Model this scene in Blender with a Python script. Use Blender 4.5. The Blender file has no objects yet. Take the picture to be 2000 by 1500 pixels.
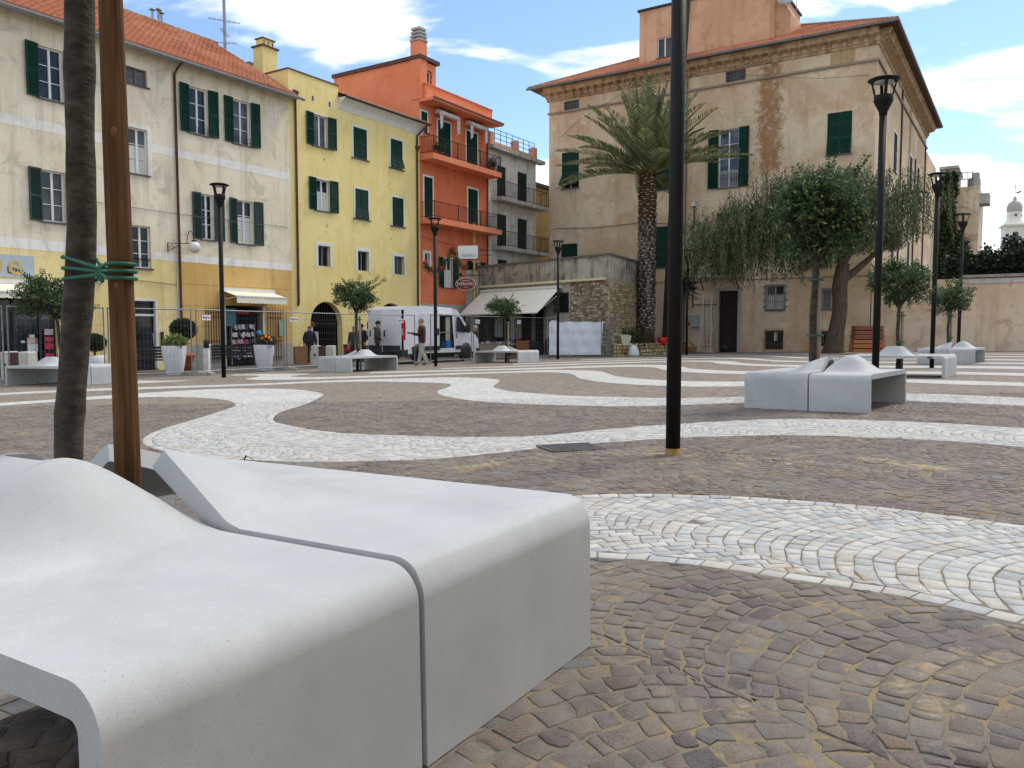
import bpy, bmesh, math, random
import numpy as np
from mathutils import Vector, Matrix, Euler
from mathutils.geometry import tessellate_polygon
R = math.radians
rng = np.random.default_rng(7); random.seed(7)
scene = bpy.context.scene
C = scene.collection
# ---------------- camera
cam = bpy.data.cameras.new('camera'); cam.sensor_width = 36.0; cam.lens = 36.0*1560/2000
cam.clip_start = 0.05; cam.clip_end = 1500
camo = bpy.data.objects.new('camera', cam); C.objects.link(camo)
camo.location = (0, 0, 1.01); camo.rotation_euler = (R(90-3.85), 0, 0)
scene.camera = camo
# ---------------- sky with broken cloud, soft sun from the right rear
SUN_EL, SUN_AZ = 54.0, 52.0          # azimuth measured from +y towards +x
world = bpy.data.worlds.new('World'); scene.world = world; world.use_nodes = True
wt = world.node_tree; wt.nodes.clear()
def wn(t, **k):
    n = wt.nodes.new(t)
    for a, b in k.items(): setattr(n, a, b)
    return n
sky = wn('ShaderNodeTexSky', sky_type='NISHITA'); sky.sun_disc = False
sky.sun_elevation = R(SUN_EL); sky.sun_rotation = R(SUN_AZ); sky.air_density = 1.0; sky.dust_density = 0.15; sky.ozone_density = 3.0
tc = wn('ShaderNodeTexCoord'); sep = wn('ShaderNodeSeparateXYZ')
wl = wt.links.new
wl(tc.outputs['Generated'], sep.inputs[0])
den = wn('ShaderNodeMath', operation='ADD'); den.inputs[1].default_value = 0.22
zc = wn('ShaderNodeMath', operation='MAXIMUM'); zc.inputs[1].default_value = 0.0
wl(sep.outputs[2], zc.inputs[0]); wl(zc.outputs[0], den.inputs[0])
dx = wn('ShaderNodeMath', operation='DIVIDE'); dy = wn('ShaderNodeMath', operation='DIVIDE')
wl(sep.outputs[0], dx.inputs[0]); wl(den.outputs[0], dx.inputs[1]); wl(sep.outputs[1], dy.inputs[0]); wl(den.outputs[0], dy.inputs[1])
cmb = wn('ShaderNodeCombineXYZ'); wl(dx.outputs[0], cmb.inputs[0]); wl(dy.outputs[0], cmb.inputs[1])
mp = wn('ShaderNodeMapping'); mp.inputs['Location'].default_value = (3.7, 1.15, 0.4); mp.inputs['Rotation'].default_value = (0, 0, R(-28)); mp.inputs['Scale'].default_value = (0.8, 1.5, 1)
wl(cmb.outputs[0], mp.inputs[0])
nz = wn('ShaderNodeTexNoise'); nz.inputs['Scale'].default_value = 2.1; nz.inputs['Detail'].default_value = 10; nz.inputs['Roughness'].default_value = 0.55; nz.inputs['Distortion'].default_value = 0.25
wl(mp.outputs[0], nz.inputs['Vector'])
rmp = wn('ShaderNodeValToRGB'); rmp.color_ramp.elements[0].position = 0.455; rmp.color_ramp.elements[1].position = 0.56
rmp.color_ramp.elements[0].color = (0, 0, 0, 1); rmp.color_ramp.elements[1].color = (1, 1, 1, 1); rmp.color_ramp.interpolation = 'EASE'
wl(nz.outputs['Fac'], rmp.inputs[0])
nz2 = wn('ShaderNodeTexNoise'); nz2.inputs['Scale'].default_value = 2.6; nz2.inputs['Detail'].default_value = 6
wl(mp.outputs[0], nz2.inputs['Vector'])
cr2 = wn('ShaderNodeValToRGB'); cr2.color_ramp.elements[0].color = (5.6, 5.8, 6.1, 1); cr2.color_ramp.elements[1].color = (7.7, 7.7, 7.6, 1)
cr2.color_ramp.elements[0].position = 0.35; cr2.color_ramp.elements[1].position = 0.6
wl(nz2.outputs['Fac'], cr2.inputs[0])
mixc = wn('ShaderNodeMix', data_type='RGBA')
hz = wn('ShaderNodeMapRange'); hz.inputs[1].default_value = 0.02; hz.inputs[2].default_value = 0.16; hz.inputs[3].default_value = 0.4; hz.inputs[4].default_value = 0.0
wl(sep.outputs[2], hz.inputs[0])
mx = wn('ShaderNodeMath', operation='MAXIMUM'); wl(rmp.outputs[0], mx.inputs[0]); wl(hz.outputs[0], mx.inputs[1])
wl(mx.outputs[0], mixc.inputs[0]); wl(sky.outputs[0], mixc.inputs[6]); wl(cr2.outputs[0], mixc.inputs[7])
bg = wn('ShaderNodeBackground'); bg.inputs[1].default_value = 0.125
wo = wn('ShaderNodeOutputWorld'); wl(mixc.outputs[2], bg.inputs[0]); wl(bg.outputs[0], wo.inputs[0])
sd = bpy.data.lights.new('sun', 'SUN'); sd.energy = 1.5; sd.angle = R(14); sd.color = (1, 0.92, 0.82)
so = bpy.data.objects.new('sun', sd); C.objects.link(so); so.location = (20, 20, 40)
so.rotation_euler = (R(90-SUN_EL), 0, R(180-SUN_AZ))
vs = scene.view_settings; vs.view_transform = 'Standard'; vs.look = 'None'; vs.gamma = 1; vs.exposure = 0.7; vs.use_curve_mapping = False
scene.cycles.max_bounces = 5; scene.cycles.diffuse_bounces = 3; scene.cycles.glossy_bounces = 2; scene.cycles.transmission_bounces = 4; scene.cycles.transparent_max_bounces = 6
scene.cycles.caustics_reflective = False; scene.cycles.caustics_refractive = False

# ---------------- helpers
GA, GB = 0.0137, -0.0098              # the square falls gently to the left and away
def gz(x, y): return GA*x + GB*min(max(y, -30), 70)
TILT = Vector((-GA, -GB, 1)).normalized()
def S(r, g, b): return tuple(((c/255)/12.92 if c/255 <= .04045 else (((c/255)+.055)/1.055)**2.4) for c in (r, g, b))
_mats = {}
def nodes(name):
    m = bpy.data.materials.new(name); m.use_nodes = True; nt = m.node_tree
    return m, nt, nt.nodes['Principled BSDF']
def NN(nt, t, **k):
    n = nt.nodes.new(t)
    for a, b in k.items(): setattr(n, a, b)
    return n
def noise(nt, vec, scale, detail=4, rough=.55, dist=0):
    n = NN(nt, 'ShaderNodeTexNoise'); n.inputs['Scale'].default_value = scale; n.inputs['Detail'].default_value = detail
    n.inputs['Roughness'].default_value = rough; n.inputs['Distortion'].default_value = dist
    if vec: nt.links.new(vec, n.inputs['Vector'])
    return n.outputs['Fac']
def ramp(nt, fac, p0, p1, c0=(0, 0, 0, 1), c1=(1, 1, 1, 1)):
    r = NN(nt, 'ShaderNodeValToRGB'); e = r.color_ramp.elements
    e[0].position = p0; e[1].position = p1; e[0].color = c0; e[1].color = c1
    nt.links.new(fac, r.inputs[0]); return r.outputs[0]
def mixn(nt, fac, a, b, mode='MIX'):
    n = NN(nt, 'ShaderNodeMix', data_type='RGBA', blend_type=mode)
    for s, v in ((0, fac), (6, a), (7, b)):
        if isinstance(v, (int, float)): n.inputs[s].default_value = v
        elif isinstance(v, tuple): n.inputs[s].default_value = (*v[:3], 1)
        else: nt.links.new(v, n.inputs[s])
    return n.outputs[2]
def mapv(nt, vec, sc=(1, 1, 1), loc=(0, 0, 0), rot=(0, 0, 0)):
    n = NN(nt, 'ShaderNodeMapping'); n.inputs['Scale'].default_value = sc; n.inputs['Location'].default_value = loc; n.inputs['Rotation'].default_value = rot
    nt.links.new(vec, n.inputs[0]); return n.outputs[0]
def bump(nt, h, strength, dist, bsdf):
    n = NN(nt, 'ShaderNodeBump'); n.inputs['Strength'].default_value = strength; n.inputs['Distance'].default_value = dist
    nt.links.new(h, n.inputs['Height']); nt.links.new(n.outputs[0], bsdf.inputs['Normal'])
def M(name, col, rough=.7, var=.18, scale=5, bmp=0, bscale=60, metal=0, col2=None, spec=.4, stretch=(1, 1, 1)):
    if name in _mats: return _mats[name]
    m, nt, b = nodes(name); v = NN(nt, 'ShaderNodeTexCoord').outputs['Object']
    if stretch != (1, 1, 1): v = mapv(nt, v, stretch)
    f = noise(nt, v, scale, 5, .6)
    c2 = col2 or tuple(min(1, c*(1+var)) for c in col); c1 = col if col2 else tuple(c*(1-var) for c in col)
    nt.links.new(ramp(nt, f, .3, .7, (*c1, 1), (*c2, 1)), b.inputs['Base Color'])
    b.inputs['Roughness'].default_value = rough; b.inputs['Metallic'].default_value = metal; b.inputs['Specular IOR Level'].default_value = spec
    if bmp: bump(nt, noise(nt, v, bscale, 3), bmp, .01, b)
    _mats[name] = m; return m
def plaster(name, col, stain, amount=.5, pale=None, lo=.45, streak=.5, bmp=.25):
    """painted render: blotches, vertical run-off streaks and fine grain"""
    if name in _mats: return _mats[name]
    m, nt, b = nodes(name); v = NN(nt, 'ShaderNodeTexCoord').outputs['Object']
    big = noise(nt, v, .45, 8, .62, .4); st = noise(nt, mapv(nt, v, (2.2, 2.2, .22)), 1.0, 7, .65); fine = noise(nt, v, 9, 6, .7)
    c = mixn(nt, ramp(nt, big, lo-.03, lo+.15), col, pale or tuple(min(1, x*1.1) for x in col))
    f2 = NN(nt, 'ShaderNodeMath', operation='MULTIPLY'); nt.links.new(ramp(nt, st, .50, .68), f2.inputs[0]); f2.inputs[1].default_value = streak
    c = mixn(nt, f2.outputs[0], c, stain)
    f3 = NN(nt, 'ShaderNodeMath', operation='MULTIPLY'); nt.links.new(ramp(nt, noise(nt, v, 1.3, 9, .7, .8), .52, .66), f3.inputs[0]); f3.inputs[1].default_value = amount
    c = mixn(nt, f3.outputs[0], c, stain)
    c = mixn(nt, .25, c, ramp(nt, fine, .25, .75, (.55, .55, .55, 1), (1, 1, 1, 1)), 'MULTIPLY')
    nt.links.new(c, b.inputs['Base Color']); b.inputs['Roughness'].default_value = .9; b.inputs['Specular IOR Level'].default_value = .15
    if bmp: bump(nt, noise(nt, v, 26, 5, .7), bmp, .012, b)
    _mats[name] = m; return m
def glassy(name, col=(.02, .025, .03), rough=.06):
    if name in _mats: return _mats[name]
    m, nt, b = nodes(name); v = NN(nt, 'ShaderNodeTexCoord').outputs['Object']
    nt.links.new(ramp(nt, noise(nt, v, 1.7, 3), .3, .75, (*[c*.5 for c in col], 1), (*[c*1.6 for c in col], 1)), b.inputs['Base Color'])
    b.inputs['Roughness'].default_value = rough; b.inputs['Specular IOR Level'].default_value = .32
    bump(nt, noise(nt, v, 1.4, 2), .06, .02, b); _mats[name] = m; return m
class MB:
    """collects shapes for one mesh object"""
    def __init__(s): s.v = []; s.f = []; s.m = []; s.sm = []
    def add(s, vs, fs, mi=0, smooth=False):
        o = len(s.v); s.v += [tuple(map(float, p)) for p in vs]; s.f += [tuple(i+o for i in f) for f in fs]
        s.m += [mi]*len(fs); s.sm += [smooth]*len(fs); return s
    def box(s, x0, x1, y0, y1, z0, z1, mi=0):
        return s.add([(x0, y0, z0), (x1, y0, z0), (x1, y1, z0), (x0, y1, z0), (x0, y0, z1), (x1, y0, z1), (x1, y1, z1), (x0, y1, z1)],
                     [(0, 3, 2, 1), (4, 5, 6, 7), (0, 1, 5, 4), (1, 2, 6, 5), (2, 3, 7, 6), (3, 0, 4, 7)], mi)
    def obox(s, M4, hx, hy, hz, mi=0):
        p = [M4 @ Vector((x*hx, y*hy, z*hz)) for z in (-1, 1) for x, y in ((-1, -1), (1, -1), (1, 1), (-1, 1))]
        return s.add(p, [(0, 3, 2, 1), (4, 5, 6, 7), (0, 1, 5, 4), (1, 2, 6, 5), (2, 3, 7, 6), (3, 0, 4, 7)], mi)
    def bar(s, a, b, w, t, mi=0, up=(0, 0, 1)):
        a = Vector(a); b = Vector(b); d = (b-a); L = d.length; d.normalize(); u = Vector(up)
        if abs(d.dot(u)) > .95: u = Vector((0, 1, 0))
        x = d.cross(u).normalized(); y = x.cross(d)
        return s.add([q+x*i*w/2+y*j*t/2 for q in (a, b) for i, j in ((-1, -1), (1, -1), (1, 1), (-1, 1))],
                     [(0, 1, 2, 3), (7, 6, 5, 4), (0, 4, 5, 1), (1, 5, 6, 2), (2, 6, 7, 3), (3, 7, 4, 0)], mi)
    def tube(s, pts, rad, n=8, mi=0, cap=True, smooth=True):
        pts = [Vector(p) for p in pts]; rad = rad if hasattr(rad, '__len__') else [rad]*len(pts)
        vs = []; ref = Vector((.31, .77, .55))
        for i, p in enumerate(pts):
            d = (pts[min(i+1, len(pts)-1)]-pts[max(i-1, 0)]).normalized()
            x = (ref-d*ref.dot(d)); x = x.normalized() if x.length > 1e-4 else d.orthogonal().normalized()
            y = d.cross(x); ref = x
            vs += [p+(x*math.cos(k*2*math.pi/n)+y*math.sin(k*2*math.pi/n))*rad[i] for k in range(n)]
        fs = [(i*n+k, i*n+(k+1) % n, (i+1)*n+(k+1) % n, (i+1)*n+k) for i in range(len(pts)-1) for k in range(n)]
        s.add(vs, fs, mi, smooth)
        if cap: s.add(vs[:n], [tuple(range(n-1, -1, -1))], mi); s.add(vs[-n:], [tuple(range(n))], mi)
        return s
    def lathe(s, prof, n=20, c=(0, 0, 0), mi=0, smooth=True, sx=1, sy=1):
        vs = [(c[0]+r*sx*math.cos(k*2*math.pi/n), c[1]+r*sy*math.sin(k*2*math.pi/n), c[2]+z) for r, z in prof for k in range(n)]
        fs = [(i*n+k, i*n+(k+1) % n, (i+1)*n+(k+1) % n, (i+1)*n+k) for i in range(len(prof)-1) for k in range(n)]
        return s.add(vs, fs, mi, smooth)
    def ball(s, c, r, n=12, mi=0, sq=(1, 1, 1)):
        m = max(4, n//2); vs = []
        for i in range(m+1):
            t = math.pi*i/m
            vs += [(c[0]+r*sq[0]*math.sin(t)*math.cos(2*math.pi*k/n), c[1]+r*sq[1]*math.sin(t)*math.sin(2*math.pi*k/n), c[2]+r*sq[2]*math.cos(t)) for k in range(n)]
        return s.add(vs, [(i*n+k, (i+1)*n+k, (i+1)*n+(k+1) % n, i*n+(k+1) % n) for i in range(m) for k in range(n)], mi, True)
    def extr(s, poly, y0, y1, mi=0, axis='y'):
        """polygon in (x,z) pulled from y0 to y1"""
        n = len(poly); mk = {'y': lambda p, q: (p[0], q, p[1]), 'x': lambda p, q: (q, p[0], p[1]), 'z': lambda p, q: (p[0], p[1], q)}[axis]
        vs = [mk(p, y0) for p in poly]+[mk(p, y1) for p in poly]
        return s.add(vs, [tuple(range(n)), tuple(range(2*n-1, n-1, -1))]+[(i, i+n, (i+1) % n+n, (i+1) % n) for i in range(n)], mi)
    def mesh(s, name):
        me = bpy.data.meshes.new(name); me.from_pydata(s.v, [], s.f); me.validate()
        if len(me.polygons) == len(s.m):
            me.polygons.foreach_set('material_index', s.m); me.polygons.foreach_set('use_smooth', s.sm)
        me.update(); return me
    def obj(s, name, mats, parent=None, loc=None, rz=0, fix=True):
        me = s.mesh(name)
        if fix:
            bm = bmesh.new(); bm.from_mesh(me); bmesh.ops.recalc_face_normals(bm, faces=bm.faces); bm.to_mesh(me); bm.free()
        for m in (mats if isinstance(mats, (list, tuple)) else [mats]): me.materials.append(m)
        return link(name, me, parent, loc, rz)
def link(name, me, parent=None, loc=None, rz=0):
    o = bpy.data.objects.new(name, me); C.objects.link(o); o.parent = parent
    if loc is not None: o.location = loc
    if rz: o.rotation_euler = (0, 0, rz)
    return o
def tag(o, label=None, cat=None, group=None, kind=None):
    for k, v in (('label', label), ('category', cat), ('group', group), ('kind', kind)):
        if v: o[k] = v
    return o
def thing(name, label, cat, loc=(0, 0, 0), rz=0, group=None, ground=False):
    o = bpy.data.objects.new(name, None); C.objects.link(o); o.empty_display_size = .2
    if ground: loc = (loc[0], loc[1], gz(loc[0], loc[1]))
    o.location = loc; o.rotation_euler = (0, 0, rz)
    return tag(o, label, cat, group)
def copy_tree(o, parent=None):
    c = o.copy(); C.objects.link(c); c.parent = parent
    for ch in list(o.children): copy_tree(ch, c)
    return c
def bevel(o, w, seg=2, ang=40):
    b = o.modifiers.new('bevel', 'BEVEL'); b.width = w; b.segments = seg; b.limit_method = 'ANGLE'; b.angle_limit = R(ang); return o
def smoothob(o, on=True):
    o.data.polygons.foreach_set('use_smooth', [on]*len(o.data.polygons)); return o
def npmesh(name, v, f, mat, cols=None, smooth=False):
    """fast mesh from arrays of vertices and equal-sized faces; cols: one colour per face"""
    v = np.asarray(v, np.float32); f = np.asarray(f, np.int32); me = bpy.data.meshes.new(name)
    me.vertices.add(len(v)); me.vertices.foreach_set('co', v.ravel())
    k = f.shape[1]; me.loops.add(f.size); me.loops.foreach_set('vertex_index', f.ravel())
    me.polygons.add(len(f)); me.polygons.foreach_set('loop_start', np.arange(0, f.size, k, dtype=np.int32))
    if smooth: me.polygons.foreach_set('use_smooth', np.ones(len(f), bool))
    me.materials.append(mat)
    if cols is not None:
        a = me.attributes.new('tone', 'FLOAT_COLOR', 'FACE'); cc = np.ones((len(f), 4), np.float32); cc[:, :3] = cols; a.data.foreach_set('color', cc.ravel())
    me.update(calc_edges=True); me.validate(); return me
def text(name, s, size, mat, parent, loc, rot, ext=.004, align='CENTER', squeeze=1):
    cu = bpy.data.curves.new(name, 'FONT'); cu.body = s; cu.size = size; cu.extrude = ext; cu.align_x = align; cu.align_y = 'CENTER'; cu.materials.append(mat); cu.resolution_u = 3
    tmp = bpy.data.objects.new(name, cu); C.objects.link(tmp); dg = bpy.context.evaluated_depsgraph_get()
    me = bpy.data.meshes.new_from_object(tmp.evaluated_get(dg)); bpy.data.objects.remove(tmp)
    if not me.materials: me.materials.append(mat)
    o = link(name, me, parent, loc); o.rotation_euler = rot; o.scale = (squeeze, 1, 1); return o
def smoothstep(q): q = np.clip(q, 0, 1); return q*q*(3-2*q)
# ---------------- the square: bed, brown setts, white marble wave bands
def cat(pts, closed, step):
    """Catmull-Rom through pts, resampled"""
    p = np.array(pts, float); n = len(p); out = []
    for i in range(n if closed else n-1):
        p0, p1, p2, p3 = (p[(i-1) % n] if closed or i else p[0]), p[i], p[(i+1) % n], (p[(i+2) % n] if closed or i < n-2 else p[-1])
        k = max(2, int(np.linalg.norm(p2-p1)/step)); t = np.linspace(0, 1, k, endpoint=False)[:, None]
        out.append(.5*((2*p1)+(-p0+p2)*t+(2*p0-5*p1+4*p2-p3)*t*t+(-p0+3*p1-3*p2+p3)*t**3))
    return np.vstack(out+([] if closed else [p[-1:]]))
BANDS = [
 # upper edge (far side), then lower edge (near side), metres on the ground
 ([(5.6,1.7),(4.3,2.75),(3.4,3.4),(2.625,4.036),(2.401,4.271),(2.136,4.507),(1.787,4.699),(1.45,4.858),(1.102,4.952),(.717,5.004),(.25,4.95),(-.3,4.7),(-1.0,4.2),(-1.9,3.3),(-2.6,2.3)],
  [(-1.6,1.6),(-1.1,2.5),(-.5,3.2),(0.0,3.5),(.357,3.551),(.499,3.524),(.803,3.41),(1.051,3.244),(1.238,3.114),(1.484,2.961),(1.68,2.723),(1.95,2.4),(2.5,1.7),(3.1,.9)]),
 ([(9.5,2.6),(7.5,5.4),(6.2,7.1),(5.259,8.153),(4.846,8.59),(4.337,8.971),(3.736,9.276),(3.02,9.371),(1.917,9.009),(1.42,8.809),(.962,8.521),(.433,8.175),(0,8.011),(-.659,8.1),(-1.344,8.329),(-1.785,8.512),(-2.323,9.006),(-2.736,9.536),(-2.94,9.852),(-3.13,10.448),(-3.264,11.262),(-3.259,12.659),(-3.402,14.104),(-3.535,14.899),(-3.912,15.683),(-4.487,16.424),(-5.451,16.961),(-6.271,16.966),(-7.084,16.324),(-7.468,15.8),(-8.03,14.951),(-8.35,14.377),(-9.0,13.5),(-10.5,11.2),(-12,9)],
  [(-11,8.6),(-9.6,11),(-8.435,13.0),(-7.95,13.745),(-7.6,14.2),(-6.912,14.62),(-6.236,14.623),(-5.497,14.242),(-4.839,13.55),(-4.362,12.549),(-4.252,11.899),(-4.128,10.449),(-4.079,9.371),(-3.98,8.713),(-3.844,8.258),(-3.646,7.841),(-3.446,7.566),(-3.093,7.196),(-2.543,6.839),(-2.154,6.662),(-1.857,6.554),(-1.584,6.53),(-1.16,6.52),(-.743,6.566),(-.434,6.707),(-.112,6.916),(.279,7.2),(.6,7.36),(.966,7.52),(1.659,7.76),(2.3,7.857),(2.908,7.82),(3.332,7.649),(3.728,7.452),(4.067,7.198),(4.391,6.797),(5.3,5.5),(6.9,3.3),(8.2,1.6)]),
 ([(14,2.5),(11,7),(9,10.1),(7.642,11.88),(7.101,12.618),(6.341,13.113),(5.063,13.121),(3.581,12.85),(2.71,12.8),(2.097,13.0),(1.087,13.516),(.673,13.96),(0,14.893),(-.15,15.3),(-.34,16.028),(-.385,16.63),(-.321,17.839),(-.304,18.905),(-.48,19.657),(-.977,20.294),(-1.665,20.746),(-3.275,20.398),(-4.771,19.808),(-6.036,18.95),(-7.106,18.5),(-8.589,18.0),(-9.47,17.645),(-10.3,16.964),(-13,14)],
  [(-12.4,13.4),(-9.828,16.26),(-9.015,16.794),(-8.12,17.2),(-6.865,17.7),(-5.828,18.139),(-4.837,18.82),(-3.722,19.2),(-2.724,18.845),(-1.752,18.184),(-1.43,17.804),(-1.3,17.0),(-1.358,16.248),(-1.423,15.474),(-1.388,14.89),(-1.285,14.27),(-.976,13.429),(-.511,12.65),(0,12.171),(.57,11.801),(1.292,11.466),(1.825,11.36),(2.448,11.454),(3.262,11.678),(4.568,11.831),(5.657,11.692),(6.293,11.175),(6.841,10.627),(8.2,8.9),(10,6.2),(12.5,2)]),
 ([(16,6),(12,12.4),(9.882,15.381),(9.205,16.378),(8.271,17.126),(6.606,17.14),(4.9,17.1),(3.743,17.66),(3.008,18.733),(2.65,20.097),(2.6,21.522),(2.55,23.1),(2.0,24.1),(1.1,24.6),(0,24.008),(-1.861,23.197),(-3.601,22.438),(-5.268,21.9),(-6.071,22.245),(-6.3,22.8),(-6.2,23.4),(-6.1,24.2),(-6.942,24.7),(-8.546,24.4)],
  [(-8.4,23.7),(-7.5,23.4),(-7.2,22.551),(-7.2,21.5),(-6.7,20.819),(-5.81,20.6),(-4.991,20.724),(-3.43,21.37),(-1.783,22.213),(0,22.956),(1.05,22.9),(1.5,22.145),(1.65,21.188),(1.62,19.842),(1.695,18.847),(2.02,17.473),(2.632,16.385),(3.332,15.713),(4.3,15.5),(6.201,16.086),(7.765,16.073),(8.498,15.115),(9.249,14.392),(11,11.8),(15,5.6)]),
 ([(16,13),(12.133,18.902),(10.013,20.747),(8.215,21.333),(6.3,22.167),(5.45,24.086),(5.488,25.535),(5.286,27.285),(4.509,28.12),(3.13,27.884),(1.293,26.869),(0,26.2),(-2.075,25.6),(-3.553,25.165),(-4.439,24.699)],
  [(-4.304,23.946),(-3.391,24.1),(-1.978,24.5),(0,24.961),(2.071,25.817),(3.766,26.2),(4.5,25.6),(4.478,23.7),(4.69,22.142),(5.657,20.5),(7.598,19.725),(9.395,19.462),(11.383,17.728),(15,12.4)]),
 ([(18,16.8),(14.375,22.406),(11.709,24.271),(9.808,25.482),(8.571,26.724),(8.2,28.253),(8.351,30.3),(8.07,31.3),(6.788,31.9),(5.05,31.497),(2.415,30.118),(0,28.5),(-2.5,27.3)],
  [(-2.4,26.6),(0,27.549),(2.326,29.007),(4.856,30.285),(6.523,30.7),(7.4,30.2),(7.289,28.059),(7.609,26.359),(7.947,25.28),(9.212,23.931),(11.03,22.86),(13.421,21),(17,16)]),
 ([(19,20.2),(16.089,25.087),(13.237,27.447),(10.6,30.013),(10.216,31.865),(10.296,33.6),(9.775,35.3),(7.556,35.4),(5.488,34.2),(2.614,32.614),(0,31)],
  [(0,30.1),(2.536,31.631),(5.315,33.156),(7.276,34.2),(9.0,34.1),(9.5,32.509),(9.75,30.625),(9.921,28.9),(12.685,26.3),(15.474,24.125),(18.3,19.6)]),
 ([(21,22.6),(17.945,27.987),(15.073,31.064),(12.8,33.6),(12.5,36),(12.2,38.2),(10,38.9),(6,37),(3,35.4)], [(3,34.7),(6,36.1),(10,37.9),(11.5,37.2),(11.8,35),(12.1,33.0),(14.553,30.185),(17.33,27.026),(20.4,22)]),
 ([(23,26.3),(20.283,31.143),(17.2,34.9),(15.2,37.4),(14.6,41),(12,42.4),(8,40.4)], [(8,39.7),(12,41.5),(13.9,40.4),(14.5,37),(16.6,34.2),(19.7,30.5),(22.4,25.9)]),
 ([(25,29.5),(22,35),(19.6,38.2)], [(19,37.6),(21.4,34.4),(24.4,29)]),
 ([(-8.459,21.143),(-9.499,21.127),(-10.107,21.409),(-11.5,21.2)], [(-11,20.4),(-10,20),(-9.345,19.789),(-8.928,20.141),(-8.6,20.6)]),
]
POLY = [np.vstack([cat(u, False, .12), cat(l, False, .12)]) for u, l in BANDS]
ZN, ZF, ZW, ZM = .5, 13.0, .70, 2.2      # zone where every stone is built: from ZN to ZF metres ahead
def sdist(P, polys):
    """signed distance (inside positive) and gradient to the nearest band edge"""
    P = np.asarray(P, float); best = np.full(len(P), 1e9); nx = np.zeros((len(P), 2)); ins = np.zeros(len(P), bool)
    for pl in polys:
        a = pl; b = np.roll(pl, -1, 0)
        for s in range(0, len(P), 20000):
            q = P[s:s+20000]
            cr = ((a[None, :, 1] > q[:, None, 1]) != (b[None, :, 1] > q[:, None, 1])) & (q[:, None, 0] < (b-a)[None, :, 0]*(q[:, None, 1]-a[None, :, 1])/((b-a)[None, :, 1]+1e-12)+a[None, :, 0])
            ins[s:s+20000] |= (cr.sum(1) % 2 == 1)
            d2 = (a[None, :, 0]-q[:, None, 0])**2+(a[None, :, 1]-q[:, None, 1])**2; i = d2.argmin(1)
            for sg in (0, -1):
                j = (i+sg) % len(a); p0 = a[j]; e = b[j]-a[j]; t = np.clip(((q-p0)*e).sum(1)/((e*e).sum(1)+1e-12), 0, 1)
                c = p0+e*t[:, None]; dv = q-c; d = np.sqrt((dv*dv).sum(1)); up = d < best[s:s+20000]
                best[s:s+20000] = np.where(up, d, best[s:s+20000])
                nn = dv/np.maximum(d, 1e-6)[:, None]; nx[s:s+20000][up] = nn[up]
    sg = np.where(ins, 1., -1.); return best*sg, nx*sg[:, None]
near = []
for pl in POLY:                            # only what reaches the near zone counts there
    if pl[:, 1].min() < ZF+.5: near.append(pl[(slice(None))])
def quads_zone():
    """segmental-arc paving: columns of stacked arcs; returns quads (n,4,2)"""
    Wc, Rr, d = 1.22, .86, .088; ang = R(38); ca, sa = math.cos(ang), math.sin(ang); out = []
    for ci in range(-22, 23):
        for k in range(-190, 200):
            x0 = ci*Wc; b0 = k*d+(.037 if ci % 2 else 0)
            # quick reject on the column's middle
            mx, my = x0*ca-(b0+.8)*sa, x0*sa+(b0+.8)*ca
            if my < ZN-1 or my > ZF+1 or abs(mx) > ZW*max(my, 0)+ZM+1.2: continue
            am = math.asin(Wc/2/Rr); n = 15 + (k*7+ci*3) % 2
            th = np.linspace(-am, am, n+1); th[1:-1] += rng.uniform(-.30, .30, n-1)*2*am/n
            a = Rr*np.sin(th); h = np.sqrt(Rr*Rr-a*a); kj = rng.uniform(-.006, .006, n+1)
            lo = b0+h; hi = b0+d+h
            a2 = np.clip(a+d*np.sin(th)*np.cos(th)*1.0, -Wc/2, Wc/2); a2[0] = -Wc/2; a2[-1] = Wc/2; hi = b0+d+np.sqrt(Rr*Rr-a2*a2)
            q = np.stack([np.stack([x0+a[:-1], lo[:-1]], 1), np.stack([x0+a[1:], lo[1:]], 1), np.stack([x0+a2[1:], hi[1:]], 1), np.stack([x0+a2[:-1], hi[:-1]], 1)], 1)
            out.append(q)
    q = np.concatenate(out); X = q[..., 0]*ca-q[..., 1]*sa; Y = q[..., 0]*sa+q[..., 1]*ca
    wx = .030*np.sin(1.9*X+1.3*Y)+.014*np.sin(5.3*X-3.1*Y+1)+.005*np.sin(17*X+23*Y)+.0025*np.sin(41*X-29*Y+2); wy = .030*np.sin(1.4*X-2.2*Y+.7)+.014*np.sin(4.1*X+5.7*Y)+.005*np.sin(-21*X+19*Y+1)+.0025*np.sin(33*X+47*Y)
    q = np.stack([X+wx, Y+wy], -1); c = q.mean(1)
    return q[(c[:, 1] > ZN) & (c[:, 1] < ZF) & (np.abs(c[:, 0]) < ZW*c[:, 1]+ZM)]
def border(pl, bw):
    """one course of stones just inside a band's edge"""
    seg = np.linalg.norm(np.roll(pl, -1, 0)-pl, axis=1); s = np.concatenate([[0], np.cumsum(seg)]); tot = s[-1]; P = np.vstack([pl, pl[:1]])
    at = lambda t: np.stack([np.interp(t, s, P[:, 0]), np.interp(t, s, P[:, 1])], 1)
    n = int(tot/.118); t = np.linspace(0, tot, n+1); t[1:-1] += rng.uniform(-.018, .018, n-1)
    a = at(t); tg = at(np.minimum(t+.02, tot))-at(np.maximum(t-.02, 0)); tg /= np.maximum(np.linalg.norm(tg, axis=1), 1e-9)[:, None]
    nr = np.stack([-tg[:, 1], tg[:, 0]], 1)
    if (np.roll(pl, -1, 0)[:, 0]*pl[:, 1]-pl[:, 0]*np.roll(pl, -1, 0)[:, 1]).sum() > 0: nr = -nr
    b = a+nr*bw
    return np.stack([a[:-1], a[1:], b[1:], b[:-1]], 1)
BW = .092
q = quads_zone(); cen = q.mean(1)
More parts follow.
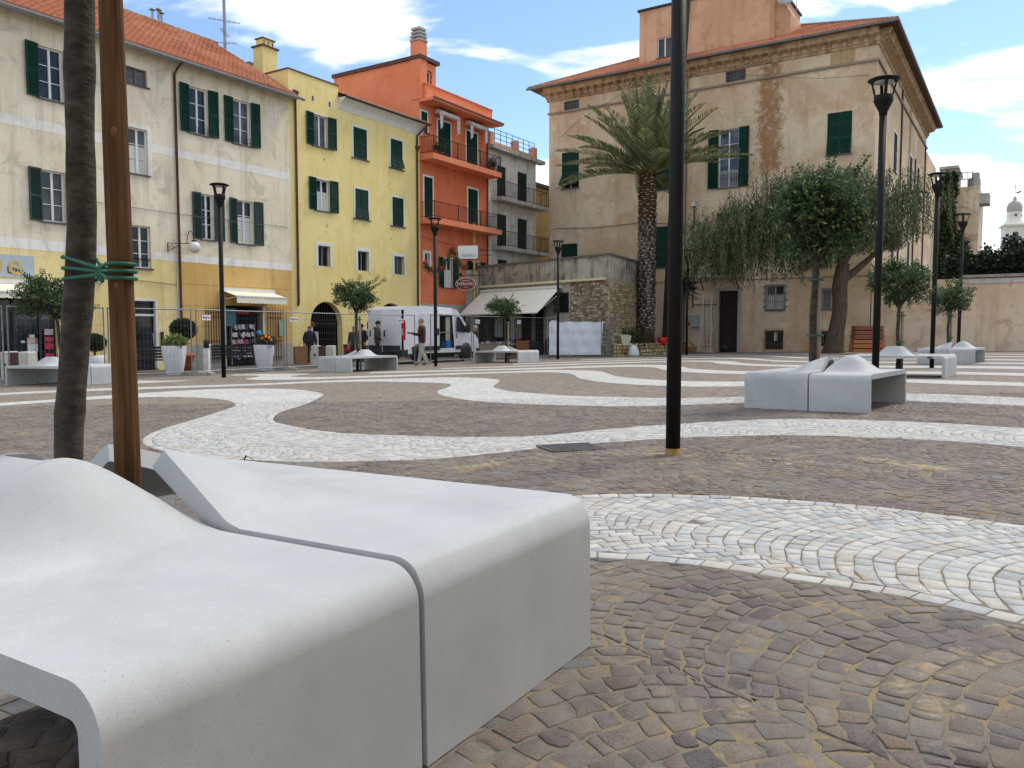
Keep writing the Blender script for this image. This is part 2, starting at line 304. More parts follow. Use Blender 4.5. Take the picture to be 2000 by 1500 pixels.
dc, _ = sdist(cen, near); white = dc > BW*.5
vd, vn = sdist(q.reshape(-1, 2), near); vd = vd.reshape(-1, 4); vn = vn.reshape(-1, 4, 2)
lim = np.where(white, BW, 0.)[:, None]
push = np.where(white[:, None], np.maximum(lim-vd, 0), np.minimum(lim-vd, 0))
push = np.where(np.abs(push) < .12, push, 0); q = q+vn*push[..., None]
ar = lambda q: .5*np.abs((q[:, 0, 0]-q[:, 2, 0])*(q[:, 1, 1]-q[:, 3, 1])-(q[:, 1, 0]-q[:, 3, 0])*(q[:, 0, 1]-q[:, 2, 1]))
ok = ar(q) > .0016; q = q[ok]; white = white[ok]
bq = np.concatenate([border(pl, BW) for pl in near]); bc = bq.mean(1)
bq = bq[(bc[:, 1] > ZN) & (bc[:, 1] < ZF) & (np.abs(bc[:, 0]) < ZW*bc[:, 1]+ZM) & (ar(bq) > .003)]
q = np.concatenate([q, bq]); white = np.concatenate([white, np.ones(len(bq), bool)])
# counter-clockwise order
sg = ((q[:, 2]-q[:, 0])[:, 0]*(q[:, 3]-q[:, 1])[:, 1]-(q[:, 2]-q[:, 0])[:, 1]*(q[:, 3]-q[:, 1])[:, 0]); q[sg < 0] = q[sg < 0][:, ::-1]
nst = len(q); cen = q.mean(1)
def stones(idx):
    """eight-sided setts with worn edges; returns vertices (n,24,3) and colours"""
    Q = q[idx]; w = white[idx]; n = len(Q); c = Q.mean(1)
    e = np.empty((n, 8, 2)); e[:, 0::2] = Q; e[:, 1::2] = .5*(Q+np.roll(Q, -1, 1))
    size = np.sqrt(ar(Q)); g = np.where(w, .0030, rng.uniform(.002, .0075, n))     # half joint width
    dv = e-c[:, None]; L = np.linalg.norm(dv, axis=2)+1e-9
    sc = 1-(g[:, None]*1.25/L)
    sc[:, 0::2] -= np.where(w, .008, .034)[:, None]*rng.uniform(.0, 2.2, (n, 4))
    jit = np.where(w, .0012, .0044)[:, None, None]*rng.normal(0, 1, (n, 8, 2))
    ring = c[:, None]+dv*sc[..., None]+jit
    top = c[:, None]+(ring-c[:, None])*np.where(w, .965, .945)[:, None, None]
    hgt = np.where(w, rng.normal(.0150, .0009, n), rng.normal(.0146, .0011, n)); tl = rng.normal(0, np.where(w, .008, .013)[:, None], (n, 2))
    V = np.zeros((n, 24, 3)); V[:, 0:8, :2] = top; V[:, 8:16, :2] = ring; V[:, 16:24, :2] = ring
    V[:, 0:8, 2] = hgt[:, None]+((top-c[:, None])*tl[:, None]).sum(2)+np.where(w, .0003, .0011)[:, None]*rng.normal(0, 1, (n, 8))
    V[:, 8:16, 2] = V[:, 0:8, 2]-np.where(w, .0016, .0016)[:, None]; V[:, 16:24, 2] = -.012
    V[..., 2] += GA*V[..., 0]+GB*V[..., 1]
    pal = np.array([S(136,129,123), S(128,120,116), S(118,111,109), S(145,137,127), S(146,134,119), S(126,108,104), S(106,100,104), S(140,124,118), S(122,106,108), S(150,130,106), S(130,126,121), S(122,116,115)])
    col = pal[rng.integers(0, len(pal), n)]*rng.uniform(.70, 1.22, (n, 1))*(1+rng.normal(0, .05, (n, 1))*np.array([[1, -.15, -1]])+rng.normal(0, .025, (n, 1))*np.array([[.5, -1, .6]])); dk = rng.random(n) < .04; col[dk] *= .55; tn = rng.random(n) < .02; col[tn] = np.array(S(146,126,98))
    pw = np.array([S(208,208,203), S(201,203,201), S(213,211,204), S(192,195,195), S(206,202,192)])
    cw = pw[rng.integers(0, len(pw), n)]*rng.uniform(.88, 1.06, (n, 1))
    mean = col.mean(0, keepdims=True); col = col*.62+mean*.38
    return V, np.where(w[:, None], cw*.90, col*.74)
SF = []
for i in range(8):
    j = (i+1) % 8; SF += [(8+i, 8+j, j, i), (16+i, 16+j, 8+j, 8+i)]
SF += [(0, 1, 2, 3), (0, 3, 4, 7), (4, 5, 6, 7)]
SF = np.array(SF)
def stone_mat():
    m, nt, b = nodes('paving_stone'); v = NN(nt, 'ShaderNodeTexCoord').outputs['Object']
    at = NN(nt, 'ShaderNodeAttribute', attribute_name='tone').outputs['Color']
    g1 = noise(nt, v, 170, 8, .8); g2 = noise(nt, v, 14, 5, .65); lum0 = NN(nt, 'ShaderNodeRGBToBW'); nt.links.new(at, lum0.inputs[0])
    c = mixn(nt, ramp(nt, lum0.outputs[0], .36, .5, (.95, .95, .95, 1), (.3, .3, .3, 1)), at, ramp(nt, g1, .38, .62, (.42, .41, .40, 1), (1.42, 1.40, 1.36, 1)), 'MULTIPLY')
    c = mixn(nt, .45, c, ramp(nt, g2, .3, .7, (.62, .62, .64, 1), (1.15, 1.13, 1.1, 1)), 'MULTIPLY')
    # dusty mortar haze and loose jointing sand lying on the setts
    lum = NN(nt, 'ShaderNodeRGBToBW'); nt.links.new(at, lum.inputs[0])
    isb = ramp(nt, lum.outputs[0], .36, .5, (1, 1, 1, 1), (.12, .12, .12, 1))
    haze = NN(nt, 'ShaderNodeMath', operation='MULTIPLY'); nt.links.new(ramp(nt, noise(nt, v, 2.1, 10, .74, .6), .40, .60), haze.inputs[0]); nt.links.new(isb, haze.inputs[1])
    h2 = NN(nt, 'ShaderNodeMath', operation='MULTIPLY'); nt.links.new(haze.outputs[0], h2.inputs[0]); h2.inputs[1].default_value = .55
    c = mixn(nt, h2.outputs[0], c, S(142, 135, 124))
    dist = None
    for (px, py, rr) in ((1.5, 6.6, 1.1), (.6, 6.75, .9), (2.1, 6.2, .8), (1.2, 3.42, .22), (1.42, 3.22, .2), (1.6, 3.12, .28), (1.78, 3.0, .25), (1.4, 2.35, .5), (1.15, 2.05, .35), (.62, 2.1, .3), (.35, 3.0, .3), (.4, 3.3, .25), (1.75, 2.55, .4), (3.0, 6.0, .8), (-.3, 6.2, .6), (2.6, 7.0, .5)):
        vm = NN(nt, 'ShaderNodeVectorMath', operation='DISTANCE'); nt.links.new(v, vm.inputs[0]); vm.inputs[1].default_value = (px, py, gz(px, py))
        mr = NN(nt, 'ShaderNodeMapRange'); nt.links.new(vm.outputs['Value'], mr.inputs[0]); mr.inputs[1].default_value = 0; mr.inputs[2].default_value = rr; mr.inputs[3].default_value = .15; mr.inputs[4].default_value = 0
        if dist is None: dist = mr.outputs[0]
        else:
            a = NN(nt, 'ShaderNodeMath', operation='MAXIMUM'); nt.links.new(dist, a.inputs[0]); nt.links.new(mr.outputs[0], a.inputs[1]); dist = a.outputs[0]
    ad = NN(nt, 'ShaderNodeMath', operation='ADD'); nt.links.new(noise(nt, v, 3.3, 9, .72, .3), ad.inputs[0]); nt.links.new(dist, ad.inputs[1])
    sm = ramp(nt, ad.outputs[0], .63, .72, (0, 0, 0, 1), (.85, .85, .85, 1))
    c = mixn(nt, sm, c, mixn(nt, noise(nt, v, 60, 3), S(160, 139, 103), S(184, 166, 130)))
    nt.links.new(c, b.inputs['Base Color']); b.inputs['Roughness'].default_value = .72; b.inputs['Specular IOR Level'].default_value = .3
    bump(nt, noise(nt, v, 150, 7, .8), .8, .004, b); return m
STONE = stone_mat()
def bed_mat():
    m, nt, b = nodes('sand_bed'); v = NN(nt, 'ShaderNodeTexCoord').outputs['Object']
    c = mixn(nt, ramp(nt, noise(nt, v, 2.2, 8, .72), .46, .58), S(122, 116, 107), S(152, 134, 99))
    c = mixn(nt, .6, c, ramp(nt, noise(nt, v, 220, 3, .8), .3, .7, (.5, .5, .5, 1), (1.2, 1.2, 1.2, 1)), 'MULTIPLY')
    nt.links.new(c, b.inputs['Base Color']); b.inputs['Roughness'].default_value = .95; bump(nt, noise(nt, v, 160, 4, .8), .7, .006, b); return m
def sheet(name, polys, dz, mat, parent=None):
    mb = MB()
    for p in polys: mb.add([(x, y, GA*x+GB*y+dz) for x, y in p], [tuple(range(len(p)))])
    return mb.obj(name, mat, parent, fix=False)
def far_mat(name, c1, c2, joint, sc):
    """setts too far off to tell apart: worn arcs of small stones as colour and fine relief"""
    m, nt, b = nodes(name); v = NN(nt, 'ShaderNodeTexCoord').outputs['Object']
    vd = mapv(nt, v, (1, 1, .01)); vo = NN(nt, 'ShaderNodeTexVoronoi', feature='F1'); vo.inputs['Scale'].default_value = sc; nt.links.new(vd, vo.inputs['Vector'])
    ve = NN(nt, 'ShaderNodeTexVoronoi', feature='DISTANCE_TO_EDGE'); ve.inputs['Scale'].default_value = sc; nt.links.new(vd, ve.inputs['Vector'])
    sp = NN(nt, 'ShaderNodeSeparateColor'); nt.links.new(vo.outputs['Color'], sp.inputs[0])
    c = ramp(nt, sp.outputs[0], .1, .9, (*c1, 1), (*c2, 1))
    c = mixn(nt, ramp(nt, ve.outputs['Distance'], .02, .07, (.8, .8, .8, 1), (0, 0, 0, 1)), c, joint)
    c = mixn(nt, .35, c, ramp(nt, noise(nt, v, .8, 7, .65), .3, .7, (.7, .7, .7, 1), (1.15, 1.13, 1.1, 1)), 'MULTIPLY')
    if 'brown' in name: c = mixn(nt, ramp(nt, noise(nt, v, 1.1, 9, .7, .6), .55, .75, (0, 0, 0, 1), (.55, .55, .55, 1)), c, S(170, 146, 108))
    nt.links.new(c, b.inputs['Base Color']); b.inputs['Roughness'].default_value = .8; b.inputs['Specular IOR Level'].default_value = .25
    bump(nt, ve.outputs['Distance'], .25, .01, b); return m
BROWN = far_mat('brown_setts', S(106, 100, 94), S(140, 131, 121), S(140, 126, 104), 11.5)
WHITE = far_mat('white_setts', S(182, 184, 181), S(204, 203, 197), S(146, 143, 134), 10.5)
ground = sheet('ground', [[(-160, -60), (160, -60), (160, 170), (-160, 170)]], -.03, M('asphalt', (.11, .105, .10), .9, .2, 3, .3, 80)); tag(ground, kind='structure')
xn, xf = ZW*ZN+ZM, ZW*ZF+ZM
square = sheet('square_paving', [[(-30, -12), (34, -12), (34, ZN), (-30, ZN)], [(-30, ZN), (-xn, ZN), (-xf, ZF), (-30, ZF)], [(xn, ZN), (34, ZN), (34, ZF), (xf, ZF)],
    [(-17, ZF), (34, ZF), (34, 34), (25, 41), (17.5, 46), (4, 44.5), (-1.5, 36.2), (-9.2, 24.8), (-17, 16.2)]], .010, BROWN); tag(square, kind='structure')
tag(sheet('paving_bed', [[(-xn-.4, ZN-.3), (xn+.4, ZN-.3), (xf+.4, ZF+.2), (-xf-.4, ZF+.2)]], +.0118, bed_mat(), square))
def clipy(pl, y0):
    out = []
    for a, b in zip(pl, np.roll(pl, -1, 0)):
        ia, ib = a[1] >= y0, b[1] >= y0
        if ia: out.append(tuple(a))
        if ia != ib: t = (y0-a[1])/(b[1]-a[1]); out.append((a[0]+(b[0]-a[0])*t, y0))
    return out
for pl in POLY:
    p = clipy(pl[::2], ZF)
    if len(p) < 3: continue
    vs3 = [Vector((x, y, 0)) for x, y in p]; tris = tessellate_polygon([vs3])
    mb = MB(); mb.add([(x, y, GA*x+GB*y+.014) for x, y in p], [t if ((p[t[1]][0]-p[t[0]][0])*(p[t[2]][1]-p[t[0]][1])-(p[t[1]][1]-p[t[0]][1])*(p[t[2]][0]-p[t[0]][0])) > 0 else t[::-1] for t in tris])
    mb.obj('white_wave_band', WHITE, square, fix=False)
# the 300 nearest setts of each colour are parts, the others one mass
dist = np.hypot(cen[:, 0], cen[:, 1]); vis = (np.abs(cen[:, 0])/np.maximum(cen[:, 1], .1) < .66) & (cen[:, 1] > 1.72)
hid = np.zeros(nst, bool)
for i in range(nst):                       # setts the near bench hides are not among the nearest in view
    lx = (cen[i, 0]+2.474)*.848+(cen[i, 1]-2.309)*-.53; ly = (cen[i, 0]+2.474)*.53+(cen[i, 1]-2.309)*.848
    hid[i] = lx < 2.3 and ly < 2.1
single = np.zeros(nst, bool)
for w in (False, True):
    k = np.where((white == w) & vis & ~hid)[0]; single[k[np.argsort(dist[k])[:300]]] = True
idx = np.where(~single)[0]; V, cols = stones(idx)
F = (SF[None]+np.arange(len(idx))[:, None, None]*24).reshape(-1, 4)
tag(link('paving_stones', npmesh('paving_stones', V.reshape(-1, 3), F, STONE, np.repeat(cols, len(SF), 0)), square), kind='stuff')
idx = np.where(single)[0]; V, cols = stones(idx)
for k, i in enumerate(idx):
    link('marble_sett' if white[i] else 'brown_sett', npmesh('sett', V[k], SF, STONE, np.repeat(cols[k:k+1], len(SF), 0)), square)
print('stones', nst)
# street beyond the fence, drain grate, fallen twig
mb = MB(); mb.box(-.25, .25, -.2, .2, .008, .0145, 0)
for i in range(13): mb.box(-.235+i*.037, -.212+i*.037, -.185, .185, .0145, .019, 1)
for s in (-1, 1): mb.box(-.25, .25, s*.2-.012, s*.2+.012, .0, .020, 1); mb.box(s*.25-.012, s*.25+.012, -.188, .188, .0, .0202, 1)
dg_ = thing('drain_grate', 'dark iron drain grate set flush in the paving beside a white band', 'grate', (.53, 7.15, gz(.53, 7.15)+.005), R(20))
mb.obj('grid', [M('pit', (.01, .01, .01), .9), M('grate_iron', (.11, .11, .105), .6, .3, 12, .3, 60, .6)], dg_)
# ---------------- wave benches (two arches each), saplings, lamps
def terrazzo():
    m, nt, b = nodes('white_terrazzo'); v = NN(nt, 'ShaderNodeTexCoord').outputs['Object']
    c = mixn(nt, ramp(nt, noise(nt, v, 2.2, 6, .6), .35, .7), S(178, 180, 180), S(196, 198, 197))
    for sc, lo, col in ((260, .16, (.33, .34, .34)), (110, .075, (.16, .16, .16)), (52, .028, (.10, .095, .09)), (430, .22, (.42, .43, .43))):
        vo = NN(nt, 'ShaderNodeTexVoronoi', feature='F1'); vo.inputs['Scale'].default_value = sc; nt.links.new(v, vo.inputs['Vector'])
        c = mixn(nt, ramp(nt, vo.outputs['Distance'], lo, lo+.06, (.75, .75, .75, 1), (0, 0, 0, 1)), c, col)
    st = ramp(nt, noise(nt, v, 1.1, 9, .72, .5), .55, .8, (0, 0, 0, 1), (.5, .5, .5, 1)); c = mixn(nt, st, c, S(148, 149, 147)); c = mixn(nt, ramp(nt, noise(nt, v, .6, 8, .7, 1.0), .50, .66, (0, 0, 0, 1), (.35, .35, .35, 1)), c, S(158, 158, 153))
    nt.links.new(c, b.inputs['Base Color']); b.inputs['Roughness'].default_value = .62; b.inputs['Specular IOR Level'].default_value = .22
    bump(nt, noise(nt, v, 240, 3), .12, .002, b); return m
TERR = terrazzo()
LX, BH, BR = 2.2, .48, .085
def arch(kind):
    y0, y1 = (0., .75) if kind == 'Q' else (1.62, .77)     # open edge, seam edge
    cx = LX/2; hw = .115; dep = .30 if kind == 'Q' else .34
    prof = [(0, z) for z in np.linspace(0, BH-BR, 7)]
    prof += [(BR-BR*math.cos(a), BH-BR+BR*math.sin(a)) for a in np.linspace(0, math.pi/2, 9)[1:-1]]
    xs = np.unique(np.round(np.concatenate([np.linspace(BR, cx-.42, 14), np.linspace(cx-.42, cx-.1, 24), np.linspace(cx-.14, cx+.14, 21), np.linspace(cx+.1, cx+.42, 24), np.linspace(cx+.42, LX-BR, 14)]), 4))
    prof += [(x, BH) for x in xs]
    prof += [(LX-BR+BR*math.sin(a), BH-BR+BR*math.cos(a)) for a in np.linspace(0, math.pi/2, 9)[1:]]
    prof += [(LX, z) for z in np.linspace(BH-BR, 0, 7)[1:]]
    ts = 1-(1-np.linspace(0, 1, 34))**1.35; n = len(ts); vs = []
    for x, z in prof:
        d = abs(x-cx); k = dep*smoothstep((hw+.03-d)/.05) if z == BH else 0
        ye = y1-(k if kind == 'Q' else -k)
        for t in ts:
            y = y0+(ye-y0)*t; r = 0
            if z == BH:
                lin = lambda u: 0.0 if u < -.12 else (u+.12)**2/.48 if u < .12 else u
                f = lin(1-max(0, d-hw)/.32); dy = abs(y-y1)
                g = lin(1-dy/.55) if kind == 'P' else float(smoothstep(1-abs(dy-.27)/.42)); f = f if kind == 'P' else float(smoothstep(f))
                r = .215*f*g
            vs.append((x, y, z+r+(.007 if kind == 'P' and z > BH-BR*.3 else 0)))
    fs = [(i*n+j, i*n+j+1, (i+1)*n+j+1, (i+1)*n+j) for i in range(len(prof)-1) for j in range(n-1)]
    if kind == 'Q': fs = [f[::-1] for f in fs]
    me = bpy.data.meshes.new('arch'); me.from_pydata(vs, [], fs); me.materials.append(TERR)
    bm = bmesh.new(); bm.from_mesh(me); bmesh.ops.recalc_face_normals(bm, faces=bm.faces)
    up = sum(f.normal.z for f in bm.faces)
    if up < 0: bmesh.ops.reverse_faces(bm, faces=bm.faces)
    bm.to_mesh(me); bm.free()
    o = bpy.data.objects.new('tmp', me); C.objects.link(o)
    s = o.modifiers.new('s', 'SOLIDIFY'); s.thickness = .062; s.offset = -1
    bv = o.modifiers.new('b', 'BEVEL'); bv.width = .006; bv.segments = 2; bv.limit_method = 'ANGLE'; bv.angle_limit = R(50)
    dg = bpy.context.evaluated_depsgraph_get(); out = bpy.data.meshes.new_from_object(o.evaluated_get(dg)); bpy.data.objects.remove(o)
    out.polygons.foreach_set('use_smooth', [True]*len(out.polygons)); out.update()
    return out
ARQ, ARP = arch('Q'), arch('P')
def on_ground(o, x, y, yd):
    """stand o on the sloping square with its local y along yd"""
    z = TILT; yv = Vector((*yd, 0)); yv = (yv-z*yv.dot(z)).normalized(); xv = yv.cross(z)
    o.matrix_world = Matrix(((xv.x, yv.x, z.x, x), (xv.y, yv.y, z.y, y), (xv.z, yv.z, z.z, gz(x, y)+.016), (0, 0, 0, 1)))
def bench(label, N, yd, right, sx=1.0, toff=0.0):
    yv = Vector(yd).normalized(); xv = Vector((yv.y, -yv.x))
    O = Vector(N)-xv*LX if right else Vector(N)
    t = thing('wave_bench', label, 'bench', group='white wave benches around the young trees'); on_ground(t, O.x, O.y, yv); t.scale = (sx, 1, 1)
    a = link('arch', ARQ, t); e = a.modifiers.new('edge', 'WEIGHTED_NORMAL'); e.keep_sharp = True
    b = link('arch', ARP, t); e = b.modifiers.new('edge', 'WEIGHTED_NORMAL'); e.keep_sharp = True
    c = O+xv*LX*sx/2+yv*(.77+toff)
    return (c.x, c.y), t
D1, D2 = (.53, .848), (-.78, .626)
cA, bA = bench('large white terrazzo wave bench filling the lower left foreground', (-.604, 1.143), D1, True)
cB, _ = bench('white wave bench in front of the slim lamp post, nearest on the right', (4.44, 9.86), D2, False, .84, .27)
cC, _ = bench('white wave bench seen end on, with a small dark plate on its slab edge', (9.37, 17.26), (.6, .8), True)
cD, _ = bench('farthest white wave bench on the right, before the ochre garden wall', (14.26, 24.6), D2, False, .86, .15)
cE, _ = bench('white wave bench between the white van and the left lamp post', (-5.0, 24.8), D2, False, .9, .1)
cF, _ = bench('white wave bench below the big cream shop awning', (.27, 31.9), D1, True)
cG, _ = bench('white wave bench partly hidden behind the near tree trunk', (-10.6, 18.75), (.46, .888), True)
pl = MB(); pl.box(-.05, .05, -.004, .004, -.018, .018); q_ = pl.obj('plate', M('dark_plate', (.03, .03, .03), .4), _b if False else None)
q_.parent = [o for o in C.objects if o.get('label', '').startswith('white wave bench seen end on')][0]; q_.location = (LX-.3, -.004, BH-.035)
# ---- lamps
BLK = M('lamp_black', (.006, .006, .0065), .6, .3, 8, .1, 30, .0, spec=.25)
LENS = M('lamp_glass', (.45, .46, .47), .25, .1)
SANDM = M('wet_sand', S(150, 120, 72), .95, .3, 40, .8, 90)
def lamp(label, x, y, turn=0, sand=False):
    t = thing('street_lamp', label, 'lamp', (x, y, gz(x, y)), turn, 'black lamp posts around the square')
    m = MB(); m.lathe([(.0, 0), (.061, 0), (.061, 4.78), (.0, 4.78)], 20); m.obj('pole', BLK, t)
    m = MB(); m.lathe([(.0, 4.77), (.066, 4.77), (.07, 4.82), (.15, 4.99), (.158, 5.0), (.158, 5.10), (.145, 5.105), (0, 5.10)], 20); m.obj('cone', BLK, t)
    for k in range(4):
        a = R(45+90*k); c, s = math.cos(a), math.sin(a)
        m = MB(); m.bar((.13*c, .13*s, 5.06), (.205*c, .205*s, 5.36), .05, .022, 0, (c, s, 0)); m.obj('arm', BLK, t)
    m = MB(); m.lathe([(0, 5.33), (.2, 5.335), (.262, 5.36), (.265, 5.372), (.2, 5.40), (0, 5.405)], 28)
    h = m.obj('hood', BLK, t); m = MB(); m.lathe([(0, 5.318), (.16, 5.318), (.17, 5.334), (0, 5.334)], 20); m.obj('lens', LENS, h)
    if sand: m = MB(); m.lathe([(.12, -.01), (.066, .02), (.0635, .07+.0), (.0, .08)], 24); m.obj('sand_collar', SANDM, t)
    return t
lamp('near black lamp post crossing the picture right of centre, its top cut off', 1.352, 6.66, .3, True)
lamp('black lamp post standing behind the right wave bench, tallest lantern in view', 6.42, 14.1, .55)
lamp('black lamp post in front of the orange ground floor of the cream house', -8.13, 22.5, .2)
lamp('black lamp post beside the man in pale trousers, in front of the white van', -2.8, 29.3, .1)
lamp('slim far lamp post in front of the sheet of white netting', 2.1, 36.6, .4)
lamp('black lamp post beside the second tree from the right', 11.78, 22.4, .6)
lamp('rightmost black lamp post, before the ochre garden wall', 16.75, 30.0, .2)
lamp('far lamp post beside the palms, half hidden by the near post', 9.02, 41.3, .2)
# ---- foliage
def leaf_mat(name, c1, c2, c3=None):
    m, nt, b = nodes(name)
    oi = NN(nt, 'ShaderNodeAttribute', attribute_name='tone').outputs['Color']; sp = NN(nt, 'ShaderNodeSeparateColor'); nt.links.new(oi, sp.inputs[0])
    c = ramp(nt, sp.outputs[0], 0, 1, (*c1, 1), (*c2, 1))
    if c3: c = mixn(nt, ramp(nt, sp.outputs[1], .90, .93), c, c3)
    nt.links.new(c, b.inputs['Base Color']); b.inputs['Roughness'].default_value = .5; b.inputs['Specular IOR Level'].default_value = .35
    tr = NN(nt, 'ShaderNodeBsdfTranslucent'); nt.links.new(c, tr.inputs[0]); mx = NN(nt, 'ShaderNodeMixShader'); mx.inputs[0].default_value = .22
    nt.links.new(b.outputs[0], mx.inputs[1]); nt.links.new(tr.outputs[0], mx.inputs[2]); nt.links.new(mx.outputs[0], nt.nodes['Material Output'].inputs[0])
    return m
CAROB = leaf_mat('carob_leaf', (.024, .050, .022), (.09, .145, .052), (.21, .26, .07))
PEPPER = leaf_mat('pepper_leaf', (.04, .062, .025), (.13, .165, .07), (.22, .22, .11))
PALML = leaf_mat('palm_leaf', (.075, .095, .034), (.20, .22, .09), (.32, .31, .16))
IVY = leaf_mat('ivy_leaf', (.025, .042, .016), (.085, .12, .04), (.12, .13, .05))
HEDGE = leaf_mat('hedge_leaf', (.008, .016, .008), (.026, .042, .018), (.05, .07, .03))
BOX = leaf_mat('box_leaf', (.02, .034, .012), (.06, .085, .025), (.12, .15, .04))
LIME = leaf_mat('succulent_leaf', (.10, .14, .03), (.26, .33, .08), (.35, .38, .12))
def leaves(name, P, D, Lw, Ww, mat, parent, cup=.25, tone=None):
    """P positions, D directions, leaf length/width arrays -> folded six-vertex leaves in one mesh"""
    n = len(P); D = D/np.maximum(np.linalg.norm(D, axis=1), 1e-6)[:, None]; r = rng.normal(0, 1, (n, 3)); s = np.cross(D, r); s /= np.maximum(np.linalg.norm(s, axis=1), 1e-6)[:, None]; u = np.cross(s, D)
    Lw = np.broadcast_to(Lw, n)[:, None]; Ww = np.broadcast_to(Ww, n)[:, None]
    V = np.zeros((n, 6, 3)); V[:, 0] = P; V[:, 1] = P+D*Lw*.35+s*Ww*.5+u*Ww*cup; V[:, 2] = P+D*Lw*.75+s*Ww*.4+u*Ww*cup; V[:, 3] = P+D*Lw; V[:, 4] = P+D*Lw*.75-s*Ww*.4+u*Ww*cup; V[:, 5] = P+D*Lw*.35-s*Ww*.5+u*Ww*cup
    F = np.array([(0, 1, 2, 3), (0, 3, 4, 5)])[None]+np.arange(n)[:, None, None]*6
    t = np.zeros((n, 3)); t[:, 0] = rng.random(n) if tone is None else np.clip(tone+rng.normal(0, .15, n), 0, 1); t[:, 1] = rng.random(n)
    return link(name, npmesh(name, V.reshape(-1, 3), F.reshape(-1, 4), mat, np.repeat(t, 2, 0)), parent)
def bark(name, c, c2, sc=30, st=(1, 1, .15), b=.9):
    return M(name, c, .9, .2, sc, b, sc*1.3, 0, c2, .2, st)
BARK = bark('young_bark', (.026, .021, .016), (.085, .072, .055), 16, (1, 1, 1.7), 1.0)
STAKE = bark('stake_wood', (.05, .022, .009), (.17, .085, .034), 11, (4, 4, .22), .9)
STAKEG = bark('stake_weathered', (.22, .17, .12), (.33, .27, .2), 9, (3, 3, .25), .4)
OLD = bark('old_bark', (.05, .036, .026), (.14, .10, .07), 9, (1.5, 1.5, .25), 1.0)
TIE = M('green_tie', (.008, .11, .065), .55, .25, 20)
def clumps(n, c, r, k, flat=1.0):
    """k clump centres inside an ellipsoid c,r"""
    d = rng.normal(0, 1, (k, 3)); d /= np.linalg.norm(d, axis=1)[:, None]; return np.array(c)+d*np.array(r)*(rng.random((k, 1))**.45)
def carob(label, x, y, h, crown, n, tilt=0, dots=.05, stake=True, clear=None, trunk_r=.045, wisps=()):
    """young clipped carob with its stake: crown = (dx,dy,z, rx,ry,rz)"""
    t = thing('carob_tree', label, 'tree', (x, y, gz(x, y)), 0, 'young trees growing through the benches')
    cx, cy, cz, rx, ry, rz = crown
    m = MB(); top = Vector((cx*.6, cy*.6, cz-rz*.35)); pts = [Vector((0, 0, -.05)), Vector((.02, 0, h*.3)), Vector((-.015+cx*.2, .01, h*.65)), Vector((cx*.35, cy*.3, h)), top]
    m.tube(pts, [trunk_r*1.25, trunk_r, trunk_r*.9, trunk_r*.8, trunk_r*.5], 9)
    cc = clumps(0, (cx, cy, cz), (rx*.84, ry*.84, rz*.84), 44)
    for c in cc[:16]: m.tube([pts[3], pts[3]*.5+Vector(c)*.5+Vector((0, 0, .08)), Vector(c)], [trunk_r*.45, trunk_r*.26, .006], 5)
    m.obj('trunk', BARK, t)
    if stake:
        sx = .11; m = MB(); m.tube([(sx, .03, -.05), (sx*.8, .03, h*.97)], [.036, .034], 9); m.obj('stake', STAKEG, t)
        for zz in (h*.5, h*.9):
            m = MB(); m.lathe([(.085, zz), (.092, zz+.015), (.085, zz+.03)], 14, (sx*.45, .015, 0), sx=1.25); m.obj('tie', TIE, t)
    P = []; D = []; T = []
    per = n//len(cc)//8
    for c in cc:
        for _ in range(per):                   # pinnate sprays: a stalk with paired leaflets
            o = c+rng.normal(0, 1, 3)*np.array([rx, ry, rz])*.135; d = (o-np.array([cx, cy, cz-rz*.2])); d = d/np.linalg.norm(d)+rng.normal(0, .55, 3)+np.array([0, 0, .15]); d /= np.linalg.norm(d)
            s = np.cross(d, rng.normal(0, 1, 3)); s /= np.linalg.norm(s)
            for j in range(3):
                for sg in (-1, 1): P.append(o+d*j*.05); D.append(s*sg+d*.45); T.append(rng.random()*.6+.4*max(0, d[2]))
    for (wx, wy, wz, k) in wisps:             # long shoots that stick out of the clipped head
        a = np.array([cx, cy, cz]); b = np.array([wx, wy, wz])
        for i in range(k):
            f = .45+.55*i/k; o = a+(b-a)*f+rng.normal(0, .03, 3); d = (b-a)/np.linalg.norm(b-a); s = np.cross(d, rng.normal(0, 1, 3)); s /= np.linalg.norm(s)
            for j in range(3):
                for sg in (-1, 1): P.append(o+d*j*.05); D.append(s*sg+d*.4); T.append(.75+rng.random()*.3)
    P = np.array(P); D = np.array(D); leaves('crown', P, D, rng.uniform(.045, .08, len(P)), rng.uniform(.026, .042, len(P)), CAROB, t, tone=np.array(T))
    return t
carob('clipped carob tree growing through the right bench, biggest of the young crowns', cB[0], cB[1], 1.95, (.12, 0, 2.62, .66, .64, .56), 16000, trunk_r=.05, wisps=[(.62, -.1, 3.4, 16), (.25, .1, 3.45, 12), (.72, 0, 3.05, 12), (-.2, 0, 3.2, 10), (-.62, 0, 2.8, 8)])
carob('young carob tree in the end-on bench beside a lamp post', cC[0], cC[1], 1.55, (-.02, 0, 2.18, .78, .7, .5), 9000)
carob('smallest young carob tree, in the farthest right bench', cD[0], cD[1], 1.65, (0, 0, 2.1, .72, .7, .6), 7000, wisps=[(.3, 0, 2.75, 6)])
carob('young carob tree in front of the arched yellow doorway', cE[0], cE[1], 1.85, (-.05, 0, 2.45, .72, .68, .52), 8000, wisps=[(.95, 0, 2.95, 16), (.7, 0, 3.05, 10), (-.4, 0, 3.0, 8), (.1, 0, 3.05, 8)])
carob('young carob tree in front of the cream awning', cF[0], cF[1], 1.75, (-.1, 0, 2.3, .74, .7, .42), 6500, wisps=[(.3, 0, 2.75, 6), (-.4, 0, 2.75, 6)])
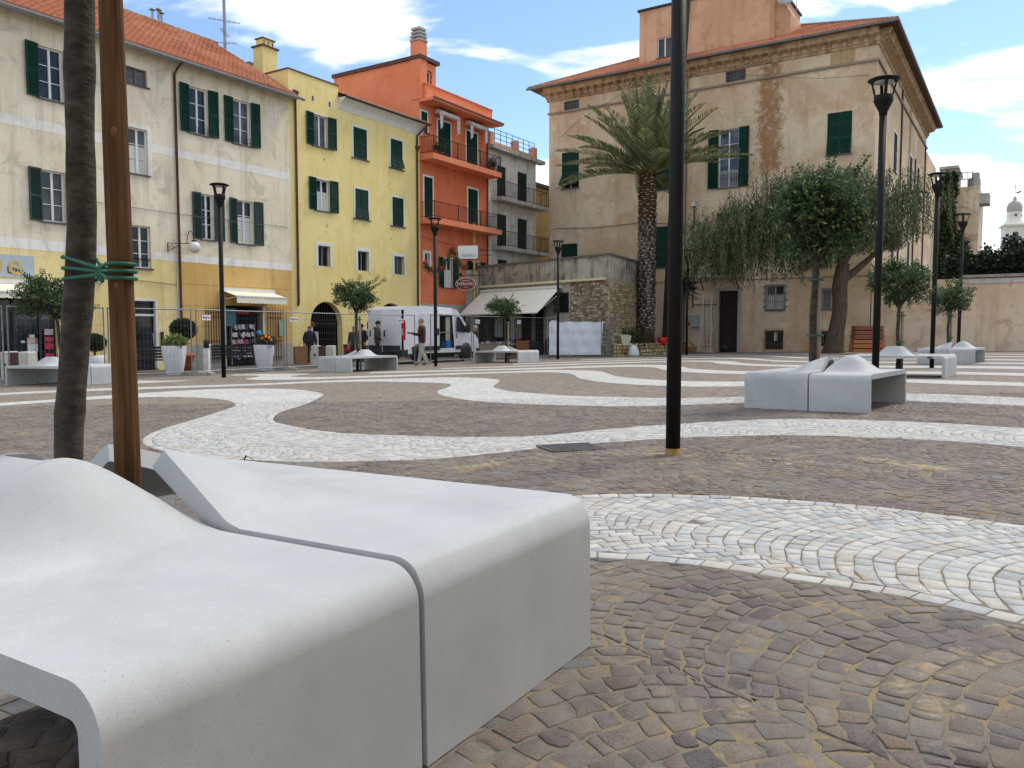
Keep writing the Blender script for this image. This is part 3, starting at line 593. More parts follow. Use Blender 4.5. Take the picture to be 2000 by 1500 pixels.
carob('spreading young carob tree behind the near trunk on the left', cG[0], cG[1], 1.6, (-.25, 0, 2.15, .95, .75, .5), 9000, wisps=[(-.9, 0, 2.75, 14), (-.4, 0, 2.85, 10), (.85, 0, 1.9, 14), (-1.15, 0, 2.3, 8)])
# ---- the near tree: grey-brown trunk, round stake, green tie; crown above the picture
t = thing('near_tree', 'near grey brown tree trunk rising out of the foreground bench', 'tree', (-1.41, 2.55, gz(-1.4, 2.55)))
m = MB(); zz = np.linspace(-.05, 4.3, 110)
def tr_off(z): return (float(np.interp(z, [-.1, .57, .76, .92, 1.08, 1.24, 1.4, 1.56, 1.72, 2.03, 4.5], [-.03, -.027, -.017, .002, .02, .039, .052, .056, .06, .073, .2])), .01*math.sin(z*2.1))
pts = [(tr_off(z)[0], tr_off(z)[1], z) for z in zz]; rad = [.0435+.001*math.sin(z*7)+.0011*math.sin(z*17+1)+.0007*math.sin(z*41)-.0006*z+(.0018 if abs((z*1.9) % 1-.5) < .06 else 0) for z in zz]
m.tube(pts, rad, 18)
for k in range(7):
    a = R(51*k); m.tube([pts[-1], (pts[-1][0]+.3*math.cos(a), .3*math.sin(a), 4.7), (pts[-1][0]+.75*math.cos(a), .75*math.sin(a), 5.0)], [.03, .02, .006], 6)
m.obj('trunk', BARK, t)
cc = clumps(0, (.05, 0, 5.0), (.9, .9, .45), 40); P = np.repeat(cc, 45, 0)+rng.normal(0, .14, (1800, 3)); leaves('crown', P, rng.normal(0, 1, (1800, 3)), .09, .05, CAROB, t)
m = MB(); zz2 = np.linspace(-.05, 3.4, 26); m.tube([(.003*math.sin(z*1.7), .003*math.sin(3*z), z) for z in zz2], [.0385-.0028*z+.0009*math.sin(5*z) for z in zz2], 18)
st = thing('tree_stake', 'round brown wooden stake tied to the near trunk', 'stake', (-1.16, 2.38, gz(-1.16, 2.38))); ob = m.obj('pole', STAKE, st)
def knot(z, a, r): 
    k = MB(); k.ball((.031*math.cos(a), .031*math.sin(a), z), r, 10, 0, (.7, .7, 1.3)); k.obj('knot', bark('knot_wood', (.12, .05, .02), (.2, .09, .04), 20), st)
knot(1.62, R(-70), .016); knot(1.18, R(-80), .012)
tie = thing('rubber_tie', 'green rubber tie wound round the near trunk and its stake', 'tie', (0, 0, 0))
def zt(z, sx, sy): return (sx, sy, z)
m = MB(); tx, ty = -1.41, 2.55; sx, sy = -1.16, 2.38; tz = 1.2
def at_t(z): return (tx+tr_off(z-gz(tx, ty))[0], ty+tr_off(z-gz(tx, ty))[1])
def at_s(z): return (sx+.003, sy)
for dz, tt in ((.03, .016), (.004, .002), (-.022, -.012)):
    ax, ay = at_t(tz); bx, by = at_s(tz); mid = Vector(((ax+bx)/2+.005, (ay+by)/2, tz+.3*dz-.012))
    ring = []
    dirv = Vector((bx-ax, by-ay, 0)).normalized(); nv = Vector((-dirv.y, dirv.x, 0))
    for k in range(15):
        a = math.pi*(-.5+k/14); ring.append(Vector((ax, ay, tz+dz+tt*.6))-dirv*math.cos(a)*.0495+nv*math.sin(a)*.0495)
    m.tube([mid]+ring+[mid+Vector((0, 0, .004))], .0056, 7)
    ring = []
    for k in range(15):
        a = math.pi*(-.5+k/14); ring.append(Vector((bx, by, tz-.02+dz*.8))+dirv*math.cos(a)*.041-nv*math.sin(a)*.041)
    m.tube([mid]+ring+[mid+Vector((0, 0, .004))], .0056, 7)
ax, ay = at_t(tz); bx, by = at_s(tz); mid = Vector(((ax+bx)/2+.005, (ay+by)/2, tz-.012)); up = Vector((0, 0, 1))
m.tube([mid+up*.022, mid+Vector((.012, -.012, .0)), mid-up*.026, mid+Vector((-.012, .012, 0)), mid+up*.02], .008, 7)
m.obj('band', TIE, tie)
# fallen twig
m = MB(); P = np.array([(.02*i-.06, .01*math.sin(i), .03) for i in range(7)]); tw = thing('fallen_twig', 'dark fallen leaf sprig lying at the edge of the white wave band', 'leaf', (-2.17, 6.55, gz(-2.17, 6.55)+.012))
for a, b in (((-.09, 0, .01), (-.02, .0, .05)), ((-.02, 0, .05), (.03, .02, .02)), ((.0, 0, .01), (.1, -.02, .012)), ((-.05, .01, .01), (-.03, 0, .06))): m.bar(a, b, .014, .004)
m.obj('sprig', M('dead_leaf', (.03, .03, .022), .8), tw)
# ---------------- houses round the square
GREEN = M('shutter_green', (.005, .040, .025), .65, .25, 3, .1, 60, spec=.2); GREENB = M('shutter_faded', (.018, .045, .040), .6, .3, 3, .1, 60)
WFR = M('white_frame', (.74, .74, .72), .45, .06, 4); GLASS = glassy('window_glass'); GLASS2 = glassy('window_glass_dark', (.008, .01, .012), .05); GLASS3 = glassy('window_glass_veiled', (.07, .075, .08), .12); GLB = glassy('window_glass_sky', (.10, .13, .18), .04)
SLATE = M('slate_sill', (.09, .09, .095), .7, .3, 6, .3, 40); DARK = M('dark_inside', (.012, .012, .012), .9, .3, 2)
IRON = M('iron_black', (.018, .018, .02), .55, .3, 10, .2, 40); RUST = M('rusty_iron', (.10, .052, .035), .8, .4, 8, .4, 60)
COPPER = M('brown_pipe', (.10, .045, .032), .45, .25, 5, .1, 20, .3); GREYM = M('zinc', (.30, .31, .32), .5, .2, 6, .1, 20, .5)
CURT = M('curtain', (.62, .61, .57), .9, .12, 9, .5, 14, stretch=(1, 1, .08)); CONC = plaster('concrete', S(170, 168, 160), S(116, 112, 104), .6, S(190, 188, 178))
TRIM = M('white_trim', (.72, .71, .66), .8, .08, 3, .1, 40)
RA = math.atan2(.8418, .5397); RB = math.atan2(-.5397, .8418)
def wall(parent, name, mat, x0, x1, z0, z1, holes=(), dep=.2, y=0, arch=()):
    mb = MB(); xs = sorted({x0, x1, *[h[0] for h in holes], *[h[1] for h in holes]}); zs = sorted({z0, z1, *[h[2] for h in holes], *[h[3] for h in holes]})
    for a, b in zip(xs, xs[1:]):
        for c, d in zip(zs, zs[1:]):
            mx, mz = (a+b)/2, (c+d)/2
            if mx < x0 or mx > x1 or mz < z0 or mz > z1 or any(h[0] < mx < h[1] and h[2] < mz < h[3] for h in holes): continue
            mb.add([(a, y, c), (b, y, c), (b, y, d), (a, y, d)], [(0, 1, 2, 3)])
    for h in holes:
        a, b, c, d = h[:4]
        if h[-1] == 'flat': continue
        mb.add([(a, y, c), (a, y, d), (a, y+dep, d), (a, y+dep, c)], [(0, 1, 2, 3)]); mb.add([(b, y, c), (b, y+dep, c), (b, y+dep, d), (b, y, d)], [(0, 1, 2, 3)])
        mb.add([(a, y, d), (b, y, d), (b, y+dep, d), (a, y+dep, d)], [(0, 1, 2, 3)]); mb.add([(a, y, c), (a, y+dep, c), (b, y+dep, c), (b, y, c)], [(0, 1, 2, 3)])
    return mb.obj(name, mat, parent, fix=False)
_sh = {}
def shutter_mesh(w, h, mat):
    k = (round(w, 2), round(h, 2), mat.name)
    if k in _sh: return _sh[k]
    m = MB(); w, h = k[0], k[1]; s = .055
    m.box(0, s, -.02, .02, 0, h); m.box(w-s, w, -.02, .02, 0, h)
    for z in (0, h*.46, h-s): m.box(s, w-s, -.0185, .0185, z, z+s*1.1)
    for z0, z1 in ((s*1.1, h*.46), (h*.46+s*1.1, h-s)):
        n = max(2, int((z1-z0)/.062))
        for i in range(n):
            z = z0+(i+.1)*(z1-z0)/n; d = (z1-z0)/n*1.15
            m.add([(s, -.016, z), (w-s, -.016, z), (w-s, .014, z+d), (s, .014, z+d)], [(0, 1, 2, 3)])
    me = m.mesh('shutter'); me.materials.append(mat); _sh[k] = me; return me
def win(P, x0, x1, z0, z1, shut=None, sw=None, mat=None, trim=0, sill=True, bars=2, glass=None, split=2, fw=.055, dep=.13, flap=None, curtain=False, frame=None, left=True, right=True, ang=(4, 5)):
    """one window: frame > panes, bars, sill, shutters"""
    ang = (rng.uniform(2, 12), rng.uniform(2, 12))
    if glass is None: glass = (GLASS, GLASS, GLASS2, GLASS3)[rng.integers(4)]; curtain = curtain or (z1-z0 > 1.4 and rng.random() < .25)
    m = MB(); fr = frame or WFR
    m.box(x0, x0+fw, dep-.03, dep+.03, z0, z1); m.box(x1-fw, x1, dep-.03, dep+.03, z0, z1); m.box(x0+fw, x1-fw, dep-.03, dep+.03, z0, z0+fw); m.box(x0+fw, x1-fw, dep-.03, dep+.03, z1-fw, z1)
    sp = (x1-x0-2*fw)/split
    for i in range(1, split): m.box(x0+fw+i*sp-fw*.7, x0+fw+i*sp+fw*.7, dep-.034, dep+.026, z0+fw, z1-fw)
    for j in range(1, bars+1):
        z = z0+fw+(z1-z0-2*fw)*j/(bars+1)
        for i in range(split):
            a = x0+fw+i*sp+(fw*.7 if i else 0); b = x0+fw+(i+1)*sp-(fw*.7 if i < split-1 else 0); m.box(a, b, dep-.012, dep+.012, z-.013, z+.013)
    f = m.obj('window', fr, P)
    for i in range(split):
        g = MB(); a = x0+fw+i*sp; g.add([(a, dep+.02, z0+fw), (a+sp, dep+.02, z0+fw), (a+sp, dep+.02, z1-fw), (a, dep+.02, z1-fw)], [(0, 1, 2, 3)]); g.obj('pane', glass or GLASS, f)
    if curtain:
        g = MB(); g.add([(x0+fw, dep+.015, z0+fw), (x1-fw, dep+.015, z0+fw), (x1-fw, dep+.015, z0+(z1-z0)*.62), (x0+fw, dep+.015, z0+(z1-z0)*.62)], [(0, 1, 2, 3)]); g.obj('curtain', CURT, f)
    if trim:
        m = MB(); e = trim; m.box(x0-e, x0, -.02, .05, z0-e*.4, z1+e); m.box(x1, x1+e, -.02, .05, z0-e*.4, z1+e); m.box(x0, x1, -.02, .05, z1, z1+e); m.obj('trim', TRIM, f)
    if sill:
        m = MB(); m.box(x0-.07-trim, x1+.07+trim, -.07, dep-.03, z0-.05, z0); m.obj('sill', SLATE, f)
    mat = mat or GREEN
    if shut == 'open':
        w = sw or (x1-x0)/2
        for side in ((-1,) if left else ())+((1,) if right else ()):
            o = link('shutter', shutter_mesh(w, z1-z0+.04, mat), f)
            a = R(ang[0] if side < 0 else ang[1])
            if side < 0: o.location = (x0-.01, -.045, z0-.02); o.rotation_euler = (0, 0, math.pi+a)
            else: o.location = (x1+.01, -.045, z0-.02); o.rotation_euler = (0, 0, -a)
    if shut == 'closed':
        w = (x1-x0)/2-.008
        for i, a in enumerate((x0+.004, (x0+x1)/2+.004)):
            if flap:
                hh = (z1-z0)*.6; o = link('shutter', shutter_mesh(w, hh, mat), f); o.location = (a, -.0, z1-hh)
                o2 = link('shutter_flap', shutter_mesh(w, (z1-z0)-hh-.03, mat), f); L = (z1-z0)-hh-.03; fa = R(flap[i]); o2.location = (a, -L*math.sin(fa), z1-hh-L*math.cos(fa)); o2.rotation_euler = (-fa, 0, 0)
            else:
                o = link('shutter', shutter_mesh(w, z1-z0-.01, mat), f); o.location = (a, 0, z0+.005)
    return f
def balcony(P, x0, x1, zs, zt, proj=1.0, thick=.16, slabm=None, sp=.11, railm=None, posts=3):
    m = MB(); m.box(x0, x1, -proj, -.002, zs-thick, zs); b = m.obj('balcony', slabm or CONC, P)
    r = MB(); rm = railm or IRON; y = -proj+.05
    for z in (zt, zs+.09): r.box(x0+.04, x1-.04, y-.014, y+.014, z-.016, z+.016)
    for xx in (x0+.05, x1-.05):
        for z in (zt, zs+.09): r.box(xx-.012, xx+.012, y+.014, -.01, z-.014, z+.014)
    n = int((x1-x0-.1)/sp)
    for i in range(n+1): x = x0+.06+i*(x1-x0-.12)/n; r.box(x-.006, x+.006, y-.006, y+.006, zs+.105, zt-.016)
    for xx in (x0+.05, x1-.05):
        for j in range(1, int(proj/sp)): r.box(xx-.006, xx+.006, y+j*sp-.006, y+j*sp+.006, zs+.105, zt-.015)
    for i in range(posts+1): x = x0+.05+i*(x1-x0-.1)/posts; r.box(x-.017, x+.017, y-.045, y-.018, zs-.12, zt+.03)
    r.obj('railing', rm, b); return b
def pipe(P, pts, r, mat, name='drainpipe'):
    m = MB(); m.tube(pts, r, 8)
    return m.obj(name, mat, P)
# roof tiles
TILE = plaster('roof_tile', S(182, 112, 84), S(124, 82, 66), .6, S(200, 134, 102), .42, .35)
_tl = MB()
def tile_arrays(tw, tl):
    xs = np.array([0, .12, .28, .42, .55, 1.0])*tw; zs = np.array([.01, .045, .058, .045, .014, .010])
    v = np.concatenate([np.stack([xs, np.zeros(6), zs+.022], 1), np.stack([xs, np.full(6, tl*1.08), zs], 1), np.stack([xs, np.zeros(6), np.zeros(6)], 1)])
    f = [(i, i+1, i+7, i+6) for i in range(5)]+[(12+i, 13+i, i+1, i) for i in range(5)]
    return v, np.array(f)
def tiles(P, o, ax, up, La, Lu, tw=.24, tl=.34, keep=None, single=0, mat=None, scatter=.012):
    """covers a roof plane (origin o, unit vectors along the eave and up the slope) with single tiles; keep(a,b) cuts it to shape"""
    ax = Vector(ax).normalized(); up = Vector(up).normalized(); nm = ax.cross(up); v, f = tile_arrays(tw, tl); Mx = np.array([ax, up, nm]); pos = []
    for j in range(int(Lu/tl)):
        for i in range(int(La/tw)):
            a, b = i*tw, j*tl
            if keep is None or keep(a+tw/2, b+tl/2): pos.append((a, b))
    pos = np.array(pos); O = np.array(o)+pos[:, :1]*np.array(ax)+pos[:, 1:]*np.array(up)+np.array(nm)*rng.uniform(0, scatter, (len(pos), 1)); mat = mat or TILE
    W = np.array([(P.matrix_world if 0 else Matrix.Translation(P.location) @ P.rotation_euler.to_matrix().to_4x4()) @ Vector(p) for p in O]); near_ = np.argsort(np.hypot(W[:, 0], W[:, 1]-0))[:single]
    if single:
        px = W[:, 0]/W[:, 1]; vis_ = np.where(np.abs(px) < .66)[0]; near_ = vis_[np.argsort(np.linalg.norm(W[vis_], axis=1))][:single]
    msk = np.ones(len(pos), bool); msk[near_] = False
    VV = (v @ Mx)[None]+O[msk][:, None]; FF = (f[None]+np.arange(msk.sum())[:, None, None]*18).reshape(-1, 4)
    roof = bpy.data.objects.new('roof', None)
    base = MB(); e = .05
    # closed deck under the tiles
    ms = tag(link('roof_tiles', npmesh('roof_tiles', VV.reshape(-1, 3), FF, mat), P), kind='stuff')
    if single:
        me = npmesh('roof_tile', v, f, mat); Rm = Matrix((ax, up, nm)).transposed().to_4x4()
        for k in near_: o_ = link('roof_tile', me, P); o_.matrix_local = Matrix.Translation(Vector(O[k])) @ Rm
    bpy.data.objects.remove(roof)
def deck(P, pts, mat, name='roof_deck'):
    m = MB(); m.add(pts, [tuple(range(len(pts)))]); return m.obj(name, mat, P, fix=False)
def hollow(P, x0, x1, y0, y1, z0, z1, mat, name='rear_walls', top=True):
    m = MB(); m.add([(x0, y0, z0), (x0, y1, z0), (x1, y1, z0), (x1, y0, z0), (x0, y0, z1), (x0, y1, z1), (x1, y1, z1), (x1, y0, z1)], [(0, 4, 5, 1), (1, 5, 6, 2), (2, 6, 7, 3)]+([(4, 7, 6, 5)] if top else [])); return m.obj(name, mat, P, fix=False)
LROW = Vector((-9.99, 36.81, 0)); AX = Vector((.5397, .8418, 0)); BX = Vector((-.8418, .5397, 0))
# ======== cream house (left)
G1 = thing('cream_house', 'weathered cream rendered house with red tiled roof at the left', 'house', LROW, RA)
CREAM = plaster('cream_render', S(233, 219, 189), S(186, 175, 154), .65, S(240, 229, 204), .45, .55)
BAND = plaster('pale_band', S(238, 234, 224), S(198, 194, 184), .7, S(244, 241, 232)); YEL2 = plaster('pale_yellow_render', S(238, 214, 146), S(206, 182, 124), .45, S(244, 224, 164)); OCH = plaster('ochre_render', S(220, 178, 108), S(188, 148, 90), .4, S(228, 190, 124))
X0, X1 = -16.5, -.12
ws_up = [(-11.03, -10.2, 8.85, 10.59, 'o'), (-5.26, -4.40, 8.87, 10.70, 'o'), (-3.17, -2.27, 8.87, 10.70, 'o'), (-11.07, -10.28, 4.72, 6.46, 'b'), (-7.87, -7.1, 6.87, 8.56, None), (-4.82, -4.24, 4.70, 6.53, 'b'), (-3.08, -2.22, 4.70, 6.53, 'b'), (-14.6, -13.8, 8.86, 10.6, 'o'), (-14.6, -13.8, 4.72, 6.5, 'b'), (-7.88, -7.03, 10.15, 10.77, 'attic')]
low = [(-7.88, -7.09, 3.36, 4.95)]
wall(G1, 'upper_wall', CREAM, X0, X1, 3.72, 11.45, [w[:4] for w in ws_up]+[(-7.88, -7.09, 3.72, 4.95)])
m = MB(); m.box(X0, -8.04, -.006, .0, 7.74, 8.08); m.box(-6.93, X1, -.006, .0, 7.78, 8.10); m.obj('band', BAND, G1)
m = MB(); m.box(X0, -8.05, -.006, 0, 3.72, 4.06); m.box(-6.92, X1, -.006, .0, 3.72, 4.02); m.obj('band', BAND, G1)
SPL = -5.86
wall(G1, 'lower_wall', YEL2, X0, SPL, -1, 3.72, [(-13.2, -10.72, -1, 2.5), (-7.93, -6.92, -1, 2.12), (-7.88, -7.09, 3.36, 3.72)], .3)
wall(G1, 'lower_wall', OCH, SPL, X1, -1, 3.72, [(-3.77, -1.82, -1, 2.06)], .3)
for a, b in ((SPL, -3.86), (-1.70, X1)): m = MB(); m.box(a, b, -.012, 0, -1, .42); m.obj('plinth', plaster('plinth_stone', S(176, 170, 156), S(130, 126, 116), .5), G1)
for zc_ in (1.15, 2.0, 2.85):                    # scored joints in the ochre render
    m = MB()
    for a, b in ((SPL+.02, -3.95), (-1.65, X1)) if zc_ < 2.3 else ((SPL+.02, X1),): m.box(a, b, -.003, .0, zc_, zc_+.012)
    m.obj('groove', M('groove', S(150, 112, 64), .9), G1)
for (a, b, c, d, k) in ws_up:
    if k == 'attic': win(G1, a, b, c, d, None, bars=1, split=2, fw=.04, frame=M('old_frame', (.16, .15, .14), .8), glass=glassy('dusty_glass', (.12, .12, .11), .3))
    elif k is None: win(G1, a, b, c, d, None, trim=0, bars=2)
    else: win(G1, a, b, c, d, 'open', .44, GREEN if k == 'o' else GREENB, bars=2)
win(G1, -7.88, -7.09, 3.36, 4.95, None, bars=2)
m = MB()                                         # pale surround of the middle window
for a, b, c, d in ((-8.03, -7.87, 6.8, 8.7), (-7.1, -6.94, 6.8, 8.7), (-7.87, -7.1, 8.56, 8.7)): m.box(a, b, -.008, .0, c, d)
m.obj('surround', BAND, G1)
# small iron guards on the two upper windows
for (a, b) in ((-5.26, -4.4), (-3.17, -2.27)):
    m = MB()
    for z in (8.98, 9.14): m.box(a, b, -.05, -.035, z, z+.012)
    for i in range(6): x = a+.05+i*(b-a-.1)/5; m.box(x, x+.008, -.048, -.038, 8.9, 9.14)
    m.obj('window_guard', IRON, G1)
# eave, gutter, roof
m = MB(); m.extr([(-.62, 11.42), (.0, 11.42), (.3, 11.62), (.3, 11.72), (-.62, 11.36)][::1], X0-.3, .22, 0, 'x')
sf = m.obj('eave', plaster('eave_board', S(186, 182, 172), S(120, 116, 108), .5), G1)
m = MB(); gp = [(-.62+.07*math.cos(a), 11.36+.07*math.sin(a)) for a in np.linspace(math.pi, 2*math.pi, 7)]; gp += [(p[0]*1+.0, p[1]+.012) for p in gp[::-1]]; m.extr(gp, X0-.3, .25, 0, 'x'); m.obj('gutter', GREYM, G1)
RISE = (14.85-11.42)/(5.2+.6); up = (0, 1, RISE); uL = math.hypot(5.8, 5.8*RISE)
deck(G1, [(X0-.3, -.6, 11.39), (.2, -.6, 11.39), (.2, 5.2, 14.82), (X0-.3, 5.2, 14.82)], M('deck', (.12, .06, .04), .9))
deck(G1, [(X0-.3, 5.2, 14.82), (.2, 5.2, 14.82), (.2, 11, 11.4), (X0-.3, 11, 11.4)], TILE, 'rear_roof')
tiles(G1, (X0-.3, -.62, 11.42), (1, 0, 0), up, X1+.3-X0+.15, uL+.02, .235, .335, None, 300)
m = MB()
for i in range(40): x = X0-.2+i*.42; m.tube([(x, 5.2, 14.86+.012*(i % 2)), (x+.46, 5.2, 14.88)], [.11, .09], 8)
m.obj('ridge_tiles', plaster('ridge_tile', S(150, 128, 110), S(110, 90, 78), .6), G1)
hollow(G1, X0, X1, 0, 10.6, -1, 11.4, CREAM, top=False)
pipe(G1, [(-5.9, -.58, 11.33), (-5.92, -.3, 11.15), (-5.92, -.07, 10.95), (-5.90, -.07, 1.35)], .05, COPPER)
pipe(G1, [(-6.02, -.03, 3.72), (-6.0, -.03, .6)], .022, M('white_pipe', (.6, .6, .56), .6), 'conduit')
m = MB(); m.tube([(-9.6, -.02, 5.62), (-8.5, -.03, 5.6), (-6.1, -.03, 5.58), (-.3, -.03, 5.66)], .009, 5); m.tube([(-9.6, -.02, 3.0), (-6.05, -.03, 2.8)], .012, 5); m.obj('cable', M('old_cable', (.2, .19, .18), .8), G1)
m = MB(); m.tube([(-7.4, 3.0, 13.2), (-7.4, 3.0, 14.15)], .11, 10); m.lathe([(.0, 14.3), (.17, 14.2), (.17, 14.15)], 10, (-7.4, 3.0, 0)); m.obj('vent_pipe', GREYM, G1)
for xx in (-3.2, -2.9, -2.75):
    m = MB(); m.tube([(xx, 5.3, 14.8), (xx, 5.3, 15.35+.1*(xx == -2.9))], .05, 8); m.lathe([(.0, 15.5), (.13, 15.42), (.13, 15.38)], 8, (xx, 5.3, .1*(xx == -2.9))); m.obj('flue', GREYM, G1)
# door
m = MB(); m.box(-7.98, -7.90, -.03, .12, -.45, 2.20); m.box(-6.99, -6.90, -.03, .12, -.45, 2.2); m.box(-7.90, -6.99, -.03, .12, 2.12, 2.20); m.box(-7.90, -6.99, .05, .12, 1.55, 1.63)
d_ = m.obj('door_frame', TRIM, G1); m = MB(); m.box(-7.90, -6.99, .16, .2, -.6, 1.55); m.obj('door_glass', GLASS, d_)
m = MB(); m.box(-7.90, -6.99, .17, .2, 1.63, 2.12); m.obj('fanlight', GLASS, d_)
m = MB()
for i in range(9): a = -7.88+i*.1; m.bar((a, .1, 1.65), (a+.09, .1, 2.1), .014, .014); m.bar((a+.09, .1, 1.65), (a, .1, 2.1), .014, .014)
m.obj('grille', IRON, d_); m = MB(); m.tube([(-7.06, .1, .25), (-7.06, .05, .4), (-7.06, .05, .75), (-7.06, .1, .9)], .012, 6); m.obj('handle', M('steel', (.6, .6, .6), .3, .1, metal=1), d_)
m = MB(); m.box(-6.80, -6.68, -.05, -.002, .35, .95); m.obj('intercom', IRON, G1)
m = MB(); m.box(-9.25, -9.05, -.1, -.002, 2.72, 2.98); m.obj('junction_box', TRIM, G1)
# jeweller's shop: sign, awning, glazed front
m = MB(); m.box(-13.6, -11.42, -.04, -.002, 2.76, 3.50); sg_ = m.obj('shop_sign', M('sign_grey', S(178, 186, 192), .5, .06), G1)
GOLD = M('gold_letter', S(206, 176, 84), .4, .1); INK = M('ink', (.02, .02, .025), .6)
text('lettering', 'UE', .34, INK, sg_, (-12.1, -.046, 2.98), (R(90), 0, 0), .003)
text('lettering', 'e', 1.0, GOLD, sg_, (-12.03, -.052, 3.16), (R(90), R(8), 0), .003); text('lettering', 'e', .9, GOLD, sg_, (-12.6, -.052, 3.18), (R(90), R(8), 0), .003)
AWN = M('awning_cream', S(236, 233, 220), .8, .06, 2); AWN2 = M('awning_ivory', S(232, 228, 206), .8, .06, 2)
def awning(P, x0, x1, zt, zb, proj, mat, val=.22, flat=False):
    m = MB(); n = 12
    m.add([(x0, -.06, zt), (x1, -.06, zt), (x1, -proj, zb), (x0, -proj, zb)], [(0, 1, 2, 3)])
    m.add([(x0, -.06, zt-.012), (x1, -.06, zt-.012), (x1, -proj, zb-.012), (x0, -proj, zb-.012)], [(3, 2, 1, 0)])
    k = int((x1-x0)/.22)
    if not flat:
        for i in range(k):
            a = x0+(x1-x0)*i/k; b = x0+(x1-x0)*(i+1)/k; c = (a+b)/2; y = -proj-.003
            m.add([(a, y, zb), (b, y, zb), (b, y, zb-val), (c+(b-a)*.25, y, zb-val-.03), (c-(b-a)*.25, y, zb-val-.03), (a, y, zb-val)], [(0, 1, 2, 3, 4, 5)])
    o = m.obj('awning', mat, P, fix=False)
    m = MB(); m.box(x0-.06, x1+.06, -.14, -.004, zt-.02, zt+.12); m.obj('cassette', TRIM, o)
    m = MB(); m.box(x0, x1, -proj-.02, -proj+.02, zb-.03, zb+.02)
    for xx in (x0+.1, x1-.1): m.bar((xx, -.08, zt-.35), (xx, -proj, zb-.02), .03, .03)
    m.obj('arms', TRIM, o); return o
awning(G1, -13.6, -10.62, 2.56, 2.25, .75, AWN2, .18)
m = MB(); FRD = M('shop_frame', (.03, .032, .035), .4)
for x in (-13.2, -12.55, -12.1, -11.25, -10.76): m.box(x, x+.07, .15, .22, -1, 2.5)
m.box(-13.2, -10.72, .15, .22, 1.66, 1.74); m.box(-13.2, -10.72, .14, .2, -1, .02)
sf_ = m.obj('shop_front', FRD, G1)
for a, b in ((-13.2, -12.5), (-12.5, -12.05), (-12.05, -11.2), (-11.2, -10.72)):
    m = MB(); m.box(a, b, .24, .26, -1, 2.5); m.obj('shop_glass', GLASS, sf_)
LACE = M('window_sticker', (.34, .38, .40), .6, .3, 8)
for a, w in ((-11.98, .72), (-11.14, .36), (-13.0, .5)):
    m = MB()
    for i in range(46):
        t_ = i/45; x = a+w*t_; z = 1.5-.22*(abs(t_-.5)*2)**2*0-rng.random()*.12; s = rng.uniform(.012, .035); m.add([(x, .231, z), (x+s, .231, z-s*.3), (x+s*.7, .231, z+s), (x-s*.3, .231, z+s*.8)], [(0, 1, 2, 3)])
    for e_ in (0, 1):
        for i in range(16): z = 1.45-i*.035; x = a+e_*w+rng.normal(0, .03); s = rng.uniform(.012, .03); m.add([(x, .231, z), (x+s, .231, z-s*.3), (x+s*.7, .231, z+s), (x-s*.3, .231, z+s*.8)], [(0, 1, 2, 3)])
    m.obj('decal', LACE, sf_)
for (a, b, c, d, col) in ((-11.62, -11.28, .28, .55, (.62, .66, .66)), (-11.62, -11.3, .56, .75, (.6, .42, .40)), (-11.56, -11.38, .72, .86, (.62, .6, .57)), (-11.83, -11.7, .58, .66, (.66, .66, .66)), (-11.36, -11.28, .58, .72, (.6, .3, .12))):
    m = MB(); m.box(a, b, .225, .232, c, d); m.obj('notice', M('notice%d' % int(col[1]*99), col, .7, .2, 14), sf_)
for i, (z, h_, col) in enumerate(((.85, .2, (.5, .42, .4)), (.35, .22, (.5, .03, .06)), (-.2, .42, (.55, .02, .10)), (.62, .16, (.4, .05, .06)))):
    m = MB(); m.box(-11.1, -10.82, .1, .14, z, z+h_); m.obj('poster', M('poster%d' % i, col, .6, .4, 9), sf_)
# clothing shop in the ochre part
a2 = awning(G1, -3.93, -1.27, 2.66, 2.42, .95, AWN2, .26)
m = MB(); m.box(-3.84, -3.77, -.02, .3, -.5, 2.06); s2 = m.obj('shop_jamb', TRIM, G1); m = MB(); m.box(-1.82, -1.72, -.02, .3, -.5, 2.06); m.obj('shop_jamb', TRIM, G1)
m = MB(); m.box(-3.77, -1.82, .9, .92, -1, 2.06); m.obj('shop_interior', DARK, s2); m = MB(); m.box(-3.6, -3.0, .3, .32, 1.2, 1.95); m.obj('poster', M('teal_poster', (.10, .25, .28), .6, .3, 5), s2)
m = MB(); m.box(-2.95, -2.3, .3, .33, 1.72, 1.82); m.obj('poster', M('red_poster', (.5, .03, .06), .6, .2), s2)
def gate(x0, x1):
    m = MB(); n = 7
    for i in range(n): x = x0+(x1-x0)*i/(n-1); m.bar((x, -.06, -.35), (x, -.06, 1.95+.0*i), .022, .022)
    for z in (-.2, .55, 1.55, 1.75): m.box(x0, x1, -.075, -.05, z, z+.03)
    g = m.obj('iron_gate', RUST, G1)
gate(-4.78, -4.02); gate(-1.6, -.72)
m = MB(); m.box(-.98, -.62, -.09, -.08, .75, 1.45); m.obj('notice_board', M('green_notice', S(150, 170, 150), .6, .3, 9), G1)
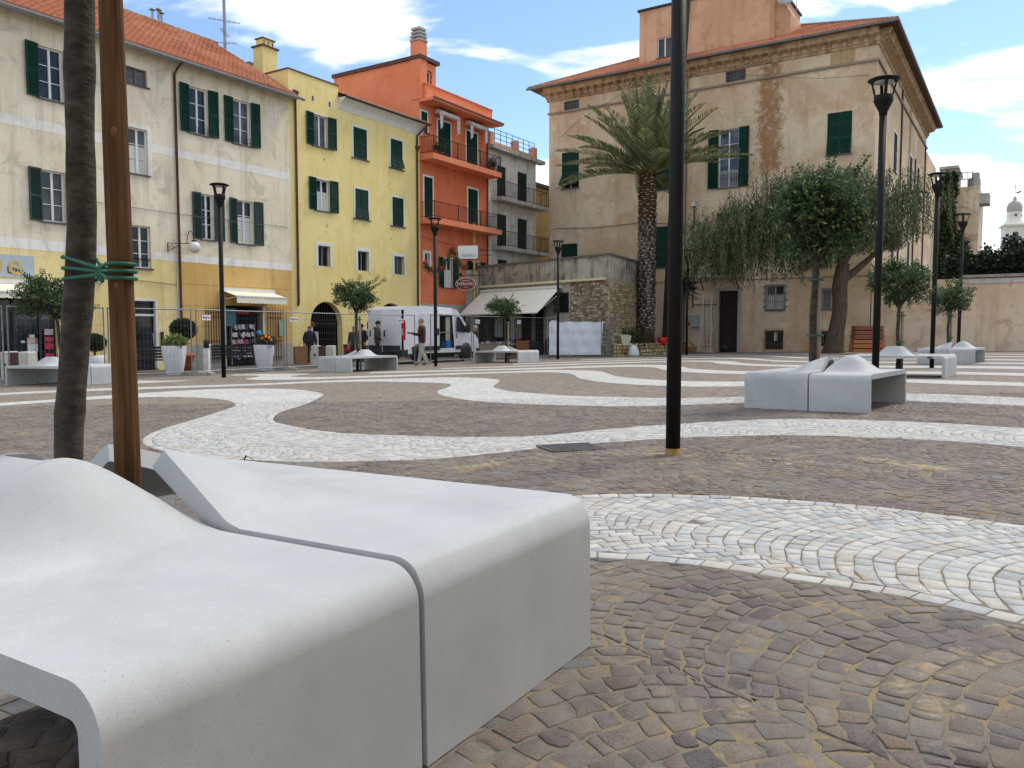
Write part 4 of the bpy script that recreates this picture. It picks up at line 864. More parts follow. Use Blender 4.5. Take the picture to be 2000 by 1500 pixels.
# lantern on a bracket
BR_ = thing('wall_lamp', 'white globe lamp on a scrolled iron bracket on the cream wall', 'lamp', LROW+AX*-5.75, RA)
m = MB(); m.bar((-.65, -.05, 4.42), (-.65, -.05, 4.05), .03, .03); m.bar((-.65, -.06, 4.4), (-.05, -.55, 4.4), .025, .025); m.bar((-.65, -.06, 4.1), (-.3, -.34, 4.36), .02, .02)
m.tube([(-.1+.0*i, -.5, 4.4+.6*math.sin(R(a))) if 0 else (-.12+.13*(1-math.cos(R(a))), -.5-.05*(1-math.cos(R(a))), 4.4+.5*math.sin(R(a))*(1 if a < 120 else 1)) for i, a in enumerate(range(0, 181, 15))], .014, 6)
m.tube([(-.55+.08*math.cos(R(a)), -.13, 4.24+.08*math.sin(R(a))) for a in range(0, 361, 30)], .010, 5); m.obj('bracket', IRON, BR_)
m = MB(); m.lathe([(0, 4.56), (.09, 4.55), (.10, 4.49), (.0, 4.49)], 12, (.14, -.6, 0)); m.obj('cap', IRON, BR_); m = MB(); m.ball((.14, -.6, 4.27), .235, 20); m.obj('globe', M('opal_glass', (.72, .72, .68), .25, .05), BR_)
# ======== yellow house
G2 = thing('yellow_house', 'bright yellow house with green shutters and arched shop doors', 'house', LROW, RA)
YEL = plaster('yellow_render', S(241, 219, 146), S(226, 200, 126), .5, S(245, 226, 160), .45, .45, .12)
SM = [(1.52, 2.30, 4.05, 5.02), (4.2, 5.0, 4.0, 4.98), (6.95, 7.75, 3.98, 4.94)]
YO = [(1.36, 2.24, 9.63, 11.08), (3.98, 4.94, 9.55, 11.05), (6.74, 7.68, 9.52, 11.02), (1.46, 2.31, 6.66, 8.12), (4.06, 5.0, 6.58, 8.05), (6.83, 7.72, 6.52, 8.02)]
V3 = [(.10, .26, 11.62, 11.92), (1.25, 1.43, 11.6, 11.9), (2.32, 2.5, 11.57, 11.88)]
E2 = 9.12
AR1, AR2 = (.97, 3.06, 1.32, 2.38), (5.63, 7.72, 1.35, 2.44)
wall(G2, 'wall', YEL, -.12, E2, 2.45, 11.95, SM+YO+V3[:0], .22)
wall(G2, 'raised_wall', YEL, -.12, 2.98, 11.95, 12.72, [], .2)
# arched ground floor
m = MB(); segs = 16
def archrow(m, x0, x1, zs, zt, ztop, xa, xb):
    r = (x1-x0)/2; c = (x0+x1)/2
    m.add([(xa, 0, -1), (x0, 0, -1), (x0, 0, ztop), (xa, 0, ztop)], [(0, 1, 2, 3)]); m.add([(x1, 0, -1), (xb, 0, -1), (xb, 0, ztop), (x1, 0, ztop)], [(0, 1, 2, 3)])
    ps = [(c-r*math.cos(math.pi*i/segs), zs+(zt-zs)*math.sin(math.pi*i/segs)) for i in range(segs+1)]
    for p, q2 in zip(ps, ps[1:]):
        m.add([(p[0], 0, p[1]), (q2[0], 0, q2[1]), (q2[0], 0, ztop), (p[0], 0, ztop)], [(0, 1, 2, 3)]); m.add([(p[0], 0, p[1]), (p[0], .35, p[1]), (q2[0], .35, q2[1]), (q2[0], 0, q2[1])], [(0, 1, 2, 3)])
    for x in (x0, x1): m.add([(x, 0, -1), (x, .35, -1), (x, .35, zs), (x, 0, zs)], [(0, 1, 2, 3)])
archrow(m, *AR1, 2.45, -.12, 4.3); archrow(m, *AR2, 2.45, 4.3, E2); m.obj('arched_wall', YEL, G2, fix=False)
for a, b in ((-.12, .93), (3.1, 5.6), (7.76, E2)): m = MB(); m.box(a, b, -.012, 0, -1, .25); m.obj('plinth', M('slate_plinth', (.07, .07, .072), .7, .2, 5), G2)
for k, (a, b, c, d) in enumerate((AR1, AR2)):
    m = MB(); m.box(a-.2, b+.2, 2.2, 2.25, -1, 2.5); m.box(a-.2, a-.15, .36, 2.2, -1, 2.5); m.box(b+.15, b+.2, .36, 2.2, -1, 2.5); m.box(a-.2, b+.2, .36, 2.2, 2.42, 2.46); io = m.obj('shop_interior', DARK, G2)
    if k == 0:
        m = MB(); m.lathe([(.0, 1.18), (.26, 1.18), (.26, 1.42), (.0, 1.42)], 14, (1.75, .9, 0)); m.obj('hanging_lamp', M('amber_shade', (.6, .28, .05), .5), io)
        m = MB(); m.box(1.25, 1.95, .5, .8, -.5, .95); m.obj('white_machine', M('machine_white', (.6, .61, .62), .4), io); m = MB(); m.box(1.08, 1.2, .1, .2, -.5, 1.15); m.obj('white_post', WFR, io)
    m = MB(); c0, r0 = (a+b)/2, (b-a)/2
    for i in range(1, 12): x = a+(b-a)*i/12; zt_ = c+(d-c)*math.sqrt(max(0, 1-((x-c0)/r0)**2)); m.box(x-.012, x+.012, .3, .33, c, zt_)
    m.box(a, b, .29, .34, c-.03, c+.03); m.obj('fanlight', FRD, io)
for i, (a, b, c, d) in enumerate(YO):
    if i in (0, 3): win(G2, a, b, c, d, 'open', .5, GREEN, .06, split=1 if 0 else 2, bars=0)
    elif i == 2: win(G2, a, b, c, d, 'closed', trim=.09, flap=(14, 18))
    elif i == 4: win(G2, a, b, c, d, 'closed', trim=.09, flap=(9, 6))
    else: win(G2, a, b, c, d, 'closed', trim=.09)
for (a, b, c, d) in SM: win(G2, a, b, c, d, None, trim=.16, bars=0, split=2, fw=.05, frame=M('grey_frame', (.16, .19, .23), .5), sill=False, dep=.18)
for (a, b, c, d) in V3:
    m = MB(); m.box(a, b, -.006, .0, c, d); v_ = m.obj('vent', TRIM, G2); m = MB(); m.box(a+.03, b-.03, -.012, -.007, c+.05, d-.02); m.obj('vent_hole', M('vent_dark', (.12, .1, .08), .9), v_)
for x, z in ((2.0, 9.05), (2.1, 5.95), (6.6, 8.6), (6.7, 5.75)):
    m = MB(); m.box(x, x+.07, -.01, .0, z, z+.11); m.obj('vent', M('brass_vent', (.45, .36, .16), .7), G2)
m = MB(); cp = [(0, 11.66), (-.02, 11.66), (-.05, 11.75), (-.12, 11.9), (-.28, 12.05), (-.45, 12.12), (-.45, 12.2), (0, 12.2)]; m.extr(cp, 3.0, E2+.25, 0, 'x'); m.obj('cornice', TRIM, G2)
m = MB(); m.tube([(3.0, -.52, 12.2), (E2+.35, -.52, 12.2)], .06, 8); m.obj('gutter', M('gutter_brown', (.05, .035, .03), .6), G2)
tiles(G2, (3.0, -.5, 12.24), (1, 0, 0), (0, 1, .36), E2+.3-3.0, 5.0, .24, .34); deck(G2, [(3, -.5, 12.21), (E2+.3, -.5, 12.21), (E2+.3, 4.5, 14.0), (3, 4.5, 14.0)], M('deck', (.12, .06, .04), .9))
m = MB(); m.box(-.16, 3.02, -.04, .22, 12.72, 12.78); m.box(-.16, .06, .22, 5.0, 12.72, 12.78); m.obj('coping', M('coping', (.16, .08, .05), .8, .3, 9), G2)
deck(G2, [(-.1, .2, 12.6), (3.0, .2, 12.6), (3.0, 5.0, 12.6), (-.1, 5.0, 12.6)], M('deck', (.12, .06, .04), .9), 'raised_deck')
hollow(G2, -.12, E2, 0, 9, -1, 12.2, YEL); hollow(G2, -.12, 2.98, .0, 5, 12.2, 12.72, YEL, 'raised_sides', False)
m = MB(); x, y = 1.55, 3.6; m.box(x, x+.9, y, y+.7, 13.0, 14.9); m.box(x+.1, x+.8, y+.1, y+.6, 14.95, 15.3); ch = m.obj('chimney', YEL, G2); m = MB(); m.box(x-.08, x+.98, y-.08, y+.78, 14.9, 14.97)
for i in range(3): m.box(x+.14+i*.26, x+.2+i*.26, y+.09, y+.12, 15.0, 15.24)
m.box(x+.05, x+.85, y+.05, y+.65, 15.3, 15.36); m.obj('chimney_cap', M('cap_brown', (.12, .07, .045), .8), ch)
pipe(G2, [(.22, -.1, 11.85), (.22, -.07, 11.5), (.22, -.06, 2.3), (.22, -.02, 2.15)], .055, COPPER); m = MB(); m.lathe([(.055, 11.5), (.15, 11.75), (.15, 11.8), (.0, 11.8)], 10, (.22, -.1, 0)); m.obj('rain_hopper', COPPER, G2)
pipe(G2, [(E2+.1, -.5, 12.12), (E2-.15, -.3, 11.8), (E2-.28, -.07, 11.55), (E2-.28, -.06, 1.9)], .055, COPPER); m = MB(); m.lathe([(.055, 10.75), (.14, 10.95), (.14, 11.0), (0, 11.0)], 10, (E2-.28, -.1, 0)); m.obj('rain_hopper', COPPER, G2)
# ======== orange house
G3 = thing('orange_house', 'tall orange house with two iron balconies and striped blinds', 'house', LROW, RA)
ORG = plaster('orange_render', S(220, 122, 82), S(190, 100, 68), .5, S(228, 134, 94), .45, .45, .12); ORL = plaster('orange_pale', S(232, 140, 100), S(210, 124, 90), .4, S(236, 150, 112), .45, .3, .12)
E3 = 15.7; s3 = E2+.02
OD = [(10.76, 11.93, 10.66, 12.84), (13.5, 14.6, 10.64, 12.80), (9.28, 9.8, 11.9, 13.0), (9.5, 10.24, 7.2, 9.5), (13.64, 14.64, 7.2, 9.46), (9.5, 9.94, 4.55, 5.3), (11.2, 12.07, 3.48, 5.15), (13.98, 14.86, 3.48, 5.15)]
wall(G3, 'wall', ORG, s3, E3, 2.5, 13.45, OD, .2)
wall(G3, 'ground_wall', plaster('grey_shopfront', S(176, 172, 162), S(140, 136, 128), .4), s3, E3, -1, 2.5, [(10.2, 12.6, -1, 1.9), (13.2, 15.2, -1, 1.9)], .3)
for a in (10.2, 13.2): m = MB(); m.box(a, a+2.4, .5, .52, -1, 1.9); m.obj('shop_interior', DARK, G3)
for i, (a, b, c, d) in enumerate(OD):
    if i in (0, 1, 3, 4): win(G3, a, b, c, d, 'closed', trim=.11, sill=False)
    elif i == 2: win(G3, a, b, c, d, 'closed', trim=.1)
    elif i == 5: win(G3, a, b, c, d, None, trim=.14, split=1, bars=0)
    else: win(G3, a, b, c, d, 'open', .5, GREEN, .05, bars=0, curtain=True)
m = MB(); m.box(s3, E3+.35, -.95, 0, 13.45, 13.6); m.obj('roof_slab', ORL, G3); m = MB(); m.box(s3+.2, E3+.1, -.3, -.1, 13.6, 14.42); m.box(s3+.15, E3+.15, -.34, -.06, 14.42, 14.48); m.obj('parapet', ORL, G3)
m = MB(); m.box(s3+.02, E3+.4, -.98, -.95, 13.52, 13.64); m.obj('slab_edge', M('edge_brown', (.14, .05, .04), .7), G3)
hollow(G3, s3, E3, 0, 8.5, -1, 13.6, ORL)
wall(G3, 'penthouse_front', ORL, s3, 10.55, 13.6, 15.7, [(9.75, 10.2, 14.55, 15.3)], .15, -.05); win(G3, 9.75, 10.2, 14.55, 15.3, None, trim=.1, split=1, bars=0)
hollow(G3, s3, 10.55, -.05, 6.4, 13.6, 15.75, ORL, 'penthouse_sides'); m = MB(); m.box(s3-.1, 10.75, -.2, 6.5, 15.75, 15.95); m.obj('penthouse_eave', M('eave_plum', (.10, .04, .035), .7), G3)
m = MB(); m.box(s3-.05, s3+.55, -.12, .55, 13.6, 16.7); ch = m.obj('chimney', ORL, G3)
for i in range(4): m = MB(); m.box(s3-.08+.02*i, s3+.58-.02*i, -.15+.02*i, .58-.02*i, 16.72+i*.2, 16.84+i*.2); m.obj('chimney_slab', CONC, ch)
balcony(G3, s3, E3+.15, 10.62, 11.55, .95, .3, ORL, .1); balcony(G3, s3, E3+.2, 7.16, 8.05, .95, .3, ORL, .1)
BLIND = M('striped_blind', (.58, .58, .55), .8, .25, 6)
for (a, b) in ((10.4, 12.1), (13.3, 14.9)):
    m = MB(); m.extr([(-.05, 13.25), (-.3, 13.32), (-.55, 13.2), (-.6, 13.0), (-.5, 12.95), (-.3, 13.12), (-.05, 13.1)], a, b, 0, 'x'); w_ = m.obj('rolled_blind', BLIND, G3)
    for x in (a+.05, b-.05):
        m = MB(); m.add([(x-.12, -.5, 13.15), (x+.12, -.55, 13.2), (x+.16, -.5, 12.35), (x+.0, -.46, 12.2), (x-.1, -.5, 12.4)], [(0, 1, 2, 3, 4)]); m.obj('blind_side', BLIND, w_)
for x, y, z, r_ in ((9.9, -.6, 10.62, .16), (10.15, -.75, 10.62, .12), (15.2, -.7, 10.62, .2), (15.45, -.5, 10.62, .16)):
    pt = thing('balcony_plant', 'potted plant at the %s of the upper orange balcony' % ({9.9: 'left end, taller', 10.15: 'left end, lower', 15.2: 'right end, bushier', 15.45: 'far right corner'}[x]), 'plant', LROW+AX*x-BX*-y*1.0+Vector((0, 0, z)), RA)
    m = MB(); m.lathe([(0, 0), (r_*.6, 0), (r_*.8, .22), (0, .22)], 10); m.obj('pot', M('terracotta', S(176, 88, 56), .8, .15, 9), pt)
    P = rng.normal(0, r_*.7, (130, 3))+np.array([0, 0, .42]); leaves('foliage', P, rng.normal(0, 1, (130, 3))+np.array([0, 0, .6]), .16, .06, BOX, pt)
pipe(G3, [(E3-.08, -.06, 13.4), (E3-.08, -.06, 2)], .045, COPPER)
m = MB(); m.tube([(s3, -.04, 6.2), (11, -.06, 6.02), (13, -.05, 5.9), (E3, -.05, 5.95)], .012, 5); m.tube([(s3, -.05, 6.6), (11.5, -.9, 6.9), (13, -.95, 6.86)], .008, 5); m.obj('cable', M('old_cable', (.2, .19, .18), .8), G3)
# ======== pale house with the roof terrace, and the house behind it
G4 = thing('pale_house', 'narrow grey white house with stained balconies beside the orange house', 'house', LROW, RA)
PALE = plaster('pale_render', S(214, 206, 194), S(154, 148, 138), .7, S(228, 222, 212), .42, .6); s4, E4 = E3+.12, 21.5
PD = [(16.78, 17.72, 9.3, 11.35), (19.19, 20.28, 9.25, 11.35), (16.78, 17.78, 6.3, 8.34), (19.19, 20.29, 6.25, 8.34), (16.83, 17.84, 4.2, 5.5)]
wall(G4, 'wall', PALE, s4, E4, -1, 12.2, PD, .2)
for w in PD: win(G4, *w, 'closed', trim=0, sill=False, mat=M('shutter_dark', (.012, .028, .022), .6, .3, 3))
balcony(G4, s4+.3, E4+.4, 9.28, 10.25, .8, .22, None, .12); balcony(G4, s4+.3, E4+.4, 6.24, 7.2, .8, .22, None, .12)
m = MB(); m.box(s4-.1, E4+.5, -.45, 0, 12.2, 12.42); m.obj('cornice', CONC, G4); hollow(G4, s4, E4, 0, 7, -1, 12.3, PALE)
m = MB()
for x in (s4+.3, 19.0, E4-.2): m.box(x-.2, x+.2, -.1, .3, 12.42, 13.25)
m.box(s4+.5, E4-.4, 0, .2, 12.42, 12.75); m.obj('terrace_wall', plaster('terrace_pink', S(208, 160, 130), S(170, 130, 106), .5), G4)
m = MB()
for z in (13.0, 13.3, 13.55): m.box(s4, E4, .06, .09, z, z+.03)
for i in range(9): x = s4+.1+i*(E4-s4-.2)/8; m.box(x-.015, x+.015, .06, .09, 12.75, 13.55)
m.obj('terrace_railing', M('rail_blue', (.05, .13, .28), .5), G4)
G5 = thing('ochre_house', 'pale ochre house glimpsed at the end of the alley', 'house', LROW, RA); OC5 = plaster('ochre_far', S(228, 208, 154), S(194, 174, 124), .4)
wall(G5, 'wall', OC5, 21.5, 27, -1, 11.2, [(23.0, 23.8, 8.6, 9.8)], .15, 1.5); 
m = MB(); m.box(23.0, 23.8, 1.6, 1.64, 8.6, 9.8); m.obj('window', TRIM, G5); m = MB(); m.box(21.3, 27.2, 1.0, 1.5, 11.2, 11.4); m.obj('eave', M('eave_slate', (.12, .12, .12), .8), G5); hollow(G5, 21.5, 27, 1.5, 8, -1, 11.3, OC5)
# another yellow house peeping over the cream roof
G6 = thing('yellow_townhouse', 'yellow house with a dark eave showing above the cream house roof', 'house', LROW+BX*12, RA)
m = MB(); m.box(7.6, 14, 0, 6, -1, 16.7); m.obj('wall', YEL, G6); m = MB(); m.box(7.0, 14.5, -.8, 6.5, 16.75, 17.0); m.obj('eave', M('eave_slate', (.12, .12, .12), .8), G6)
ant = thing('aerial_mast', 'tall grey television aerial mast above the tiled roofs', 'aerial', LROW+BX*7.0+AX*2.0); m = MB(); m.tube([(0, 0, 13), (0, 0, 18.6)], .08, 10); m.tube([(0, 0, 18.6), (0, 0, 26)], .06, 10); m.lathe([(.1, 18.5), (.15, 18.55), (.15, 18.7), (.08, 18.75)], 10); m.obj('mast', GREYM, ant)
m = MB()
for z, a, L in ((16.9, .5, 1.5), (16.3, 1.6, 1.2), (15.8, .2, 1.1)):
    c, s = math.cos(a)*L/2, math.sin(a)*L/2; m.bar((-c, -s, z), (c, s, z), .03, .03)
    for i in range(7): f_ = -1+i/3; m.bar((c*f_+s*.25, s*f_-c*.25, z), (c*f_-s*.25, s*f_+c*.25, z), .015, .015)
m.obj('antenna', GREYM, ant)
# ======== the big tan palazzo on the right
PAL = Vector((2.55, 55.9, 0)); G7 = thing('tan_palazzo', 'large tan palazzo with bracketed eaves and a brown stained facade', 'house', PAL, RB)
def palazzo_mat():
    m, nt, b = nodes('tan_render'); v = NN(nt, 'ShaderNodeTexCoord').outputs['Object']
    big = noise(nt, v, .30, 9, .62, .5); st = noise(nt, mapv(nt, v, (1.6, 1.6, .18)), 1, 8, .66)
    c = ramp(nt, big, .40, .60, (*S(204, 178, 146), 1), (*S(228, 207, 178), 1))
    c = mixn(nt, ramp(nt, noise(nt, v, .7, 9, .7, .8), .50, .62, (0, 0, 0, 1), (.75, .75, .75, 1)), c, S(206, 170, 132))
    c = mixn(nt, ramp(nt, st, .52, .68, (0, 0, 0, 1), (.45, .45, .45, 1)), c, S(176, 146, 114))
    c = mixn(nt, ramp(nt, noise(nt, v, 1.7, 8, .7), .55, .66, (0, 0, 0, 1), (.6, .6, .6, 1)), c, S(236, 218, 194))
    sep = NN(nt, 'ShaderNodeSeparateXYZ'); nt.links.new(v, sep.inputs[0])
    def rng_(src, a0, a1, b0, b1):
        r = NN(nt, 'ShaderNodeMapRange', clamp=True); r.inputs[1].default_value = a0; r.inputs[2].default_value = a1; r.inputs[3].default_value = b0; r.inputs[4].default_value = b1; nt.links.new(src, r.inputs[0]); return r.outputs[0]
    def mul(a, b2, op='MULTIPLY'):
        r = NN(nt, 'ShaderNodeMath', operation=op)
        for i, s in enumerate((a, b2)):
            if isinstance(s, (int, float)): r.inputs[i].default_value = s
            else: nt.links.new(s, r.inputs[i])
        return r.outputs[0]
    # lichen-brown run-off stain hanging from the eave
    dx_ = mul(sep.outputs[0], -14.95, 'ADD'); ab = mul(dx_, 0, 'ABSOLUTE'); core = rng_(ab, .35, 1.25, 1, 0); zr = mul(rng_(sep.outputs[2], 9.6, 10.6, 0, 1), rng_(sep.outputs[2], 16.0, 17.0, 1, .55))
    nn = noise(nt, v, 2.6, 10, .8, .6); f = ramp(nt, mul(mul(mul(core, zr), .62), mul(mul(nn, -.5, 'ADD'), 2.2), 'ADD'), .26, .60, (0, 0, 0, 1), (.82, .82, .82, 1))
    c = mixn(nt, f, c, mixn(nt, noise(nt, v, 5, 5), S(116, 76, 42), S(172, 126, 80)))
    # patchy browner tone below the eave and the course, and near the foot
    z1 = rng_(sep.outputs[2], 16.0, 17.0, 0, 1); f = ramp(nt, mul(z1, noise(nt, v, .9, 8, .7)), .32, .6, (0, 0, 0, 1), (.75, .75, .75, 1)); c = mixn(nt, f, c, S(160, 116, 80))
    z2 = rng_(sep.outputs[2], 15.2, 15.72, 0, 1); f = ramp(nt, mul(mul(z2, rng_(sep.outputs[2], 15.72, 15.78, 1, 0)), noise(nt, v, 1.2, 8, .7)), .3, .6, (0, 0, 0, 1), (.6, .6, .6, 1)); c = mixn(nt, f, c, S(172, 122, 84))
    z3 = rng_(sep.outputs[2], 2.2, .2, 0, 1); f = ramp(nt, mul(z3, noise(nt, v, 1.0, 8, .7)), .3, .62, (0, 0, 0, 1), (.7, .7, .7, 1)); c = mixn(nt, f, c, S(184, 142, 104))
    c = mixn(nt, .3, c, ramp(nt, noise(nt, v, 8, 6, .75), .25, .75, (.6, .6, .6, 1), (1.05, 1.05, 1.05, 1)), 'MULTIPLY')
    nt.links.new(c, b.inputs['Base Color']); b.inputs['Roughness'].default_value = .95; b.inputs['Specular IOR Level'].default_value = .1; bump(nt, noise(nt, v, 12, 6, .75), .5, .02, b); return m
TAN = palazzo_mat(); FW = 20.7; EZ = 17.2
OP = {'at1': (1.16, 2.30, 15.86, 16.46), 'at2': (12.27, 13.48, 15.9, 16.54), 'p1': (1.02, 2.32, 10.62, 13.04), 'p2': (11.93, 13.15, 9.65, 13.13), 'p3': (18.18, 19.48, 10.87, 13.22), 'pm': (7.5, 8.75, 9.9, 13.0), 'm1': (1.01, 2.24, 4.6, 6.9), 'm2': (11.85, 13.35, 4.36, 8.15), 'mm': (7.5, 8.75, 5.0, 7.6), 'door': (12.10, 13.27, -1, 3.41), 'g1': (14.98, 15.99, 2.23, 3.63), 'g2': (18.12, 19.15, 2.25, 3.34), 'c1': (14.95, 16.0, -.12, .98), 'c2': (18.15, 19.2, .1, .95)}
wall(G7, 'front_wall', TAN, 0, FW, -1, EZ, list(OP.values()), .25)
m = MB(); m.box(18.26, 19.55, -.012, .0, 15.88, 16.54); m.obj('blind_panel', plaster('panel_tan', S(190, 164, 124), S(160, 130, 96), .5), G7)
for k in ('at1', 'at2'):
    f_ = win(G7, *OP[k], None, bars=2, split=5, fw=.03, frame=M('old_frame', (.16, .15, .14), .8), sill=False, glass=glassy('attic_glass', (.05, .06, .07), .15))
win(G7, *OP['p1'], 'closed', flap=(34, 30)); win(G7, *OP['p3'], 'closed', flap=(10, 22)); win(G7, *OP['pm'], 'closed'); win(G7, *OP['m1'], 'closed', sill=False); win(G7, *OP['mm'], 'closed'); win(G7, *OP['m2'], 'closed', sill=False)
win(G7, *OP['p2'], 'open', .62, GREEN, bars=3, glass=GLB, curtain=False)
m = MB(); gb = OP['p2']; m.box(gb[0]+.05, gb[1]-.05, -.08, -.06, 10.6, 10.64)
for i in range(11): x = gb[0]+.1+i*.105; m.bar((x, -.07, 9.68), (x+.05, -.07, 10.6), .014, .014); m.bar((x+.05, -.07, 9.68), (x, -.07, 10.6), .014, .014)
m.obj('window_railing', M('pale_iron', (.42, .42, .38), .6), G7)
STN = M('stone_surround', S(176, 168, 152), .9, .15, 8, .3, 40)
for k in ('g1', 'g2'):
    a, b, c, d = OP[k]; f_ = win(G7, a, b, c, d, None, bars=2, split=2, frame=M('grey_window', (.42, .44, .45), .6), curtain=k == 'g1')
    m = MB(); e = .09
    for bx in ((a-e, a, c-.08, d+e), (b, b+e, c-.08, d+e), (a, b, d, d+e), (a, b, c-.1, c-.06)): m.box(bx[0], bx[1], -.05, 0, bx[2], bx[3])
    for i in range(4):
        z = c+.1+i*(d-c-.2)/3; m.box(a-.2, a-e, -.03, 0, z, z+.11); m.box(b+e, b+.2, -.03, 0, z, z+.11)
    m.obj('surround', M('grey_surround', (.20, .21, .22), .8, .2), f_)
    m = MB()
    for i in range(1, 9): x = a+(b-a)*i/9; m.box(x-.007, x+.007, .02, .034, c, d)
    m.obj('bars', IRON, f_)
for k in ('c1', 'c2'):
    a, b, c, d = OP[k]; m = MB(); m.box(a, b, .22, .24, c, d); f_ = m.obj('cellar_window', DARK, G7); m = MB()
    for i in range(9): x = a+(b-a)*i/8; m.box(x-.012, x+.012, -.06, -.035, c-.02, d+.12)
    for z in (c+.3, d-.15): m.box(a-.1, b+.1, -.05, -.03, z, z+.03)
    m.obj('bars', M('bar_brown', (.12, .10, .075), .8), f_)
    if k == 'c1': m = MB(); m.box(15.42, 15.62, .1, .12, .38, .9); m.obj('small_frame', WFR, f_)
a, b, c, d = OP['door']; m = MB(); m.box(a-.22, a, -.04, .1, -.5, d+.22); m.box(b, b+.22, -.04, .1, -.5, d+.22); m.box(a, b, -.04, .1, d, d+.22); dr = m.obj('door_surround', STN, G7)
m = MB(); m.box(a, b, .24, .26, -1, d); m.obj('door_leaf', M('door_dark', (.022, .016, .014), .6, .4, 3), dr); m = MB()
for i in range(9): x = a+(b-a)*i/8; m.box(x-.012, x+.012, .16, .18, -.4, d)
for i in range(19): z = -.35+i*.2; m.box(a, b, .155, .16, z, z+.014)
m.obj('grille', M('rust_dark', (.07, .03, .024), .8), dr)
m = MB(); m.box(13.75, 13.92, -.02, 0, 2.35, 2.5); m.obj('number_plate', TRIM, G7)
bal = balcony(G7, 10.75, 13.65, 4.34, 5.2, .75, .14, None, .13, RUST, 2); m = MB()
for x in (11.1, 13.3): m.bar((x, -.7, 4.18), (x, -.02, 3.5), .05, .05, 0, (1, 0, 0))
m.obj('bracket', IRON, bal)
m = MB(); m.box(-.08, FW+.08, -.11, 0, 15.72, 15.84); m.obj('string_course', M('course_grey', S(150, 140, 124), .9, .2, 4), G7)
m = MB(); m.box(0, 10.7, -.03, 0, 4.03, 4.08); m.box(13.7, FW, -.03, 0, 4.03, 4.08); m.obj('string_line', M('line_brown', S(140, 112, 84), .9), G7)
for x0, z0_, z1_, r_, mt in ((9.88, -.2, 16.9, .05, M('zinc_brown', (.16, .12, .10), .7, .3, 3)), (10.45, 2.4, 8.7, .035, IRON)): pipe(G7, [(x0, -.07, z1_), (x0, -.07, z0_)], r_, mt)
pipe(G7, [(9.88, -.075, 15.6), (9.88, -.075, 13.9)], .056, M('verdigris', (.10, .24, .18), .7), 'copper_pipe')
m = MB(); m.tube([(10.5, -.05, 2.6), (11.2, -.05, 2.62), (12.0, -.05, 2.6)], .03, 6); m.tube([(10.5, -.05, 2.6), (10.3, -.05, 1.9), (10.2, -.05, 1.4)], .02, 6); m.tube([(.6, -.03, 8.0), (3.5, -.04, 7.85), (7.2, -.03, 7.95), (9.7, -.03, 7.6)], .02, 5); m.tube([(-.0, -.03, 7.2), (.1, -.03, 7.9), (.6, -.03, 8.0)], .015, 5); m.obj('cable', M('old_cable', (.2, .19, .18), .8), G7)
m = MB(); m.box(10.02, 10.33, -.2, -.002, 1.49, 1.97); m.obj('meter_box', M('meter_grey', (.38, .42, .39), .6, .1), G7); m = MB(); m.box(10.36, 10.9, -.24, -.002, 1.22, 1.97); m.obj('meter_box', M('meter_grey', (.38, .42, .39), .6, .1), G7)
m = MB(); m.box(10.3, 10.55, -.15, -.002, 8.7, 8.95); m.obj('junction_box', TRIM, G7)
m = MB(); m.tube([(13.3, -.05, 16.2), (15.5, -.4, 15.6), (18, -.4, 15.1), (20.3, -.05, 15.0)], .012, 5); m.tube([(.9, -.02, 14.1), (2.2, -.2, 14.9), (5, -.3, 16.0), (8.5, -.9, 17.2)], .012, 5); m.obj('cable', M('wire_brown', (.14, .08, .06), .8), G7)
SW_ = 25.5
sd_ = wall(G7, 'side_wall', TAN, 0, SW_, -1, EZ, [(7.1, 8.5, 11.0, 13.4), (15.2, 16.6, 11.0, 13.4), (19.8, 21.2, 11.0, 13.4), (7.1, 8.5, 5, 7.4), (15.2, 16.6, 5, 7.4)], .25); sd_.location = (FW, 0, 0); sd_.rotation_euler = (0, 0, R(90))
for (a, b, c, d) in ((7.1, 8.5, 11.0, 13.4), (15.2, 16.6, 11.0, 13.4), (19.8, 21.2, 11.0, 13.4), (7.1, 8.5, 5, 7.4), (15.2, 16.6, 5, 7.4)):
    f_ = win(G7, a, b, c, d, 'closed', trim=.12); f_.location = (FW, 0, 0); f_.rotation_euler = (0, 0, R(90))
m = MB(); m.box(FW, FW+.11, .0, SW_+.1, 15.72, 15.84); m.obj('string_course', M('course_grey', S(150, 140, 124), .9, .2, 4), G7)
pipe(G7, [(FW+.07, 10.0, 16.9), (FW+.07, 10, 0)], .06, COPPER); pipe(G7, [(FW+.07, 24.5, 15.6), (FW+.07, 24.5, 0)], .06, COPPER); pipe(G7, [(FW+.07, 18.0, 13.6), (FW+.07, 18, 0)], .06, COPPER)
sd2 = wall(G7, 'side_wall', TAN, SW_, 34, -1, 15.6, [], .25); sd2.location = (FW, 0, 0); sd2.rotation_euler = (0, 0, R(90))
m = MB(); m.add([(0, 0, -1), (0, SW_, -1), (FW, SW_, -1), (0, 0, EZ), (0, SW_, EZ), (FW, SW_, EZ)], [(0, 3, 4, 1), (1, 4, 5, 2)]); m.obj('rear_walls', TAN, G7, fix=False)
m = MB(); m.add([(FW, 34, -1), (8, 34, -1), (8, 34, 15.6), (FW, 34, 15.6), (8, SW_, 15.6), (FW, SW_, 15.6)], [(0, 1, 2, 3), (3, 2, 4, 5)]); m.obj('rear_wing', TAN, G7, fix=False)
CORN = plaster('cornice_tan', S(190, 160, 124), S(124, 90, 62), .8, S(208, 182, 148), .42, .7)
m = MB(); prof = [(0, 16.55), (-.10, 16.6), (-.12, 16.72), (-.2, 16.76), (-.2, 16.98), (-.55, 17.05), (-.62, 17.2), (-.72, 17.26), (-.72, 17.36), (0, 17.36)]
